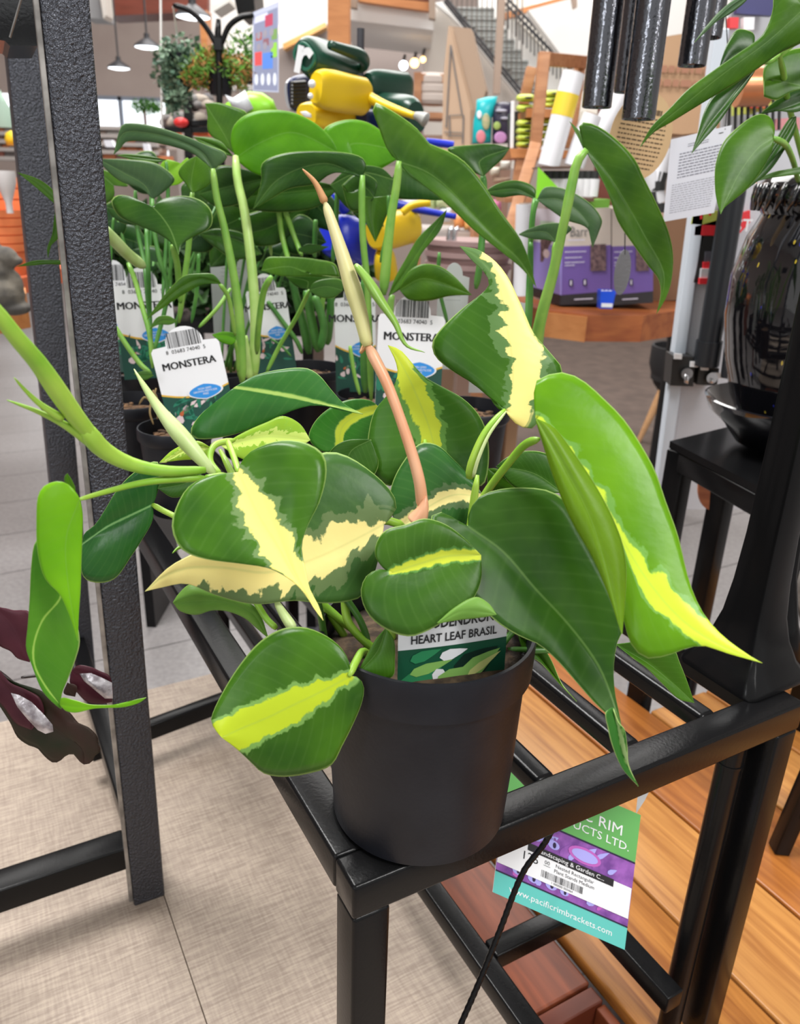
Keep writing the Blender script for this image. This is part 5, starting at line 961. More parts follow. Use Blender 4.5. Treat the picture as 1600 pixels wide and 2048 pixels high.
# shell
zt1 = at(200, 192, 12.5).z; zt2 = at(200, 245, 12.5).z
x0, x1 = at(-60, 200, 12.5).x, at(330, 200, 12.5).x
wb = MB(); c = lambda xa, xb, za, zb: wb.box(((xa + xb) / 2, 12.6, (za + zb) / 2), (xb - xa, .2, zb - za))
xm1, xm2 = at(60, 230, 12.5).x, at(178, 230, 12.5).x
c(-9, 9, zt1, 5.6); c(-9, x0, 0, zt1); c(x0, x1, 0, 1.6); c(x1, 9, 0, zt1); c(xm1, xm2, 1.6, zt1)
wb.build('wall_back', TAUPE, kind='structure', origin=False)
MB().box((-9.1, 5, 2.8), (.2, 15.4, 5.6)).build('wall_left', TAUPE, kind='structure', origin=False)
MB().box((9.1, 5, 2.8), (.2, 15.4, 5.6)).build('wall_right', OFFW, kind='structure', origin=False)
MB().box((0, 5, 5.65), (18.4, 15.4, .1)).build('ceiling', OFFW, kind='structure', origin=False)
SKY = mat('daylight_outside', (.9, .95, 1), .5, emit=1.6)
for i, (a_, b_) in enumerate(((x0, xm1), (xm2, x1))):
    w_ = MB(); w_.box(((a_ + b_) / 2, 12.62, (1.6 + zt1) / 2), (b_ - a_, .01, zt1 - 1.6), SKY).build('window_%d' % (i + 1), SKY, kind='structure', origin=False)
fm = mat('window_frame_grey', (.3, .34, .42), .5)
xmid = at(242, 220, 12.5).x
MB().box((xmid, 12.5, (1.6 + zt1) / 2), (.05, .06, zt1 - 1.6)).build('trim_1', fm, kind='structure', origin=False)
MB().box(((xm2 + x1) / 2, 12.5, zt1 - .02), (x1 - xm2, .06, .05)).build('trim_2', fm, kind='structure', origin=False)
def foliage(parent, name, cs, n_, size, m, seed=1, flat=.5, m2=None, stuff=False):
    """cs: list of (centre, (rx, ry, rz)) ellipsoids filled with small pointed leaves"""
    rr = random.Random(seed); mb = MB()
    for i in range(n_):
        c_, r_ = rr.choice(cs); 
        while True:
            v = Vector((rr.uniform(-1, 1), rr.uniform(-1, 1), rr.uniform(-1, 1)))
            if v.length < 1: break
        p = c_ + Vector((v.x * r_[0], v.y * r_[1], v.z * r_[2])); d = Vector((rr.uniform(-1, 1), rr.uniform(-1, 1), rr.uniform(-.6, 1))).normalized(); s = d.orthogonal().normalized(); s.rotate(Matrix.Rotation(rr.uniform(0, 6), 3, d)); l = size * rr.uniform(.6, 1.3)
        nn = d.cross(s) * (l * .12)
        mb.face([p, p + d * l * .45 + s * l * flat * .5 + nn, p + d * l, p + d * l * .45 - s * l * flat * .5 + nn], m2 if (m2 and rr.random() < .4) else m)
    return mb.build(name, m, parent)
hedge = T_('outdoor_tree', 'px', (290, 225), 15, 'leafy green tree seen through the far window at left', 'tree', z=0)
lf1 = mat('foliage_bright', (.15, .42, .08), .5); lf2 = mat('foliage_deep', (.05, .2, .03), .5); lf3 = mat('foliage_blue_grey', (.2, .3, .2), .5); lf4 = mat('foliage_grey_dark', (.07, .14, .09), .5)
cc = at(293, 214, 12.56)
# a reflection-bright picture of the yard is simply trees outside, seen above parked cars
foliage(hedge, 'crown', [(at(295, 213, 12.45), (.22, .03, .09))], 500, .05, lf1, 3, m2=lf2)
MB().tube([Vector((cc.x, 12.45, 0)), Vector((cc.x, 12.45, cc.z - .05))], .02, REDW, 8).build('trunk', REDW, hedge)
# beams and ceiling bits, top left
slab('px', [(208, -40), (415, -40), (415, 22), (300, 28), (212, 32)], 9.5, .4, REDW, 'ceiling_beam', label='dark red timber beam across the ceiling at top left', category='beam')
slab('px', [(160, -40), (196, -5), (209, 38), (168, 36)], 8.8, .3, mat('grey_duct', (.32, .32, .33), .5), 'duct_panel', label='grey slanted ceiling panel beside the left post', category='panel')
slab('px', [(196, -30), (212, -30), (212, 30), (207, 38)], 8.7, .2, WARMW, 'wall_strip', label='pale pinkish strip beside the grey slanted panel', category='panel')
slab('px', [(398, 25), (413, 20), (416, 120), (404, 120)], 9.2, .2, ORW, 'timber_column', label='narrow orange timber column behind the hanging plants', category='column')
slab('px', [(412, -30), (690, -30), (690, 50), (565, 95), (505, 120), (505, 180), (412, 180)], 9.6, .2, OFFW, 'wall_center', kind='structure', origin=False)
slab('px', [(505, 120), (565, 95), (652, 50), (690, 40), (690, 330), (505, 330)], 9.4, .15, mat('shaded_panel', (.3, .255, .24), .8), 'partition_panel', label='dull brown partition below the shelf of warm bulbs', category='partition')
slab('px', [(330, 110), (412, 110), (412, 300), (330, 300)], 9.9, .15, TAUPE, 'wall_stub', label='taupe wall section behind the trailing hanging plant', category='wall')
slab('px', [(565, 88), (650, 44), (652, 54), (567, 99)], 9.2, .18, mat('lit_shelf', (.85, .5, .2), .5), 'light_shelf', label='slanting orange shelf edge under three warm bulbs', category='shelf')
WARM = mat('warm_bulb', (1, .62, .25), .5, emit=4); COOL = mat('cool_bulb', (.85, .92, 1), .5, emit=4); PEND = mat('lamp_glow', (.9, .95, 1), .5, emit=3.5)
for i, (x, y) in enumerate(((567, 60), (577, 49), (597, 43))):
    b_ = thing('wall_lamp', at(x, y, 9.1), '%s warm glowing bulb of the row above the slanting shelf' % ('leftmost', 'middle', 'rightmost')[i], 'lamp', 'warm bulbs above the slanting shelf')
    MB().ball(at(x, y, 9.1), .05, WARM, 8, (1, 1, 1.2)).build('bulb', WARM, b_, smooth=True); MB().tube([at(x, y - 9, 9.1), at(x + 6, y - 13, 9.3)], .015, fm, 6).build('arm', fm, b_)
slab('px', [(425, 12), (458, -6), (458, 4), (427, 23)], 8, .3, mat('vent_white', (.75, .74, .7), .5), 'air_conditioner', label='white air conditioner with slot on the upper wall near the black speaker', category='air conditioner')
slab('px', [(463, -30), (505, -30), (510, 20), (475, 28)], 6, .4, BLACK, 'speaker_box', label='black loudspeaker hanging from the ceiling left of the signboard', category='speaker')
DRK = mat('dark_lampshade', (.05, .05, .055), .4, .3)
def pendant(x, y, Y, r, label):
    t = thing('pendant_lamp', at(x, y, Y), label, 'lamp', 'pendant lamps'); c_ = at(x, y, Y)
    MB().lathe(c_, [(r, 0), (r * .95, r * .12), (r * .5, r * .42), (r * .22, r * .6), (r * .2, r * .9), (0, r * .95)], DRK, 28).build('shade', DRK, t, smooth='auto')
    MB().lathe(c_, [(0, -r * .16), (r * .6, -r * .12), (r * .93, -.004), (0, -.003)], PEND, 28).build('diffuser', PEND, t, smooth='auto')
    MB().tube([c_ + Vector((0, 0, r * .9)), Vector((c_.x, c_.y, 5.59))], .008, DRK, 6).build('cord', DRK, t)
pendant(238, 136, 8.5, .105, 'small dark pendant lamp, lowest and leftmost of the three'); pendant(295, 94, 7.5, .108, 'dark pendant lamp between the lowest lamp and the big one by the white cord'); pendant(386, 33, 5.5, .105, 'largest pendant lamp at the top, left of the black hanging bracket')
MB().tube([at(321, -30, 3.2), at(324, 262, 3.2)], .004, mat('white_cord', (.75, .74, .72), .5), 8).build('hanging_cord', mat('white_cord', (.75, .74, .72), .5), label='vertical white cord hanging left of the trailing plant', category='cord')
# hanging plants and bracket
br = T_('plant_tree_stand', 'tl', (1250, 300), 3.0, 'black metal tree stand with curved arms carrying hanging baskets', 'plant stand', z=0)
for nm, q, r_ in (('pole', [(1250, 110), (1245, 200), (1250, 280), (1255, 600), (1260, 1200)], .011), ('arm', [(990, 30), (1070, 55), (1140, 110), (1200, 190), (1240, 270)], .009), ('arm', [(1450, 88), (1380, 98), (1310, 150), (1270, 240), (1255, 280)], .009)):
    stem(br, 'tl', [(x, y, 3.0) for x, y in q], r_, BLACK, name=nm)
MB().box(tp('tl', (1250, 255), 3.0), (.03, .03, .04), BLACK, ch=.004).build('joint', BLACK, br)
q0 = tp('tl', (1250, 600), 3.0); MB().tube([q0, Vector((q0.x, q0.y, 0.0))], .012, BLACK, 8).build('pole', BLACK, br)
kb = T_('trailing_hanging_plant', 'tl', (1020, 400), 3.1, 'grey-green trailing plant hanging beside the white cord at upper left', 'hanging plant')
foliage(kb, 'foliage', [(tp('tl', (1030, 330), 3.1), (.09, .07, .07)), (tp('tl', (1000, 430), 3.1), (.07, .06, .09)), (tp('tl', (1020, 500), 3.1), (.045, .04, .08)), (tp('tl', (985, 560), 3.1), (.02, .02, .05)), (tp('tl', (1080, 380), 3.1), (.05, .05, .05))], 1500, .022, lf3, 5, .8, lf4)
MB().lathe(tp('tl', (1020, 345), 3.1) - Vector((0, 0, .03)), [(0, 0), (.03, 0), (.04, .05), (0, .05)], POTB, 20).build('pot', POTB, kb, smooth='auto')
MB().tube([tp('tl', (1012, 300), 3.1), tp('tl', (1010, 190), 3.08), tp('tl', (990, 40), 3.0)], .003, mat('white_cord', (.75, .74, .72), .5), 6).build('hanger', MATS['white_cord'], kb)
fp = T_('bushy_hanging_plant', 'tl', (1260, 500), 3.05, 'bushy light green plant with reddish tips in black basket below the bracket', 'hanging plant')
foliage(fp, 'foliage', [(tp('tl', (1170, 400), 3.05), (.07, .07, .05)), (tp('tl', (1290, 390), 3.05), (.12, .08, .05)), (tp('tl', (1360, 430), 3.05), (.05, .05, .06)), (tp('tl', (1130, 450), 3.05), (.05, .04, .03)), (tp('tl', (1240, 340), 3.05), (.05, .05, .04))], 1500, .03, mat('foliage_fern', (.16, .36, .05), .5), 6, .25, mat('foliage_red_tip', (.45, .22, .06), .5))
MB().lathe(tp('tl', (1262, 545), 3.05), [(0, 0), (.035, 0), (.048, .07), (.051, .072), (.05, .078), (0, .07)], POTB, 28).build('pot', POTB, fp, smooth='auto')
fp2 = T_('bushy_hanging_plant', 'tl', (1420, 440), 3.3, 'second bushy plant in black pot beside the translucent signboard', 'hanging plant')
foliage(fp2, 'foliage', [(tp('tl', (1410, 310), 3.3), (.07, .06, .08)), (tp('tl', (1450, 400), 3.3), (.06, .05, .04))], 500, .03, MATS['foliage_fern'], 7, .25, lf2)
MB().lathe(tp('tl', (1430, 480), 3.3), [(0, 0), (.03, 0), (.04, .08), (0, .08)], POTB, 24).build('pot', POTB, fp2, smooth='auto')
# signboard
sgm = mat('acrylic_sheet', (.50, .53, .68), .2); 
P = Quad(*[tp('tl', p, 3.0) for p in ((1445, 520), (1592, 528), (1592, 8), (1445, 70))], 4, 12); P.slab(sgm, .006); P.rect(.15, .2, 3.85, 11.3, mat('sign_inner', (.26, .28, .42), .4), 1)
P.rect(.25, 10.2, 2.3, 11.2, mat('sign_lavender', (.68, .7, .92), .4), 2)
for (x, y, w_, h_, cc_) in ((.3, 3.9, 1.1, 2.0, (.8, .08, .08)), (1.5, 3.3, 1.6, 2.3, (.1, .25, .75)), (2.8, 4.8, .95, 2.0, (.3, .65, .06)), (.5, 7.6, .9, 1.1, (.45, .1, .08)), (1.9, 9.2, 1.2, 1.6, (.5, .06, .12)), (2.9, 7.2, .9, 1.4, (.2, .35, .1)), (1.6, 6.6, .9, 1.0, (.28, .12, .15))):
    P.rect(x, y, x + w_, y + h_, mat('sign_c%d' % int(cc_[0] * 100 + cc_[1] * 1000), cc_, .4), 2)
for k_ in range(4): P.poly([(.55 + k_ * .95 + .28 * math.cos(t), 1.8 + .9 * math.sin(t)) for t in [2 * PI * i / 12 for i in range(12)]], mat('sign_white', (.8, .84, .95), .4), 3)
rr = random.Random(8)
for k_ in range(6): P.poly([(.9 + (k_ % 3) * 1.0 + .33 * math.cos(t), 6.6 + (k_ // 3) * 1.7 + .55 * math.sin(t)) for t in [2 * PI * i / 12 for i in range(12)]], mat('sign_grey', (.33, .3, .36), .4), 3)
P.build('signboard', label='bluish translucent signboard with coloured patches beside the hanging baskets', category='sign')
# rocks on the shelf
rk = T_('black_display_rack', 'tl', (1080, 700), 3.4, 'black metal rack with rocks behind the monstera leaves', 'rack', z=0)
MB().bar(tp('tl', (1075, 560), 3.4), tp('tl', (1082, 900), 3.4), .03, .03, BLACK).build('post', BLACK, rk); MB().bar(tp('tl', (1030, 712), 3.4), tp('tl', (1200, 700), 3.4), .02, .02, BLACK).build('rail', BLACK, rk); MB().bar(tp('tl', (940, 742), 3.4), tp('tl', (1200, 742), 3.4), .02, .02, BLACK).build('rail', BLACK, rk)
qq = tp('tl', (1082, 900), 3.4); MB().bar(qq, Vector((qq.x, qq.y, .001)), .03, .03, BLACK).build('post', BLACK, rk)
RK = [mat('rock_%s' % n_, c_, .8, 0, c2_, 30, bump=1, bscale=30) for n_, c_, c2_ in (('grey', (.3, .28, .27), (.18, .17, .17)), ('tan', (.5, .43, .36), (.35, .3, .26)), ('dark', (.14, .13, .14), (.22, .21, .2)))]
rr = random.Random(3)
for i in range(26):
    x = 950 + (i % 9) * 28 + rr.uniform(-8, 8); y = 700 - (i // 9) * 24 if i < 18 else 600 - (i - 18) // 4 * 30
    if i >= 18: x = 1110 + (i % 4) * 26
    m_ = RK[i % 3]; o = MB().ball(tp('tl', (x, y), 3.42 + rr.uniform(0, .03)), .026, m_, 5, (rr.uniform(.8, 1.3), 1, rr.uniform(.6, .95))).build('rock', m_, smooth=True, label='rounded %s rock heaped on the black rack behind the monsteras' % ('grey', 'tan', 'dark')[i % 3], category='rock', group='%s rocks heaped on the rack' % ('grey', 'tan', 'dark')[i % 3])
OR = mat('orange_carton', (.85, .18, .05), .5)
for i, (x0_, y0_, x1_, y1_) in enumerate(((1105, 745, 1190, 775), (1085, 715, 1185, 735), (940, 742, 1000, 765))):
    slab('tl', [(x0_, y0_), (x1_, y0_ + 3), (x1_, y1_), (x0_, y1_)], 3.5, .1, OR, 'orange_box', label=('lower orange box under the black rack, right of its post', 'upper thin orange box on the rack below the rocks', 'small orange box at the left end of the rack')[i], category='box')
MB().ball(tp('tl', (1035, 700), 3.36), .022, mat('red_fruit', (.8, .04, .04), .4), 8, (1.3, 1, .8)).build('red_ornament', MATS['red_fruit'], smooth=True, label='small shiny red ornament lying in front of the rocks', category='ornament')
# plastic bag with green
bagw = mat('clear_plastic_white', (.75, .78, .82), .25); bagg = mat('lime_plastic', (.3, .72, .04), .35)
bg_ = T_('plastic_bag', 'tl', (1400, 700), 2.2, 'lime green plastic bag with clear white top behind the monstera leaves', 'bag')
def blob(parent, name, tr, pts, Y, d, m, **k):
    """pillow: outline facing the camera bulging towards and away from it"""
    n_ = len(pts); cx = sum(p[0] for p in pts) / n_; cy = sum(p[1] for p in pts) / n_; vs = []; fs = []
    levels = [(1, 0), (.93, .55), (.7, .85), (.35, 1)]
    for sgn in (-1, 1):
        for s_, h_ in levels:
            if sgn == 1 and s_ == 1: continue
            vs += [tp(tr, (cx + (p[0] - cx) * s_, cy + (p[1] - cy) * s_), Y + sgn * h_ * d / 2) for p in pts]
    rows = [3, 2, 1, 0, 4, 5, 6]
    for a_, b_ in zip(rows, rows[1:]):
        for i in range(n_): fs.append((a_ * n_ + i, a_ * n_ + (i + 1) % n_, b_ * n_ + (i + 1) % n_, b_ * n_ + i))
    fs += [tuple(3 * n_ + i for i in range(n_)), tuple(6 * n_ + i for i in range(n_))]
    return MB().add(vs, fs, m).build(name, m, parent, smooth=True, **k)
blob(bg_, 'green_sheet', 'tl', [(1290, 590), (1420, 520), (1500, 530), (1560, 570), (1590, 640), (1500, 700), (1400, 690), (1270, 640)], 2.2, .06, bagg)
blob(bg_, 'clear_top', 'tl', [(1285, 540), (1330, 560), (1400, 515), (1420, 560), (1450, 620), (1400, 650), (1330, 620)], 2.15, .06, bagw)
# terracotta, statue and far shelf on the left
TC = mat('terracotta', (.85, .24, .08), .7, 0, (.75, .2, .07), 12); TC2 = mat('terracotta_deep', (.62, .14, .05), .7)
tab = T_('wooden_table', 'post', (60, 800), 2.9, 'dark brown wooden table with stacked terracotta pots at the left edge', 'table', z=0)
tz = tp('post', (60, 700), 2.9).z
MB().box(Vector((-1.75, 2.95, tz - .025)), (1.0, .7, .05), TC2).build('top', wood('dark_red_table', (.2, .05, .02), (.12, .03, .015), 5), tab)
for x_ in (-2.75, -2.4): MB().box(Vector((x_, 3.1, (tz - .051) / 2)), (.05, .3, tz - .051), None).build('leg', MATS['dark_red_table'], tab)
def potstack(x, y, Y, r, h, k, label, m):
    c_ = tp('post', (x, y), Y); c_.z = tz
    for i in range(k):
        b_ = c_ + Vector((0, 0, i * h * .26))
        MB().lathe(b_, [(0, 0), (r * .7, 0), (r * .92, h * .78), (r, h * .78), (r * 1.03, h), (r * .93, h), (r * .9, h * .8), (0, h * .7)], m, 30).build('terracotta_pot', m, smooth='auto', label='%s, %s in its stack' % (label, ('lowest', 'second from the bottom', 'third up', 'fourth up', 'fifth up', 'topmost')[i]), category='pot', group=label)
potstack(120, 640, 2.85, .085, .13, 6, 'orange terracotta pot, stack nearest the shelf post', TC)
potstack(20, 640, 2.75, .085, .1, 5, 'terracotta pot, left stack at the photo edge', TC)
potstack(80, 640, 3.1, .07, .14, 4, 'deep red terracotta pot, rear stack', TC2)
gl = MB().lathe(tp('post', (60, 370), 2.6) - Vector((0, 0, .0)), [(0, 0), (.01, 0), (.01, .03), (.02, .06), (.03, .09), (.03, .12), (.026, .12), (.024, .09), (0, .07)], mat('frosted_glass', (.62, .6, .6), .2), 24).build('glass_lantern', MATS['frosted_glass'], smooth='auto', label='frosted glass lantern in front of the terracotta pots', category='lantern')
pln = T_('wooden_plinth', 'post', (80, 900), 2.1, 'orange-brown wooden plinth under the grey stone statue at left', 'plinth', z=0)
pz = tp('post', (100, 870), 2.1).z
MB().prism([atz(x, y, pz - .09) for x, y in ((-60, 650), (0, 668), (62, 655), (60, 640), (0, 625), (-60, 620))], (0, 0, .09), ORW).build('top_block', ORW, pln)
q0 = atz(25, 650, pz); MB().box(Vector((q0.x - .4, q0.y + .03, (pz - .091) / 2)), (.14, .05, pz - .091), None).build('foot', REDW, pln)
st = T_('stone_statue', 'post', (50, 860), 2.1, 'weathered grey-brown stone animal statue on the wooden plinth', 'statue')
SN = mat('weathered_stone', (.17, .15, .12), .9, 0, (.07, .065, .06), 25, bump=1, bscale=60)
q0 = atz(15, 628, pz); sm = MB()
for dx, dz, r_, s_ in ((-.0, .04, .05, (1, .9, .9)), (-.005, .09, .04, (1, .8, 1.1)), (.02, .12, .026, (1.1, .9, 1)), (.04, .115, .014, (1.3, .9, .8)), (.005, .155, .011, (.6, .6, 1.6)), (.03, .06, .022, (1, .8, 1.6)), (-.045, .08, .03, (.8, .8, 1.8)), (-.04, .13, .022, (.8, .7, 1.4)), (.02, .01, .035, (1.2, 1, .5))):
    sm.ball(q0 + Vector((dx - .02, .03, dz)), r_, SN, 8, s_)
so = sm.build('body', SN, st, smooth=True); rm = so.modifiers.new('merge', 'REMESH'); rm.mode = 'VOXEL'; rm.voxel_size = .004; rm.use_smooth_shade = True
# things seen beyond, far left
um = MB().lathe(tp('tl', (30, 730), 3.6), [(.05, 0), (.045, .04), (.02, .09), (0, .14)], mat('sage_fabric', (.3, .42, .34), .7), 16).build('sage_parasol', MATS['sage_fabric'], smooth='auto', label='folded sage green garden ornament against the far-left window', category='ornament')
blob(None, 'yellow_bag', 'tl', [(30, 760), (60, 745), (100, 760), (100, 810), (80, 835), (40, 830), (25, 800)], 3.4, .1, mat('yellow_plastic_far', (.85, .6, .02), .5), label='yellow plastic pack at the far left below the window', category='bag')
fsh = T_('far_shelf', 'tl', (650, 900), 7.5, 'long low shelf of brick-coloured goods under the far window', 'shelf', z=0)
fz0 = tp('tl', (600, 900), 7.5)
for k_, y_ in enumerate((720, 765, 810, 855, 905)):
    p0_, p1_ = tp('tl', (-40, y_), 7.5), tp('tl', (930, y_ + 25), 7.5); MB().bar(p0_, p1_, .3, .03, None).build('shelf_board', mat('grey_shelf', (.42, .38, .36), .6), fsh)
MB().bar(Vector((fz0.x - .5, 7.7, 0)), Vector((fz0.x - .5, 7.7, fz0.z + .7)), .05, .05).build('upright', MATS['grey_shelf'], fsh); MB().bar(Vector((fz0.x + .6, 7.7, 0)), Vector((fz0.x + .6, 7.7, fz0.z + .5)), .05, .05).build('upright', MATS['grey_shelf'], fsh)
cols = [((.4, .14, .1), 'brick red'), ((.45, .34, .28), 'beige'), ((.2, .17, .16), 'charcoal'), ((.55, .52, .48), 'pale grey'), ((.32, .2, .15), 'brown'), ((.6, .2, .08), 'orange'), ((.25, .4, .14), 'green')]
rr = random.Random(12)
for row in range(4):
    x = -30
    while x < 900:
        w_ = rr.uniform(30, 75); cc_, nm = rr.choice(cols); y1_ = 765 + row * 45 + (x / 900) * 22 - 5; y0_ = y1_ - rr.uniform(22, 34)
        if not (230 < x < 540 and False):
            m_ = mat('goods_' + nm.replace(' ', '_'), cc_, .6)
            slab('tl', [(x, y0_), (x + w_, y0_), (x + w_, y1_), (x, y1_)], 7.4, .18, m_, 'shop_goods', label='%s block of goods on %s of the far shelf under the window' % (nm, ('the top tier', 'the second tier', 'the third tier', 'the lowest tier')[row]), category='goods', group='%s goods on %s far shelf tier' % (nm, ('top', 'second', 'third', 'lowest')[row]))
        x += w_ + 6
for (x0_, y0_, w_, h_) in ((815, 820, 28, 80), (590, 800, 45, 40)):
    slab('tl', [(x0_, y0_), (x0_ + w_, y0_), (x0_ + w_ + 18, y0_ + h_), (x0_ + 15, y0_ + h_)], 5, .05, mat('bright_white_card', (.9, .92, 1), .5), 'white_card', label='tall white leaning card under the arched monstera leaf' if h_ == 80 else 'small white card at far shelf left of the arched leaf', category='card')
# ------------------------------------------------------------------ mezzanine, stair
slab('px', [(683, -40), (867, -40), (867, 60), (683, 38)], 6.6, 1.2, OFFW, 'trim_3', kind='structure', origin=False)
slab('px', [(716, -10), (858, 4), (858, 22), (716, 2)], 6.5, .08, ORW, 'mezzanine_rail_board', label='orange timber board along the mezzanine edge', category='board')
slab('px', [(716, -40), (858, -40), (858, 2), (716, -10)], 6.52, .05, REDW, 'red_board', label='dark red panel above the orange mezzanine board', category='panel')
for x_, y_ in ((701, -40), (858, -10)):
    slab('px', [(x_, -60), (x_ + 13, -60), (x_ + 13, y_ + (56 if x_ < 800 else 48)), (x_, y_ + (54 if x_ < 800 else 46))], 6.45, .08, mat('taupe_post', (.35, .26, .2), .6), 'mezzanine_post', label='short taupe post at the %s end of the mezzanine rail' % ('left' if x_ < 800 else 'right'), category='post')
slab('px', [(655, -40), (697, -40), (698, 330), (655, 330)], 6.1, .2, ORW, 'timber_column', label='tall orange timber column behind the green watering can', category='column')
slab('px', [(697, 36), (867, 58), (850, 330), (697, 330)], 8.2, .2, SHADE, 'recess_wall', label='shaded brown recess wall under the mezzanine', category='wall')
for i, (x, y, m_, nm) in enumerate(((807, 131, COOL, 'cool white bulb, lowest of the three under the mezzanine'), (829, 126, WARM, 'amber bulb in the middle of the three under the mezzanine'), (846, 119, WARM, 'small warm bulb at right under the mezzanine'))):
    b_ = thing('spot_lamp', at(x, y, 7), nm, 'lamp'); MB().ball(at(x, y, 7), .034 if i < 2 else .022, m_, 8).build('bulb', m_, b_, smooth=True); MB().tube([at(x, y - 8, 7), at(x + 3, y - 20, 7.05)], .012, DRK, 6).build('socket', DRK, b_)
# display shelf with white rolls
ws = T_('wooden_display_shelf', 'can', (1250, 600), 5.5, 'pale timber shelf with stacked off-white goods beside the green watering cans', 'shelf', z=0)
slab('can', [(1160, 480), (1210, 480), (1190, 4000), (1140, 4000)], 5.5, .1, PALEW, 'post', ws); slab('can', [(1210, 490), (1355, 495), (1355, 550), (1210, 540)], 5.5, .1, PALEW, 'beam', ws); slab('can', [(1210, 745), (1355, 750), (1355, 790), (1210, 785)], 5.5, .3, PALEW, 'board', ws); slab('can', [(1165, 900), (1355, 900), (1355, 1100), (1165, 1100)], 5.5, .3, mat('goods_brown', (.32, .2, .15), .6), 'cabinet', ws)
for k_, y_ in enumerate((580, 640, 700)):
    c_ = tp('can', (1282, y_), 5.6); MB().lathe(c_, [(0, 0), (.1, .0), (.115, .02), (.115, .05), (.1, .07), (0, .07)], mat('cream_rope', (.6, .52, .47), .8), 24).build('rope_coil', MATS['cream_rope'], smooth='auto', label='off-white coil of rope on the pale shelf, %s of the pile' % ('topmost', 'middle', 'lowest')[k_], category='coil')
# trellis carton
tc_ = T_('tall_carton', 'can', (1450, 900), 4.2, 'tall slanted tan carton printed with a garden trellis drawing', 'carton', z=0)
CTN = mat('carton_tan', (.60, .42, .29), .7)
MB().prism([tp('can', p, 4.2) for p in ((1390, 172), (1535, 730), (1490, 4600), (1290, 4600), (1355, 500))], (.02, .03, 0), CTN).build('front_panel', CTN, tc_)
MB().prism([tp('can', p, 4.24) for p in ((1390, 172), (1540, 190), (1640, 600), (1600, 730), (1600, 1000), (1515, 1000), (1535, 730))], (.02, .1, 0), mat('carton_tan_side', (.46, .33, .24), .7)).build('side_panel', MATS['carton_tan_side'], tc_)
CL = mat('carton_print', (.2, .2, .21), .6)
for a_, b_ in (((1405, 300), (1480, 760)), ((1405, 300), (1375, 840)), ((1395, 770), (1490, 765)), ((1395, 770), (1400, 905)), ((1490, 765), (1485, 960)), ((1360, 880), (1480, 885)), ((1380, 905), (1482, 905)), ((1365, 840), (1385, 845))):
    MB().bar(tp('can', a_, 4.19), tp('can', b_, 4.19), .006, .004, CL).build('printed_line', CL, tc_)
# bags
def bag(pts, Y, m, name, label, patches):
    t = thing(name, tp('st', pts[0], Y), label, 'bag'); blob(t, 'sack', 'st', pts, Y, .08, m)
    for i, (cx, cy, rx, ry, mm) in enumerate(patches): blob(t, 'print_patch', 'st', [(cx + rx * math.cos(q), cy + ry * math.sin(q)) for q in [2 * PI * k / 14 for k in range(14)]], Y - .045, .008, mm)
    return t
bag([(455, 590), (510, 575), (578, 570), (565, 640), (545, 700), (540, 850), (425, 855), (435, 720), (450, 650)], 3.6, mat('teal_bag', (.01, .5, .55), .35), 'teal_soil_bag', 'teal plastic soil bag standing beside the tall carton', [(480, 810, 28, 40, mat('pink_print', (.75, .25, .3), .5)), (510, 720, 25, 50, mat('leafy_print', (.25, .4, .2), .5, 0, (.6, .5, .3), 40)), (470, 680, 15, 25, mat('bright_white_card', (.9, .92, 1), .5))])
bag([(550, 612), (610, 602), (660, 606), (665, 740), (660, 850), (545, 855), (548, 730)], 3.6, mat('dark_purple_bag', (.035, .03, .06), .35), 'dark_soil_bag', 'dark purple soil bag standing right of the teal bag', [(595, 815, 38, 36, mat('lilac_print', (.6, .3, .6), .5)), (575, 745, 22, 25, mat('lime_print', (.4, .55, .15), .5)), (600, 655, 35, 9, mat('pale_print', (.5, .5, .6), .5)), (620, 700, 25, 8, mat('pale_print', (.5, .5, .6), .5))])
# stair
stair = T_('staircase', 'st', (560, 500), 7, 'grey staircase with metal balustrades climbing to the upper left', 'staircase', z=0)
slab('st', [(140, -40), (215, 20), (330, 110), (420, 230), (560, 380), (720, 580), (740, 640), (700, 1000), (140, 1000)], 7.45, .15, WARMW, 'side_wall', stair)
slab('st', [(205, 15), (262, 5), (400, 160), (575, 370), (725, 560), (712, 585), (560, 400), (395, 190), (300, 95)], 7.3, .12, mat('stair_stringer_white', (.88, .87, .85), .5), 'stringer', stair)
TRD = mat('stair_tread', (.36, .37, .36), .5); RSR = mat('stair_riser', (.27, .28, .27), .6)
for i in range(9):
    y = 40 + i * 62; xl = 340 + i * 53; xr = 560 + i * 40; Y = 8.6 - i * .14
    MB().prism([tp('st', p, Y) for p in ((xl, y), (xr, y + 4), (xr, y + 58), (xl, y + 54))], (0, .3, 0), RSR).build('step', RSR, stair)
    MB().prism([tp('st', p, Y - .02) for p in ((xl, y), (xr, y + 4), (xr, y + 13), (xl, y + 9))], (0, .3, 0), TRD).build('nosing', TRD, stair)
RL = mat('railing_taupe', (.14, .115, .1), .5); RD = mat('railing_dark', (.04, .04, .045), .5)
bal1 = MB()
for i in range(16):
    t = i / 15; x = 270 + t * 440; y = 0 + t * 545
    bal1.tube([tp('st', (x + 16, y - 560), 7.2), tp('st', (x + 8, y + 12), 7.2)], .0055, RL, 5)
for dy in (-575, -20, 12): bal1.tube([tp('st', (262, -5 + dy), 7.2), tp('st', (715, 555 + dy), 7.2)], .011, RD if dy > -100 else RL, 6)
bal1.build('balustrade', RL, stair)
bal2 = MB()
for i in range(20):
    t = i / 19; x = 620 + t * 420; y = -20 + t * 430
    bal2.tube([tp('st', (x, y), 7.9), tp('st', (x, y + 170), 7.9)], .007, RD, 5)
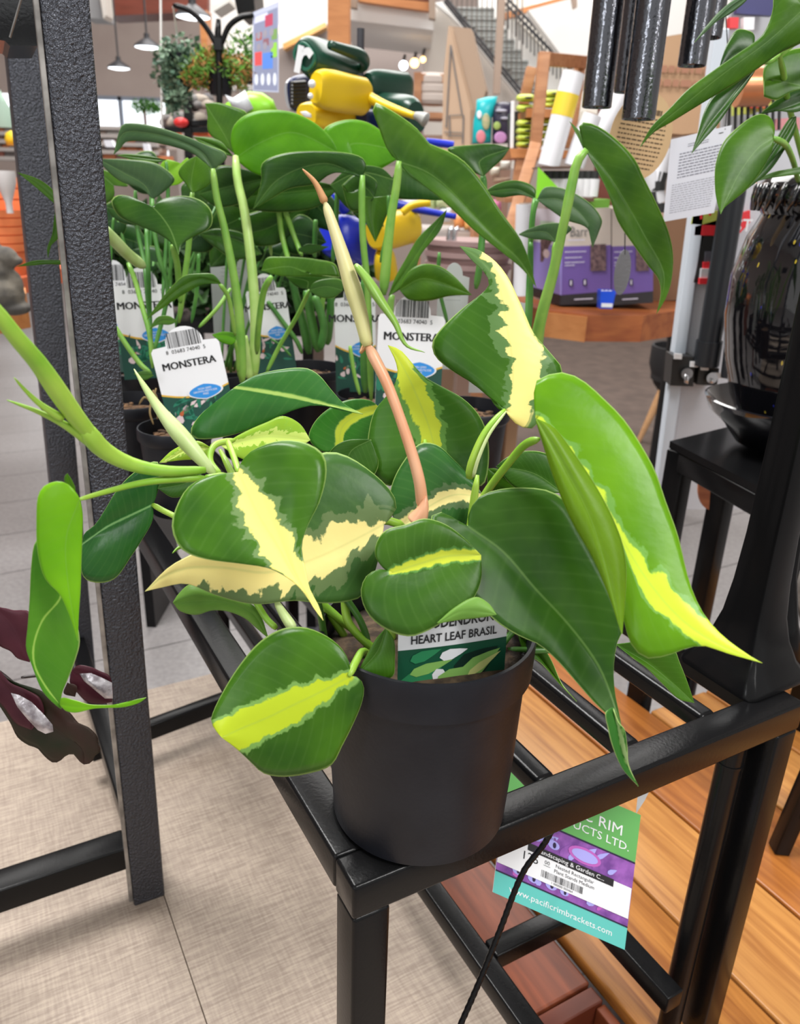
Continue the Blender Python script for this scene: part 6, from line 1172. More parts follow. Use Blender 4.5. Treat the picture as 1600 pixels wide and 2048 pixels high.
for dy in (-5, 38): bal2.tube([tp('st', (610, -30 + dy), 7.9), tp('st', (1060, 430 + dy), 7.9)], .012, RD, 6)
bal2.build('balustrade', RD, stair)
MB().bar(tp('st', (605, -60), 7.1), tp('st', (570, 560), 7.1), .055, .055, None).build('newel_post', mat('newel_tan', (.38, .28, .22), .6), stair)
slab('st', [(470, -100), (1200, -100), (1200, 900), (470, 900)], 9.1, .2, OFFW, 'wall_stair', kind='structure', origin=False)
slab('st', [(620, -60), (740, -60), (1060, 420), (1200, 600), (1200, 900), (1000, 900), (960, 400), (600, 20)], 8.9, .1, mat('cream_plaster', (.8, .76, .68), .7), 'stair_back_panel', stair)
slab('st', [(600, 80), (1010, -30), (1010, 0), (740, 75), (610, 118)], 8.6, .1, ORW, 'landing_trim', stair)
slab('st', [(760, 60), (1130, -40), (1130, 620), (1080, 420), (950, 320), (780, 90)], 7.9 - .5, .15, OFFW, 'wall_landing', kind='structure', origin=False)
slab('st', [(1015, -40), (1048, -40), (1050, 40), (1030, 50)], 7.2, .06, MATS['newel_tan'], 'small_bracket', label='small taupe bracket on the white landing wall', category='bracket')
slab('px', [(1330, -40), (1480, -40), (1480, 120), (1330, 120)], 7, .2, OFFW, 'wall_right_panel', kind='structure', origin=False)
slab('px', [(1222, -40), (1245, -40), (1225, 420), (1195, 420)], 3.2, .1, REDW, 'red_timber_post', label='slim dark red timber post seen between the chime tubes', category='post')
# ------------------------------------------------------------------ wooden shelf ladder with lime bags
lad = T_('wooden_ladder_shelf', 'st', (760, 1300), 2.9, 'orange-brown wooden ladder shelf holding lime bags, leaning right of the stairs', 'shelf', z=0)
def lb(a_, b_, w_=.036, h_=.04, nm='rail', Y=2.9, Yb=None): MB().bar(tp('st', a_, Y), tp('st', b_, Yb or Y), w_, h_, PALEW, side=(1, 0, 0)).build(nm, PALEW, lad, smooth='auto')
lb((855, 310), (800, 880), nm='post'); lb((800, 870), (640, 1400), nm='post', Y=2.86, Yb=2.6); lb((780, 400), (730, 620), nm='post', Y=3.25); lb((735, 880), (700, 1180), .05, .05, nm='post', Y=3.0)
lb((1075, 345), (1000, 880), nm='post', Y=3.3)
MB().bar(tp('st', (850, 350), 2.94), tp('st', (1095, 370), 3.3), .025, .04, PALEW).build('rail', PALEW, lad)
for y_ in (665, 905):
    slab('st', [(650 if y_ > 800 else 750, y_ - 25), (1010, y_ - 15), (1010, y_ + 30), (660 if y_ > 800 else 750, y_ + 30)], 2.97, .3, ORW, 'shelf_board', lad)
slab('st', [(620, 1170), (780, 1170), (780, 1200), (620, 1200)], 2.9, .3, PALEW, 'shelf_board', lad)
LB = mat('lime_bag', (.50, .62, .05), .4, 0, (.62, .72, .12), 30); LBk = mat('black_bag_print', (.02, .02, .02), .4)
rr = random.Random(4)
def limebag(cx, cy, Y, w_, h_, lab):
    t = thing('lime_bag', tp('st', (cx, cy), Y), lab, 'bag', 'lime bags on the wooden shelf')
    blob(t, 'sack', 'st', [(cx + w_ * math.copysign(abs(math.cos(q)) ** .6, math.cos(q)) * (1 + .05 * math.sin(3 * q)), cy + h_ * math.copysign(abs(math.sin(q)) ** .8, math.sin(q))) for q in [2 * PI * k / 18 for k in range(18)]], Y, .2, LB)
    blob(t, 'label_patch', 'st', [(cx + w_ * .3 + w_ * .4 * math.cos(q), cy + h_ * .3 * math.sin(q)) for q in [2 * PI * k / 12 for k in range(12)]], Y - .1, .01, LBk)
tier = ('topmost', 'second', 'third', 'fourth', 'fifth', 'sixth', 'seventh')
for k_, y_ in enumerate((580, 640, 730, 775, 815, 855)): limebag(745, y_, 3.08, 58, 24, 'lime green bag left of the ladder post, %s from the top' % tier[k_])
for k_, y_ in enumerate((555, 590, 620, 715, 760, 805, 850)): limebag(905, y_, 3.12, 78, 21, 'lime green bag right of the ladder post, %s from the top' % tier[k_])
slab('st', [(665, 660), (715, 660), (715, 870), (665, 870)], 3.2, .15, mat('black_goods', (.03, .03, .035), .4), 'black_package', label='black package standing left of the lime bags', category='package')
MB().bar(tp('st', (668, 600), 3.0), tp('st', (662, 880), 3.0), .012, .012, None).build('white_upright', mat('white_metal', (.8, .8, .82), .4), label='thin white metal upright between dark bag and black package', category='upright')
# white rolls
RW = mat('white_roll_plastic', (.8, .8, .84), .25); 
def roll(a_, b_, Y, r_, label, band=None):
    t = thing('plastic_roll', tp('st', b_, Y), label, 'roll'); p, q_ = tp('st', a_, Y), tp('st', b_, Y)
    MB().tube([p, q_], r_, RW, 28).build('roll', RW, t, smooth='auto'); MB().tube([p + (p - q_).normalized() * .001, p + (p - q_).normalized() * .004], r_ * .6, mat('roll_core', (.35, .25, .18), .7), 20).build('core', MATS['roll_core'], t)
    if band:
        d = (q_ - p); MB().tube([p + d * band[0], p + d * band[1]], r_ * 1.02, mat('yellow_label', (.85, .62, .05), .4), 28, caps=False).build('label_band', MATS['yellow_label'], t, smooth='auto')
roll((1030, 430), (880, 985), 2.5, .031, 'white plastic roll with yellow label, leftmost of the leaning rolls', (.22, .46))
roll((1135, 680), (1030, 985), 2.5, .029, 'white plastic roll directly behind the drooping right leaf, middle roll')
roll((1310, 560), (1120, 900), 2.7, .031, 'white plastic roll leaning between the chime tubes, rightmost roll')
roll((735, 1210), (715, 1750), 2.55, .024, 'white roll standing low behind the twisted monstera leaf')
# tub with bottles
tb = T_('bottle_tray', 'st', (990, 1180), 2.3, 'clear tray holding a row of white bottles with black caps', 'tray')
slab('st', [(840, 985), (1030, 985), (1030, 995), (840, 995)], 2.26, .18, mat('clear_brown_rim', (.12, .06, .04), .3), 'rim', tb); slab('st', [(845, 1165), (1150, 1175), (1150, 1195), (850, 1190)], 2.26, .18, mat('clear_brown_rim', (.12, .06, .04), .3), 'base', tb)
BW = mat('bottle_white', (.8, .8, .82), .3); BC = mat('bottle_cap', (.02, .02, .02), .4); BGn = mat('bottle_green_print', (.05, .3, .12), .4)
for i in range(8):
    x = 868 + i * 38; Y = 2.33; b_ = tp('st', (x, 1165), Y); t = thing('bottle', b_, 'white bottle with black cap in the clear tray, %s from the left' % ('first', 'second', 'third', 'fourth', 'fifth', 'sixth', 'seventh', 'eighth')[i], 'bottle', 'white bottles in the tray')
    hh = tp('st', (x, 1060), Y).z - b_.z
    MB().lathe(b_, [(0, 0), (.0165, 0), (.0168, hh), (0, hh)], BW, 14).build('body', BW, t, smooth='auto'); MB().lathe(b_ + Vector((0, 0, hh)), [(0, 0.0005), (.014, .0005), (.014, hh * .45), (0, hh * .45)], BC, 14).build('cap', BC, t, smooth='auto')
    if i > 4: leafpoly(Plate(b_ + Vector((0, -.0175, hh * .6)), (1, 0, 0), (0, 0, 1)), 0, 0, .001, .001, 0, BGn)
slab('st', [(820, 990), (955, 1130), (905, 1180), (805, 1200)], 2.2, .01, mat('lime_sheet', (.25, .7, .02), .5), 'lime_sheet', label='bright lime triangular sheet beside the bottle tray', category='sheet')
slab('st', [(1110, 1190), (1245, 1180), (1240, 1230), (1110, 1235)], 2.3, .15, mat('moss', (.12, .28, .03), .9, bump=1, bscale=60), 'moss_tray', label='strip of green moss above the purple boxes', category='tray')
# ------------------------------------------------------------------ bench, purple boxes, big cartons
bz = tp('box', (300, 600), 2.9).z
bench = T_('octagonal_bench', 'box', (400, 650), 2.9, 'reddish brown wooden bench top with chunky edge carrying the purple boxes', 'bench', z=0)
e0 = [atz(1050 + x * .34375, 400 + y * .34375, bz) for x, y in ((-60, 600), (110, 640), (360, 668), (690, 672), (920, 640), (1000, 590), (900, 560), (-60, 560))]
MB().prism([p - Vector((0, 0, .085)) for p in e0], (0, 0, .085), BRN).build('top', BRN, bench)
MB().prism([e0[1] - Vector((0, .012, .085)), e0[2] - Vector((0, .012, .085)), e0[2] + Vector((0, -.012, -.005)), e0[1] + Vector((0, -.012, -.005))], (0, .011, 0), ORW).build('edge_board', ORW, bench)
for px_ in (1040, -260): 
    q0 = tp('box', (px_, 790), 3.4); MB().box(Vector((q0.x, 3.4, (bz - .086) / 2)), (.05, .05, bz - .086)).build('leg', PALEW, bench)
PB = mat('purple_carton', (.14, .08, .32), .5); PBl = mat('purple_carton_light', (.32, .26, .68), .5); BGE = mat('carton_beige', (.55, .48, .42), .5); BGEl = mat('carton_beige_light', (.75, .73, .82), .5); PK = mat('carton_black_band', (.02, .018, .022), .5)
Yp = 2.78
def pbox(xf0, xf1, xs, lab, side=True):
    t = thing('purple_carton', tp('box', (xf0, 610), Yp), lab, 'box')
    def pf(y): return y
    b = lambda pts, Y, m, nm: MB().prism([tp('box', p, Y) for p in pts], (0, .35, 0), m).build(nm, m, t)
    k0, k1 = 20, 0
    b([(xf0, 270), (xf1, 262), (xf1, 530), (xf0, 553)], Yp, PB, 'body'); b([(xf0, 50), (xf1, 45), (xf1, 262), (xf0, 270)], Yp, BGE, 'upper_body'); b([(xf0 - 4, 553), (xf1, 530), (xf1, 598), (xf0 - 5, 612)], Yp, PK, 'base_band')
    if side:
        f = lambda pts, m, nm: MB().prism([tp('box', pts[0], Yp + .22), tp('box', pts[1], Yp), tp('box', pts[2], Yp), tp('box', pts[3], Yp + .22)], (-.004, 0, 0), m).build(nm, m, t)
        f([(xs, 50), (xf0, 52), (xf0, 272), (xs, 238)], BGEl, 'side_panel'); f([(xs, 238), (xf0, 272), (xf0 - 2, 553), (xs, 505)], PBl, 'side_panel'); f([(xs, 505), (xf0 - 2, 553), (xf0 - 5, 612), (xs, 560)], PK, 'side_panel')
    P = Quad(*[tp('box', p, Yp - .004) for p in ((xf0, 612), (xf1, 598), (xf1, 45), (xf0, 50))], 6, 10)
    tx_ = mat('carton_text', (.6, .58, .7), .5); dk = mat('carton_photo', (.06, .03, .04), .5, 0, (.2, .12, .12), 90)
    if side:
        P.text('Barr', 2.1, 7.6, 1.5, mat('carton_ink', (.12, .12, .12), .5), lay=2, sx=.85); P.rect(.7, 6.75, 2.8, 6.85, tx_, 2)
    for k, (y, w_) in enumerate(((5.6, 2.6), (5.0, 2.1), (4.5, 2.4), (4.2, 1.2))): P.lines(.35, y - .06, .35 + w_, y + .06, 1, tx_, 2, k, .9)
    P.rect(3.5, 3.5, 5.4, 6.3, dk, 2); P.rect(.9, 2.0, 1.35, 2.7, PK, 2); P.rect(2.6, 2.0, 3.05, 2.7, PK, 2); P.rect(1.0, 2.1, 1.2, 2.6, tx_, 3); P.rect(2.7, 2.1, 2.9, 2.6, tx_, 3); P.rect(1.5, .5, 3.8, .62, tx_, 2)
    P.build('print', t)
    if side:
        P = Quad(*[tp('box', p, Y_) for p, Y_ in (((xs, 560), Yp + .215), ((xf0, 612), Yp - .006), ((xf0, 50), Yp - .006), ((xs, 50), Yp + .215))], 6, 10)
        P.rect(1.6, 4.2, 4.2, 7.0, dk, 2); P.poly([(2.9 + .7 * math.cos(q), 5.2 + .5 * math.sin(q)) for q in [2 * PI * i / 12 for i in range(12)]], PINK, 3); P.rect(1.5, 8.3, 4.8, 8.7, mat('pale_green_print', (.5, .65, .5), .5), 2)
        for k in range(4): P.lines(.8, 2.9 - k * .35, 4.8, 3.0 - k * .35, 1, WHITE, 2, k, .8)
        P.build('side_print', t)
pbox(215, 500, 48, 'purple and beige carton with large lettering, left one on the wooden bench')
pbox(506, 745, 505, 'plain purple carton behind the metal wind sail, right one on the bench', False)
bb = T_('blue_bin', 'box', (460, 625), 2.6, 'small bright blue plastic bin on the bench before the purple cartons', 'bin')
BL = mat('bright_blue_plastic', (.01, .09, .75), .3)
c_ = tp('box', (462, 628), 2.62)
MB().lathe(c_, [(0, 0), (.028, 0), (.034, .055), (.031, .055), (.026, .004), (0, .004)], BL, 4, axis=(0, .0, 1)).build('bin', BL, bb)
MB().box(c_ + Vector((0, -.028, .012)), (.035, .002, .012), None).build('label', WHITE, bb)
for i in range(3): MB().ball(c_ + Vector((-.012 + i * .012, 0, .045)), .011, None, 6).build('knob', mat('chrome', (.6, .6, .62), .2, .9), bb, smooth=True)
cb1 = T_('large_cardboard_box', 'tr', (800, 850), 3.0, 'tall brown cardboard box behind the wind chime tubes and round card', 'box', z=None)
MB().prism([tp('tr', p, 3.0) for p in ((640, 250), (850, 215), (1025, 205), (965, 850), (850, 860), (600, 840))], (0, .3, 0), CARDB).build('front_face', CARDB, cb1)
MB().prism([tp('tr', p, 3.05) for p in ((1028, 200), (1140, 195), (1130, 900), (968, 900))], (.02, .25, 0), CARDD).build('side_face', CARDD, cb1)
P = Plate(tp('tr', (820, 510), 2.99), (1, 0, 0), (0, 0, 1)); P.lines(-.16, -.03, .16, .05, 2, mat('faded_red_print', (.38, .18, .11), .7), 1, 7, .5); P.build('print', cb1)
slab('box', [(745, 130), (800, 110), (960, 60), (925, 580), (745, 590)], 3.05, .35, mat('cardboard_dark', (.2, .1, .05), .7), 'cardboard_box', label='darker brown cardboard box on the bench behind the hanging right leaf', category='box')
# wrapped sticks behind card
for i, (a_, b_) in enumerate((((640, 1100), (690, 1300)), ((700, 1100), (655, 1290)), ((740, 950), (680, 1160)))):
    t = thing('wrapped_stick', tp('tr', b_, 2.5), ('black and white wrapped stick at the left of the round card base', 'black and white wrapped stick crossing behind the instruction card', 'grey wrapped stick between round card and instruction card')[i], 'stick')
    MB().tube([tp('tr', a_, 2.5), tp('tr', b_, 2.5)], .025, (RW, BC, RW)[i], 12).build('shaft', (RW, BC, RW)[i], t, smooth='auto'); MB().tube([tp('tr', b_, 2.5), tp('tr', (b_[0] - 5, b_[1] + 60), 2.5)], .027, BC, 12).build('sleeve', BC, t, smooth='auto')
# shop clutter behind the monstera tops, right of centre
cl = T_('goods_table', 'mr', (500, 640), 3.4, 'low table of mixed small packages behind the twisted monstera leaf', 'table', z=0)
tz2 = tp('mr', (400, 640), 3.4).z
MB().box(Vector((tp('mr', (480, 640), 3.4).x, 3.6, tz2 - .02)), (1.0, .6, .04)).build('top', mat('grey_shelf', (.42, .38, .36), .6), cl)
for sx__ in (-.35, .35): MB().box(Vector((tp('mr', (480, 640), 3.4).x + sx__, 3.7, (tz2 - .041) / 2)), (.05, .3, tz2 - .041)).build('leg', CARDD, cl)
its = [(255, 470, 345, 600, (.6, .6, .62), 'grey and white package'), (345, 460, 420, 560, (.5, .62, .3), 'pale green package'), (420, 450, 480, 530, (.62, .72, .4), 'light lime package'), (440, 530, 500, 600, (.75, .8, .85), 'crinkled white package'), (510, 560, 560, 630, (.85, .35, .12), 'orange package'), (560, 590, 610, 640, (.8, .45, .15), 'amber package'),
       (690, 490, 745, 560, (.75, .25, .45), 'pink package'), (740, 300, 790, 345, (.6, .58, .52), 'grey stone package'), (690, 330, 740, 375, (.65, .6, .5), 'pale stone package'), (700, 380, 790, 410, (.4, .28, .2), 'brown package'), (800, 560, 840, 660, (.3, .05, .04), 'dark red package'), (340, 420, 440, 465, (.03, .03, .03), 'black lid package')]
for (a_, b_, c2, d_, cc_, nm) in its:
    m_ = mat('pack_' + nm.replace(' ', '_'), cc_, .5)
    blob(None, nm.replace(' ', '_'), 'mr', [(a_, b_ + 4), (a_ + 4, b_), (c2 - 4, b_), (c2, b_ + 4), (c2, d_ - 4), (c2 - 4, d_), (a_ + 4, d_), (a_, d_ - 4)], 3.4, .1, m_, label='small %s among the goods behind the twisted leaf' % nm, category='package')
for i, (x0_, y0_, x1_, y1_, m_) in enumerate(((520, 690, 660, 810, CARDB), (610, 640, 700, 700, PALEW), (660, 640, 760, 820, mat('cardboard_dark', (.2, .1, .05), .7)))):
    slab('mr', [(x0_, y0_), (x1_, y0_), (x1_, y1_), (x0_, y1_)], 3.1, .3, m_, 'cardboard_box', label=('brown cardboard box under the goods table behind curled leaf tip', 'small light wooden box under the goods table', 'dark cardboard box beside the leaning ladder post')[i], category='box')
wr = T_('wire_rack', 'mr', (500, 830), 2.6, 'bent chrome wire rack left of the yellow striped leaf tip', 'rack')
for x_ in (485, 512): MB().tube([tp('mr', p, 2.6) for p in ((x_ + 25, 630), (x_ + 8, 640), (x_, 680), (x_ + 3, 850))], .008, MATS['chrome'], 8).build('rod', MATS['chrome'], wr, smooth=True)
PKP = mat('pinkish_planter', (.32, .21, .2), .6)
for i in range(3):
    c_ = tp('mr', (570, 870 + i * 55), 2.7); MB().lathe(c_, [(0, 0), (.10, 0), (.135, .1), (.14, .1), (.14, .115), (.12, .115), (0, .09)], PKP, 36).build('stacked_planter', PKP, smooth='auto', label='pinkish brown round planter behind the striped leaf, %s of the stack' % ('topmost', 'middle', 'lowest')[i], category='planter', group='pinkish planters stacked behind the striped leaf')
# ------------------------------------------------------------------ three-legged planter
pc = at(1345, 850, 4.6); pc.z = 0
tl_ = thing('three_legged_planter', pc, 'matte black bowl planter on tapered wooden legs standing on the concrete floor', 'planter')
MBK = mat('matte_black_ceramic', (.018, .018, .02), .75); zz0 = at(1345, 800, 4.6).z; zz1 = at(1345, 692, 4.6).z; R_ = .185
MB().lathe(pc, [(0, zz0), (.08, zz0 + .01), (R_ * .8, zz0 + (zz1 - zz0) * .3), (R_, zz0 + (zz1 - zz0) * .65), (R_, zz1), (R_ * .93, zz1), (R_ * .9, zz0 + .12), (0, zz0 + .1)], MBK, 48).build('bowl', MBK, tl_, smooth='auto')
LW = wood('light_beech', (.62, .36, .18), (.5, .27, .12), 6)
for k in range(3):
    a_ = math.radians(205 + 120 * k); d = Vector((math.cos(a_), math.sin(a_), 0)); MB().tube([pc + d * .245, pc + d * .12 + Vector((0, 0, zz0 + .06))], [.013, .026], LW, 14).build('leg', LW, tl_, smooth='auto')
sp2 = MB().lathe(Vector((at(1352, 690, 3.6).x, 3.6, 0)), [(0, 0), (.04, 0), (.04, at(1352, 690, 3.6).z), (.05, at(1352, 690, 3.6).z + .08), (0, at(1352, 690, 3.6).z + .08)], MBK, 20).build('small_black_pot', MBK, smooth='auto', label='small black pot between the planter and the white perforated panel', category='pot')
fl = T_('flower_bunch', 'px', (1355, 640), 3.6, 'tiny pink and white flowers above the small black pot', 'flowers')
for dx, dy, m_ in ((0, 0, RW), (5, -6, mat('lilac_print', (.6, .3, .6), .5)), (-4, 5, mat('dusty_pink', (.7, .4, .35), .6))): MB().ball(at(1355 + dx, 645 + dy, 3.6), .014, m_, 6).build('bloom', m_, fl, smooth=True)
# ------------------------------------------------------------------ perforated white display panel
def perf():
    m = bpy.data.materials.new('perforated_white_sheet'); m.use_nodes = True; N, L = nt(m); b = N['Principled BSDF']; tc = N.new('ShaderNodeTexCoord')
    v = N.new('ShaderNodeTexVoronoi'); v.inputs['Scale'].default_value = 300; v.inputs['Randomness'].default_value = 0; L.new(tc.outputs['Object'], v.inputs['Vector'])
    r = N.new('ShaderNodeMapRange'); r.inputs[1].default_value = .25; r.inputs[2].default_value = .35; L.new(v.outputs['Distance'], r.inputs[0])
    x = N.new('ShaderNodeMix'); x.data_type = 'RGBA'; x.inputs['A'].default_value = (.3, .31, .34, 1); x.inputs['B'].default_value = (.62, .63, .68, 1); L.new(r.outputs[0], x.inputs[0]); L.new(x.outputs['Result'], b.inputs['Base Color']); b.inputs['Roughness'].default_value = .4; return m
PF2 = perf(); pan = T_('perforated_display_panel', 'box', (900, 1650), 1.75, 'white perforated metal display panel left of the black vase', 'display panel', z=0)
WM = mat('white_blue_metal', (.62, .68, .76), .35)
Yq = 1.75
MB().prism([tp('box', p, Yq) for p in ((1020, -400), (1700, -400), (1560, 1800), (800, 1800))], (0, .006, 0), PF2).build('sheet', PF2, pan)
q0, q1 = tp('box', (1005, 0), Yq), tp('box', (790, 1640), Yq); dq = (q0 - q1).normalized()
MB().bar(q1 - dq * (q1.z / dq.z), q0 + dq * .3, .026, .03, WM, side=(1, 0, 0)).build('frame', WM, pan)
qb = tp('box', (1500, 1800), Yq); MB().bar(Vector((qb.x + .3, Yq + .02, 0)), Vector((qb.x + .3, Yq + .02, 1.0)), .03, .03, WM).build('frame', WM, pan)
def onp(name, label, cat, parts, Y=1.735):
    t = thing(name, tp('box', parts[0][0][0], Y), label, cat)
    for i, (pts, m_, d_, nm) in enumerate(parts): MB().prism([tp('box', p, Y - .004 * i) for p in pts], (0, d_, 0), m_).build(nm, m_, t)
REDP = mat('red_label', (.72, .03, .04), .4); YG = mat('yellow_green_pack', (.55, .62, .12), .4)
onp('red_shelf_strip', 'bright red label strip across the perforated panel behind the vase', 'label strip', [([(990, 155), (1310, 60), (1310, 130), (1235, 210), (985, 205)], REDP, .01, 'strip')])
P = Plate(tp('box', (1270, 150), 1.70), (1, 0, 0), (0, 0, 1)); P.text('ST', 0, 0, .032, WHITE, bold=.0005); P.build('strip_lettering', label='white letters on the red label strip', category='lettering')
onp('yellow_green_pack', 'yellow-green seed pack with red marks below the instruction card', 'package', [([(975, 90), (1130, 60), (1135, 150), (965, 140)], YG, .01, 'pack'), ([(1020, 60), (1032, 60), (1032, 110), (1020, 112)], REDP, .002, 'red_mark'), ([(1070, 60), (1082, 60), (1084, 90), (1072, 92)], REDP, .002, 'red_mark')])
onp('black_hook_pack', 'black blister pack with small red and white bottle hanging on the panel', 'package', [([(1040, 212), (1160, 205), (1130, 490), (980, 480)], BC, .012, 'card'), ([(1050, 300), (1100, 300), (1098, 360), (1045, 360)], mat('dark_glass', (.1, .1, .12), .2), .01, 'bottle_top'), ([(1040, 362), (1088, 362), (1085, 400), (1038, 400)], REDP, .01, 'red_band'), ([(1028, 400), (1080, 400), (1075, 455), (1022, 455)], mat('grey_white_print', (.6, .6, .62), .4), .01, 'white_band'), ([(1018, 455), (1072, 455), (1068, 490), (1015, 490)], REDP, .01, 'red_band')])
MBt = mat('black_rubber_tube', (.016, .018, .022), .35)
tA, tB = tp('box', (1215, -60), 1.69), tp('box', (1052, 960), 1.7)
tt = thing('black_tube', tB, 'thick black tube leaning in front of the perforated panel', 'tube'); MB().tube([tA, tA.lerp(tB, .85)], .0235, MBt, 24).build('shaft', MBt, tt, smooth='auto'); MB().tube([tA.lerp(tB, .85), tB], .027, MBt, 24).build('sleeve', MBt, tt, smooth='auto')
tA, tB = tp('box', (1230, 700), 1.66), tp('box', (1190, 1030), 1.66)
tt = thing('black_tube', tB, 'shorter black tube partly hidden by the vase edge', 'tube'); MB().tube([tA, tB], .018, MBt, 20).build('shaft', MBt, tt, smooth='auto')
for i, (x, y, w_, h_) in enumerate(((860, 905, 130, 175), (1015, 970, 115, 105))):
    t = thing('tool_clip', tp('box', (x, y), 1.7), ('black tool holder with two white plates on the panel edge, left of its twin', 'black tool holder at the foot of the thick black tube')[i], 'holder')
    MB().prism([tp('box', p, 1.7) for p in ((x, y), (x + w_, y + 10), (x + w_ - 12, y + h_ + 5), (x - 15, y + h_))], (0, .05, 0), BC).build('body', BC, t)
    MB().lathe(tp('box', (x + w_ * .62, y + h_ * .6), 1.694), [(0, 0), (.012, 0), (.012, .004), (0, .004)], MATS['chrome'], 16, axis=(0, -1, 0)).build('knob', MATS['chrome'], t); blob(t, 'lever', 'box', [(x + w_ * .55, y + h_ * .62), (x + w_ * .75, y + h_ * .7), (x + w_ * .68, y + h_ * .95), (x + w_ * .5, y + h_ * .9)], 1.69, .006, MATS['chrome'])
    MB().prism([tp('box', p, 1.694) for p in ((x + w_ * .8, y + 35), (x + w_ * .8 + 45, y + 38), (x + w_ * .8 + 43, y + 68), (x + w_ * .8 - 3, y + 66))], (0, .004, 0), WHITE).build('plate', WHITE, t)
    MB().prism([tp('box', p, 1.694) for p in ((x + 10, y - 12), (x + 55, y - 8), (x + 52, y + 22), (x + 8, y + 20))], (0, .004, 0), WHITE).build('plate', WHITE, t)
# top right display
td = T_('hardware_display', 'tr', (1320, 100), 2.2, 'grey pegboard display with dark blue header at the top right', 'display')
onp2 = lambda pts, m_, nm, Y=2.2, d_=.02: MB().prism([tp('tr', p, Y) for p in pts], (0, d_, 0), m_).build(nm, m_, td)
onp2([(1180, -40), (1640, -40), (1640, 900), (1100, 900), (1130, 300)], mat('pegboard_grey', (.4, .41, .44), .4), 'pegboard', 2.25); onp2([(1200, -40), (1440, -40), (1425, 100), (1195, 85)], mat('navy_header', (.03, .03, .14), .4), 'header', 2.2)
for k_ in range(9):
    y = 110 + k_ * 90
    if k_ in (0, 5, 6): onp2([(1150 + (k_ * 37) % 60, y), (1210 + (k_ * 37) % 60, y), (1205 + (k_ * 37) % 60, y + 70), (1150 + (k_ * 37) % 60, y + 70)], REDP, 'pack', 2.18); onp2([(1240, y), (1310, y), (1305, y + 80), (1240, y + 80)], YG if k_ > 2 else RW, 'pack', 2.18)
    MB().tube([tp('tr', (1150 + k_ * 40, 610), 2.1), tp('tr', (1145 + k_ * 40, 830), 2.1)], .004, BC, 6).build('wire', BC, td)
onp2([(1180, 640), (1240, 620), (1460, 615), (1440, 700), (1180, 740)], YG, 'pack', 2.17); onp2([(1290, 620), (1330, 620), (1330, 690), (1290, 690)], REDP, 'pack', 2.15); onp2([(1355, 620), (1400, 620), (1400, 690), (1350, 690)], OR, 'pack', 2.15)
onp2([(1450, 760), (1600, 750), (1600, 830), (1440, 830)], mat('pinkish_label', (.6, .25, .27), .4), 'pack', 2.17)
MB().tube([tp('tr', (1200, 555), 2.05), tp('tr', (1400, 550), 2.05)], .042, mat('copper_pipe', (.55, .22, .1), .25, .5), 20).build('copper_bar', MATS['copper_pipe'], td, smooth='auto')
# ------------------------------------------------------------------ watering can display
wc = T_('watering_can_stand', 'can', (800, 400), 2.1, 'dark vertical pole display that the watering cans hang from', 'display stand', z=0)
q0 = tp('can', (805, 190), 2.1); MB().tube([q0, Vector((q0.x, q0.y, 0))], .0085, mat('dark_pole', (.05, .05, .06), .4), 12).build('pole', MATS['dark_pole'], wc); MB().lathe(Vector((q0.x, q0.y, 0.001)), [(0, 0), (.22, 0), (.22, .02), (0, .02)], MATS['dark_pole'], 32).build('base', MATS['dark_pole'], wc)
DG = mat('dark_green_plastic', (.008, .05, .03), .3); DGf = mat('green_plastic_face', (.02, .13, .08), .35); YL = mat('yellow_plastic', (.85, .58, .01), .35); NB = mat('navy_plastic', (.01, .02, .09), .3); BLU2 = mat('royal_blue_plastic', (.01, .03, .55), .3); GR = mat('grey_rose', (.4, .4, .38), .5)
def canbody(t, a_, b_, Ya, Yb, rx, ry, rot, m, n_=28, face=None, name='body'):
    """rounded oblong drum from face centre a_ to back centre b_; rx, ry half extents in crop px; the section is a stadium"""
    A_, B_ = tp('can', a_, Ya), tp('can', b_, Yb); d = (B_ - A_); L_n = d.length; d.normalize(); s = Ya / 1600 * .3 * 1.05
    u = Vector((math.cos(rot), 0, math.sin(rot))); u = (u - d * u.dot(d)).normalized(); v = d.cross(u)
    def ring(c_, k): return [c_ + u * (k * rx * s * math.copysign(abs(math.cos(q)) ** .75, math.cos(q))) + v * (k * ry * s * math.copysign(abs(math.sin(q)) ** .75, math.sin(q))) for q in [2 * PI * i / n_ for i in range(n_)]]
    prof = [(0, .72), (.008, .86), (.022, .96), (.05, 1), (L_n * .9, .97), (L_n - .01, .9), (L_n, .75)]
    vs = []; fs = []
    for h_, k in prof: vs += ring(A_ + d * h_, k)
    for i in range(len(prof) - 1):
        for j in range(n_): fs.append((i * n_ + j, i * n_ + (j + 1) % n_, (i + 1) * n_ + (j + 1) % n_, (i + 1) * n_ + j))
    fs += [tuple(range(n_)), tuple((len(prof) - 1) * n_ + j for j in range(n_))]
    MB().add(vs, fs, m).build(name, m, t, smooth='auto')
    if face:
        vs = []; 
        for h_, k in ((-.001, .66), (-.006, .62), (-.006, .5), (-.001, .46)): vs += ring(A_ + d * h_, k)
        fs = [(i * n_ + j, i * n_ + (j + 1) % n_, (i + 1) * n_ + (j + 1) % n_, (i + 1) * n_ + j) for i in range(3) for j in range(n_)]
        MB().add(vs, fs, face).build('face_ring', face, t, smooth='auto')
    return A_, u, v, d
def wtube(t, pts, r_, m, nm): 
    q = crs([tuple(tp('can', p[:2], p[2])) for p in pts], 16); MB().tube(q, r_ if not isinstance(r_, list) else [x[0] for x in crs([(z, 0, 0) for z in r_], 16)], m, 14).build(nm, m, t, smooth=True)
g1 = T_('watering_can', 'can', (430, 380), 1.9, 'dark green watering can with white letter r, topmost on the display', 'watering can', 'watering cans on the display')
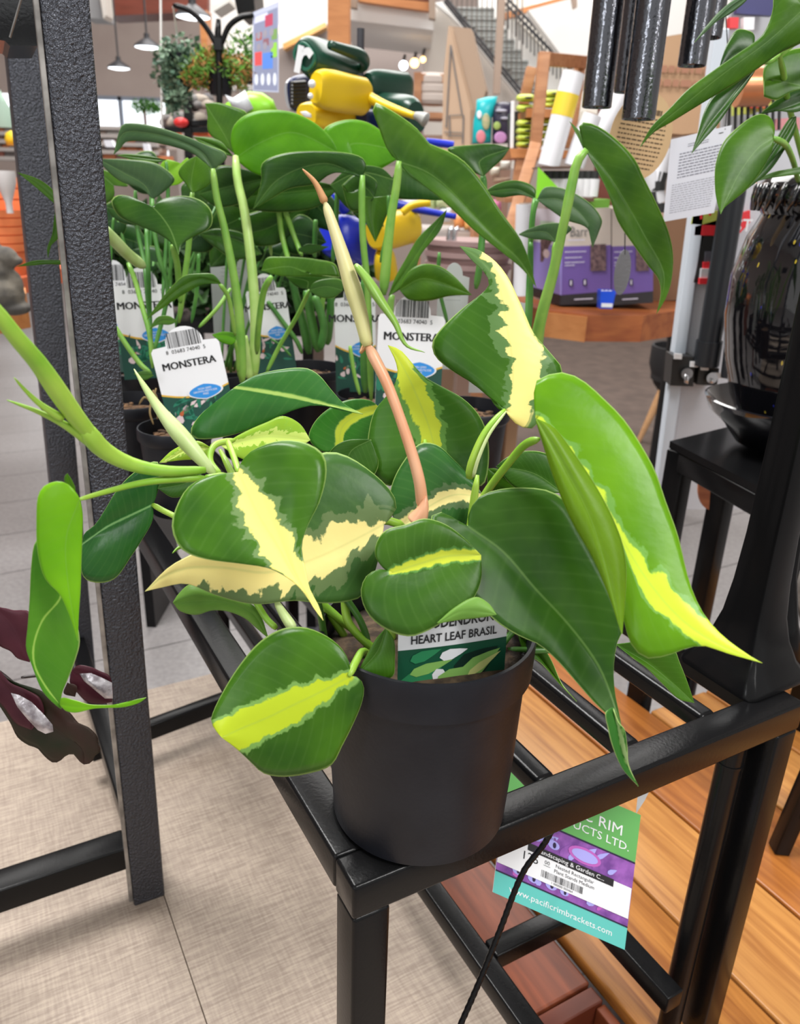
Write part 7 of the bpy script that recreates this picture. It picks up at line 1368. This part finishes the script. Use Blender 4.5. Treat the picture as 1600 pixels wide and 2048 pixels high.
A_, u_, v_, d_ = canbody(g1, (435, 378), (705, 440), 1.9, 2.05, 118, 92, -.75, DG, face=DGf)
xr_ = (Vector((1, 0, 0)) - d_ * d_.x).normalized(); P = Plate(A_ - d_ * .008, xr_, (-d_).cross(xr_))
P.text('r', 0, .0, .1, WHITE, bold=.003, rot=-.25); P.build('logo', g1)
wtube(g1, [(600, 300, 1.9), (690, 330, 1.93), (790, 365, 1.97), (830, 400, 2.0), (825, 440, 2.02), (770, 470, 2.05)], [.009, .011, .014, .014, .009], DG, 'handle')
y1 = T_('watering_can', 'can', (500, 600), 1.85, 'yellow watering can with long spout, in the middle of the display', 'watering can', 'watering cans on the display')
canbody(y1, (505, 585), (840, 650), 1.85, 1.98, 68, 108, -.1, YL)
wtube(y1, [(860, 650, 1.96), (960, 700, 1.94), (1080, 745, 1.92), (1170, 775, 1.9)], [.012, .0085, .007, .0065], YL, 'spout'); wtube(y1, [(1165, 768, 1.9), (1205, 782, 1.895), (1240, 800, 1.89)], [.007, .013, .015], GR, 'rose')
MB().ball(tp('can', (480, 560), 1.84), .008, WHITE, 6).build('stud', WHITE, y1); MB().ball(tp('can', (470, 640), 1.84), .006, WHITE, 6).build('stud', WHITE, y1)
y2 = T_('watering_can', 'can', (430, 760), 1.95, 'lower yellow watering can half hidden behind the monstera leaves', 'watering can', 'watering cans on the display')
canbody(y2, (440, 770), (740, 800), 1.9, 2.05, 95, 80, 0, YL); blob(y2, 'white_label', 'can', [(400, 745), (440, 740), (475, 760), (478, 785), (430, 780)], 1.88, .004, WHITE)
bk = T_('watering_can', 'can', (330, 620), 2.1, 'black ribbed watering can with pale rim at the left of the display', 'watering can', 'watering cans on the display')
canbody(bk, (325, 640), (480, 610), 2.02, 2.12, 36, 92, .1, mat('rim_pale', (.6, .6, .62), .4)); canbody(bk, (345, 635), (520, 600), 2.0, 2.12, 38, 96, .1, NB)
for k in range(7): wtube(bk, [(345, 560 + k * 24, 1.985), (430, 553 + k * 24, 2.03)], .006, BC, 'rib')
g2 = T_('watering_can', 'can', (1000, 570), 2.1, 'dark green watering can right of the pole, behind the yellow spout', 'watering can', 'watering cans on the display')
canbody(g2, (850, 570), (1120, 590), 2.1, 2.2, 60, 88, 0, DG)
g3 = T_('watering_can', 'can', (1120, 760), 2.0, 'round dark green watering can lowest at right, under the yellow spout', 'watering can', 'watering cans on the display')
canbody(g3, (1180, 780), (900, 740), 2.0, 2.15, 75, 110, .3, DG)
b1_ = T_('watering_can', 'can', (880, 790), 2.0, 'navy watering can peeking beside the yellow cans above the leaves', 'watering can', 'watering cans on the display')
canbody(b1_, (800, 800), (960, 830), 2.0, 2.1, 60, 70, 0, NB); wtube(b1_, [(1240, 945, 2.2), (1330, 955, 2.2), (1425, 968, 2.2)], .009, BLU2, 'spout')
b2_ = T_('watering_can', 'can', (700, 1600), 1.95, 'royal blue watering can low behind the stems, with long blue spout', 'watering can', 'watering cans on the display')
canbody(b2_, (600, 1560), (900, 1640), 1.95, 2.05, 140, 130, 0, BLU2); wtube(b2_, [(900, 1400, 2.0), (1040, 1365, 1.98), (1200, 1400, 1.96), (1440, 1445, 1.94)], [.012, .0105, .009, .006], BLU2, 'spout'); wtube(b2_, [(530, 1450, 1.9), (560, 1350, 1.9), (640, 1330, 1.92), (700, 1400, 1.95)], .012, BLU2, 'handle')
y3 = T_('watering_can', 'can', (1000, 1500), 1.9, 'yellow watering can low behind the stems and centre tag', 'watering can', 'watering cans on the display')
canbody(y3, (900, 1560), (1150, 1500), 1.88, 2.0, 95, 110, .2, YL); canbody(y3, (960, 1680), (980, 1850), 1.9, 1.92, 70, 90, 0, YL, name='neck'); wtube(y3, [(1080, 1420, 1.9), (1150, 1370, 1.9), (1270, 1350, 1.9)], .008, YL, 'handle')
g4 = T_('watering_can', 'can', (620, 1400), 2.2, 'dark green watering can hanging low behind the leaf stems', 'watering can', 'watering cans on the display')
canbody(g4, (560, 1560), (760, 1660), 2.3, 2.4, 90, 80, 0, NB)
gs = T_('bag_shelf_base', 'st', (550, 870), 3.6, 'low brown cabinet under the teal and dark soil bags', 'cabinet', z=0)
c0_ = tp('st', (420, 856), 3.58); c1_ = tp('st', (668, 856), 3.58)
MB().box(((c0_.x + c1_.x) / 2, 3.7, c0_.z / 2 - .003), (c1_.x - c0_.x, .24, c0_.z - .006), None).build('body', mat('goods_brown', (.32, .2, .15), .6), gs)

rg = MB().box((1.9, 6.6, .006), (3.4, 5.2, .012)).build('floor_shade_sheet', mat('floor_shade_brown', (.085, .06, .05), .8, 0, (.12, .085, .07), 8), label='added dark brown sheet for shaded floor beyond the wooden bench, behind the planter', category='shade sheet')  # thin sheet whose dark colour stands in for shade and reflections on the floor

pb_ = thing('foliage_display', Vector((at(400, 640, 2.2).x, 2.35, 0)), 'dense dark green foliage plants on a black table behind the monsteras', 'plant display')
zt_ = at(400, 640, 2.2).z; xa_, xb_ = at(200, 640, 2.2).x, at(640, 640, 2.2).x
MB().box(((xa_ + xb_) / 2, 2.4, zt_ - .02), (xb_ - xa_, .4, .03), None).build('table_top', BLACK, pb_)
for x_ in (xa_ + .04, xb_ - .04): MB().box((x_, 2.4, (zt_ - .036) / 2), (.03, .3, zt_ - .036), None).build('leg', BLACK, pb_)
foliage(pb_, 'foliage', [(Vector((xa_ + (xb_ - xa_) * k / 5, 2.4, zt_ + .12 + .03 * (k % 2))), (.11, .12, .13)) for k in range(6)], 2600, .07, mat('foliage_shade', (.02, .06, .012), .5), 9, .55, mat('foliage_mid_shade', (.05, .13, .03), .5))
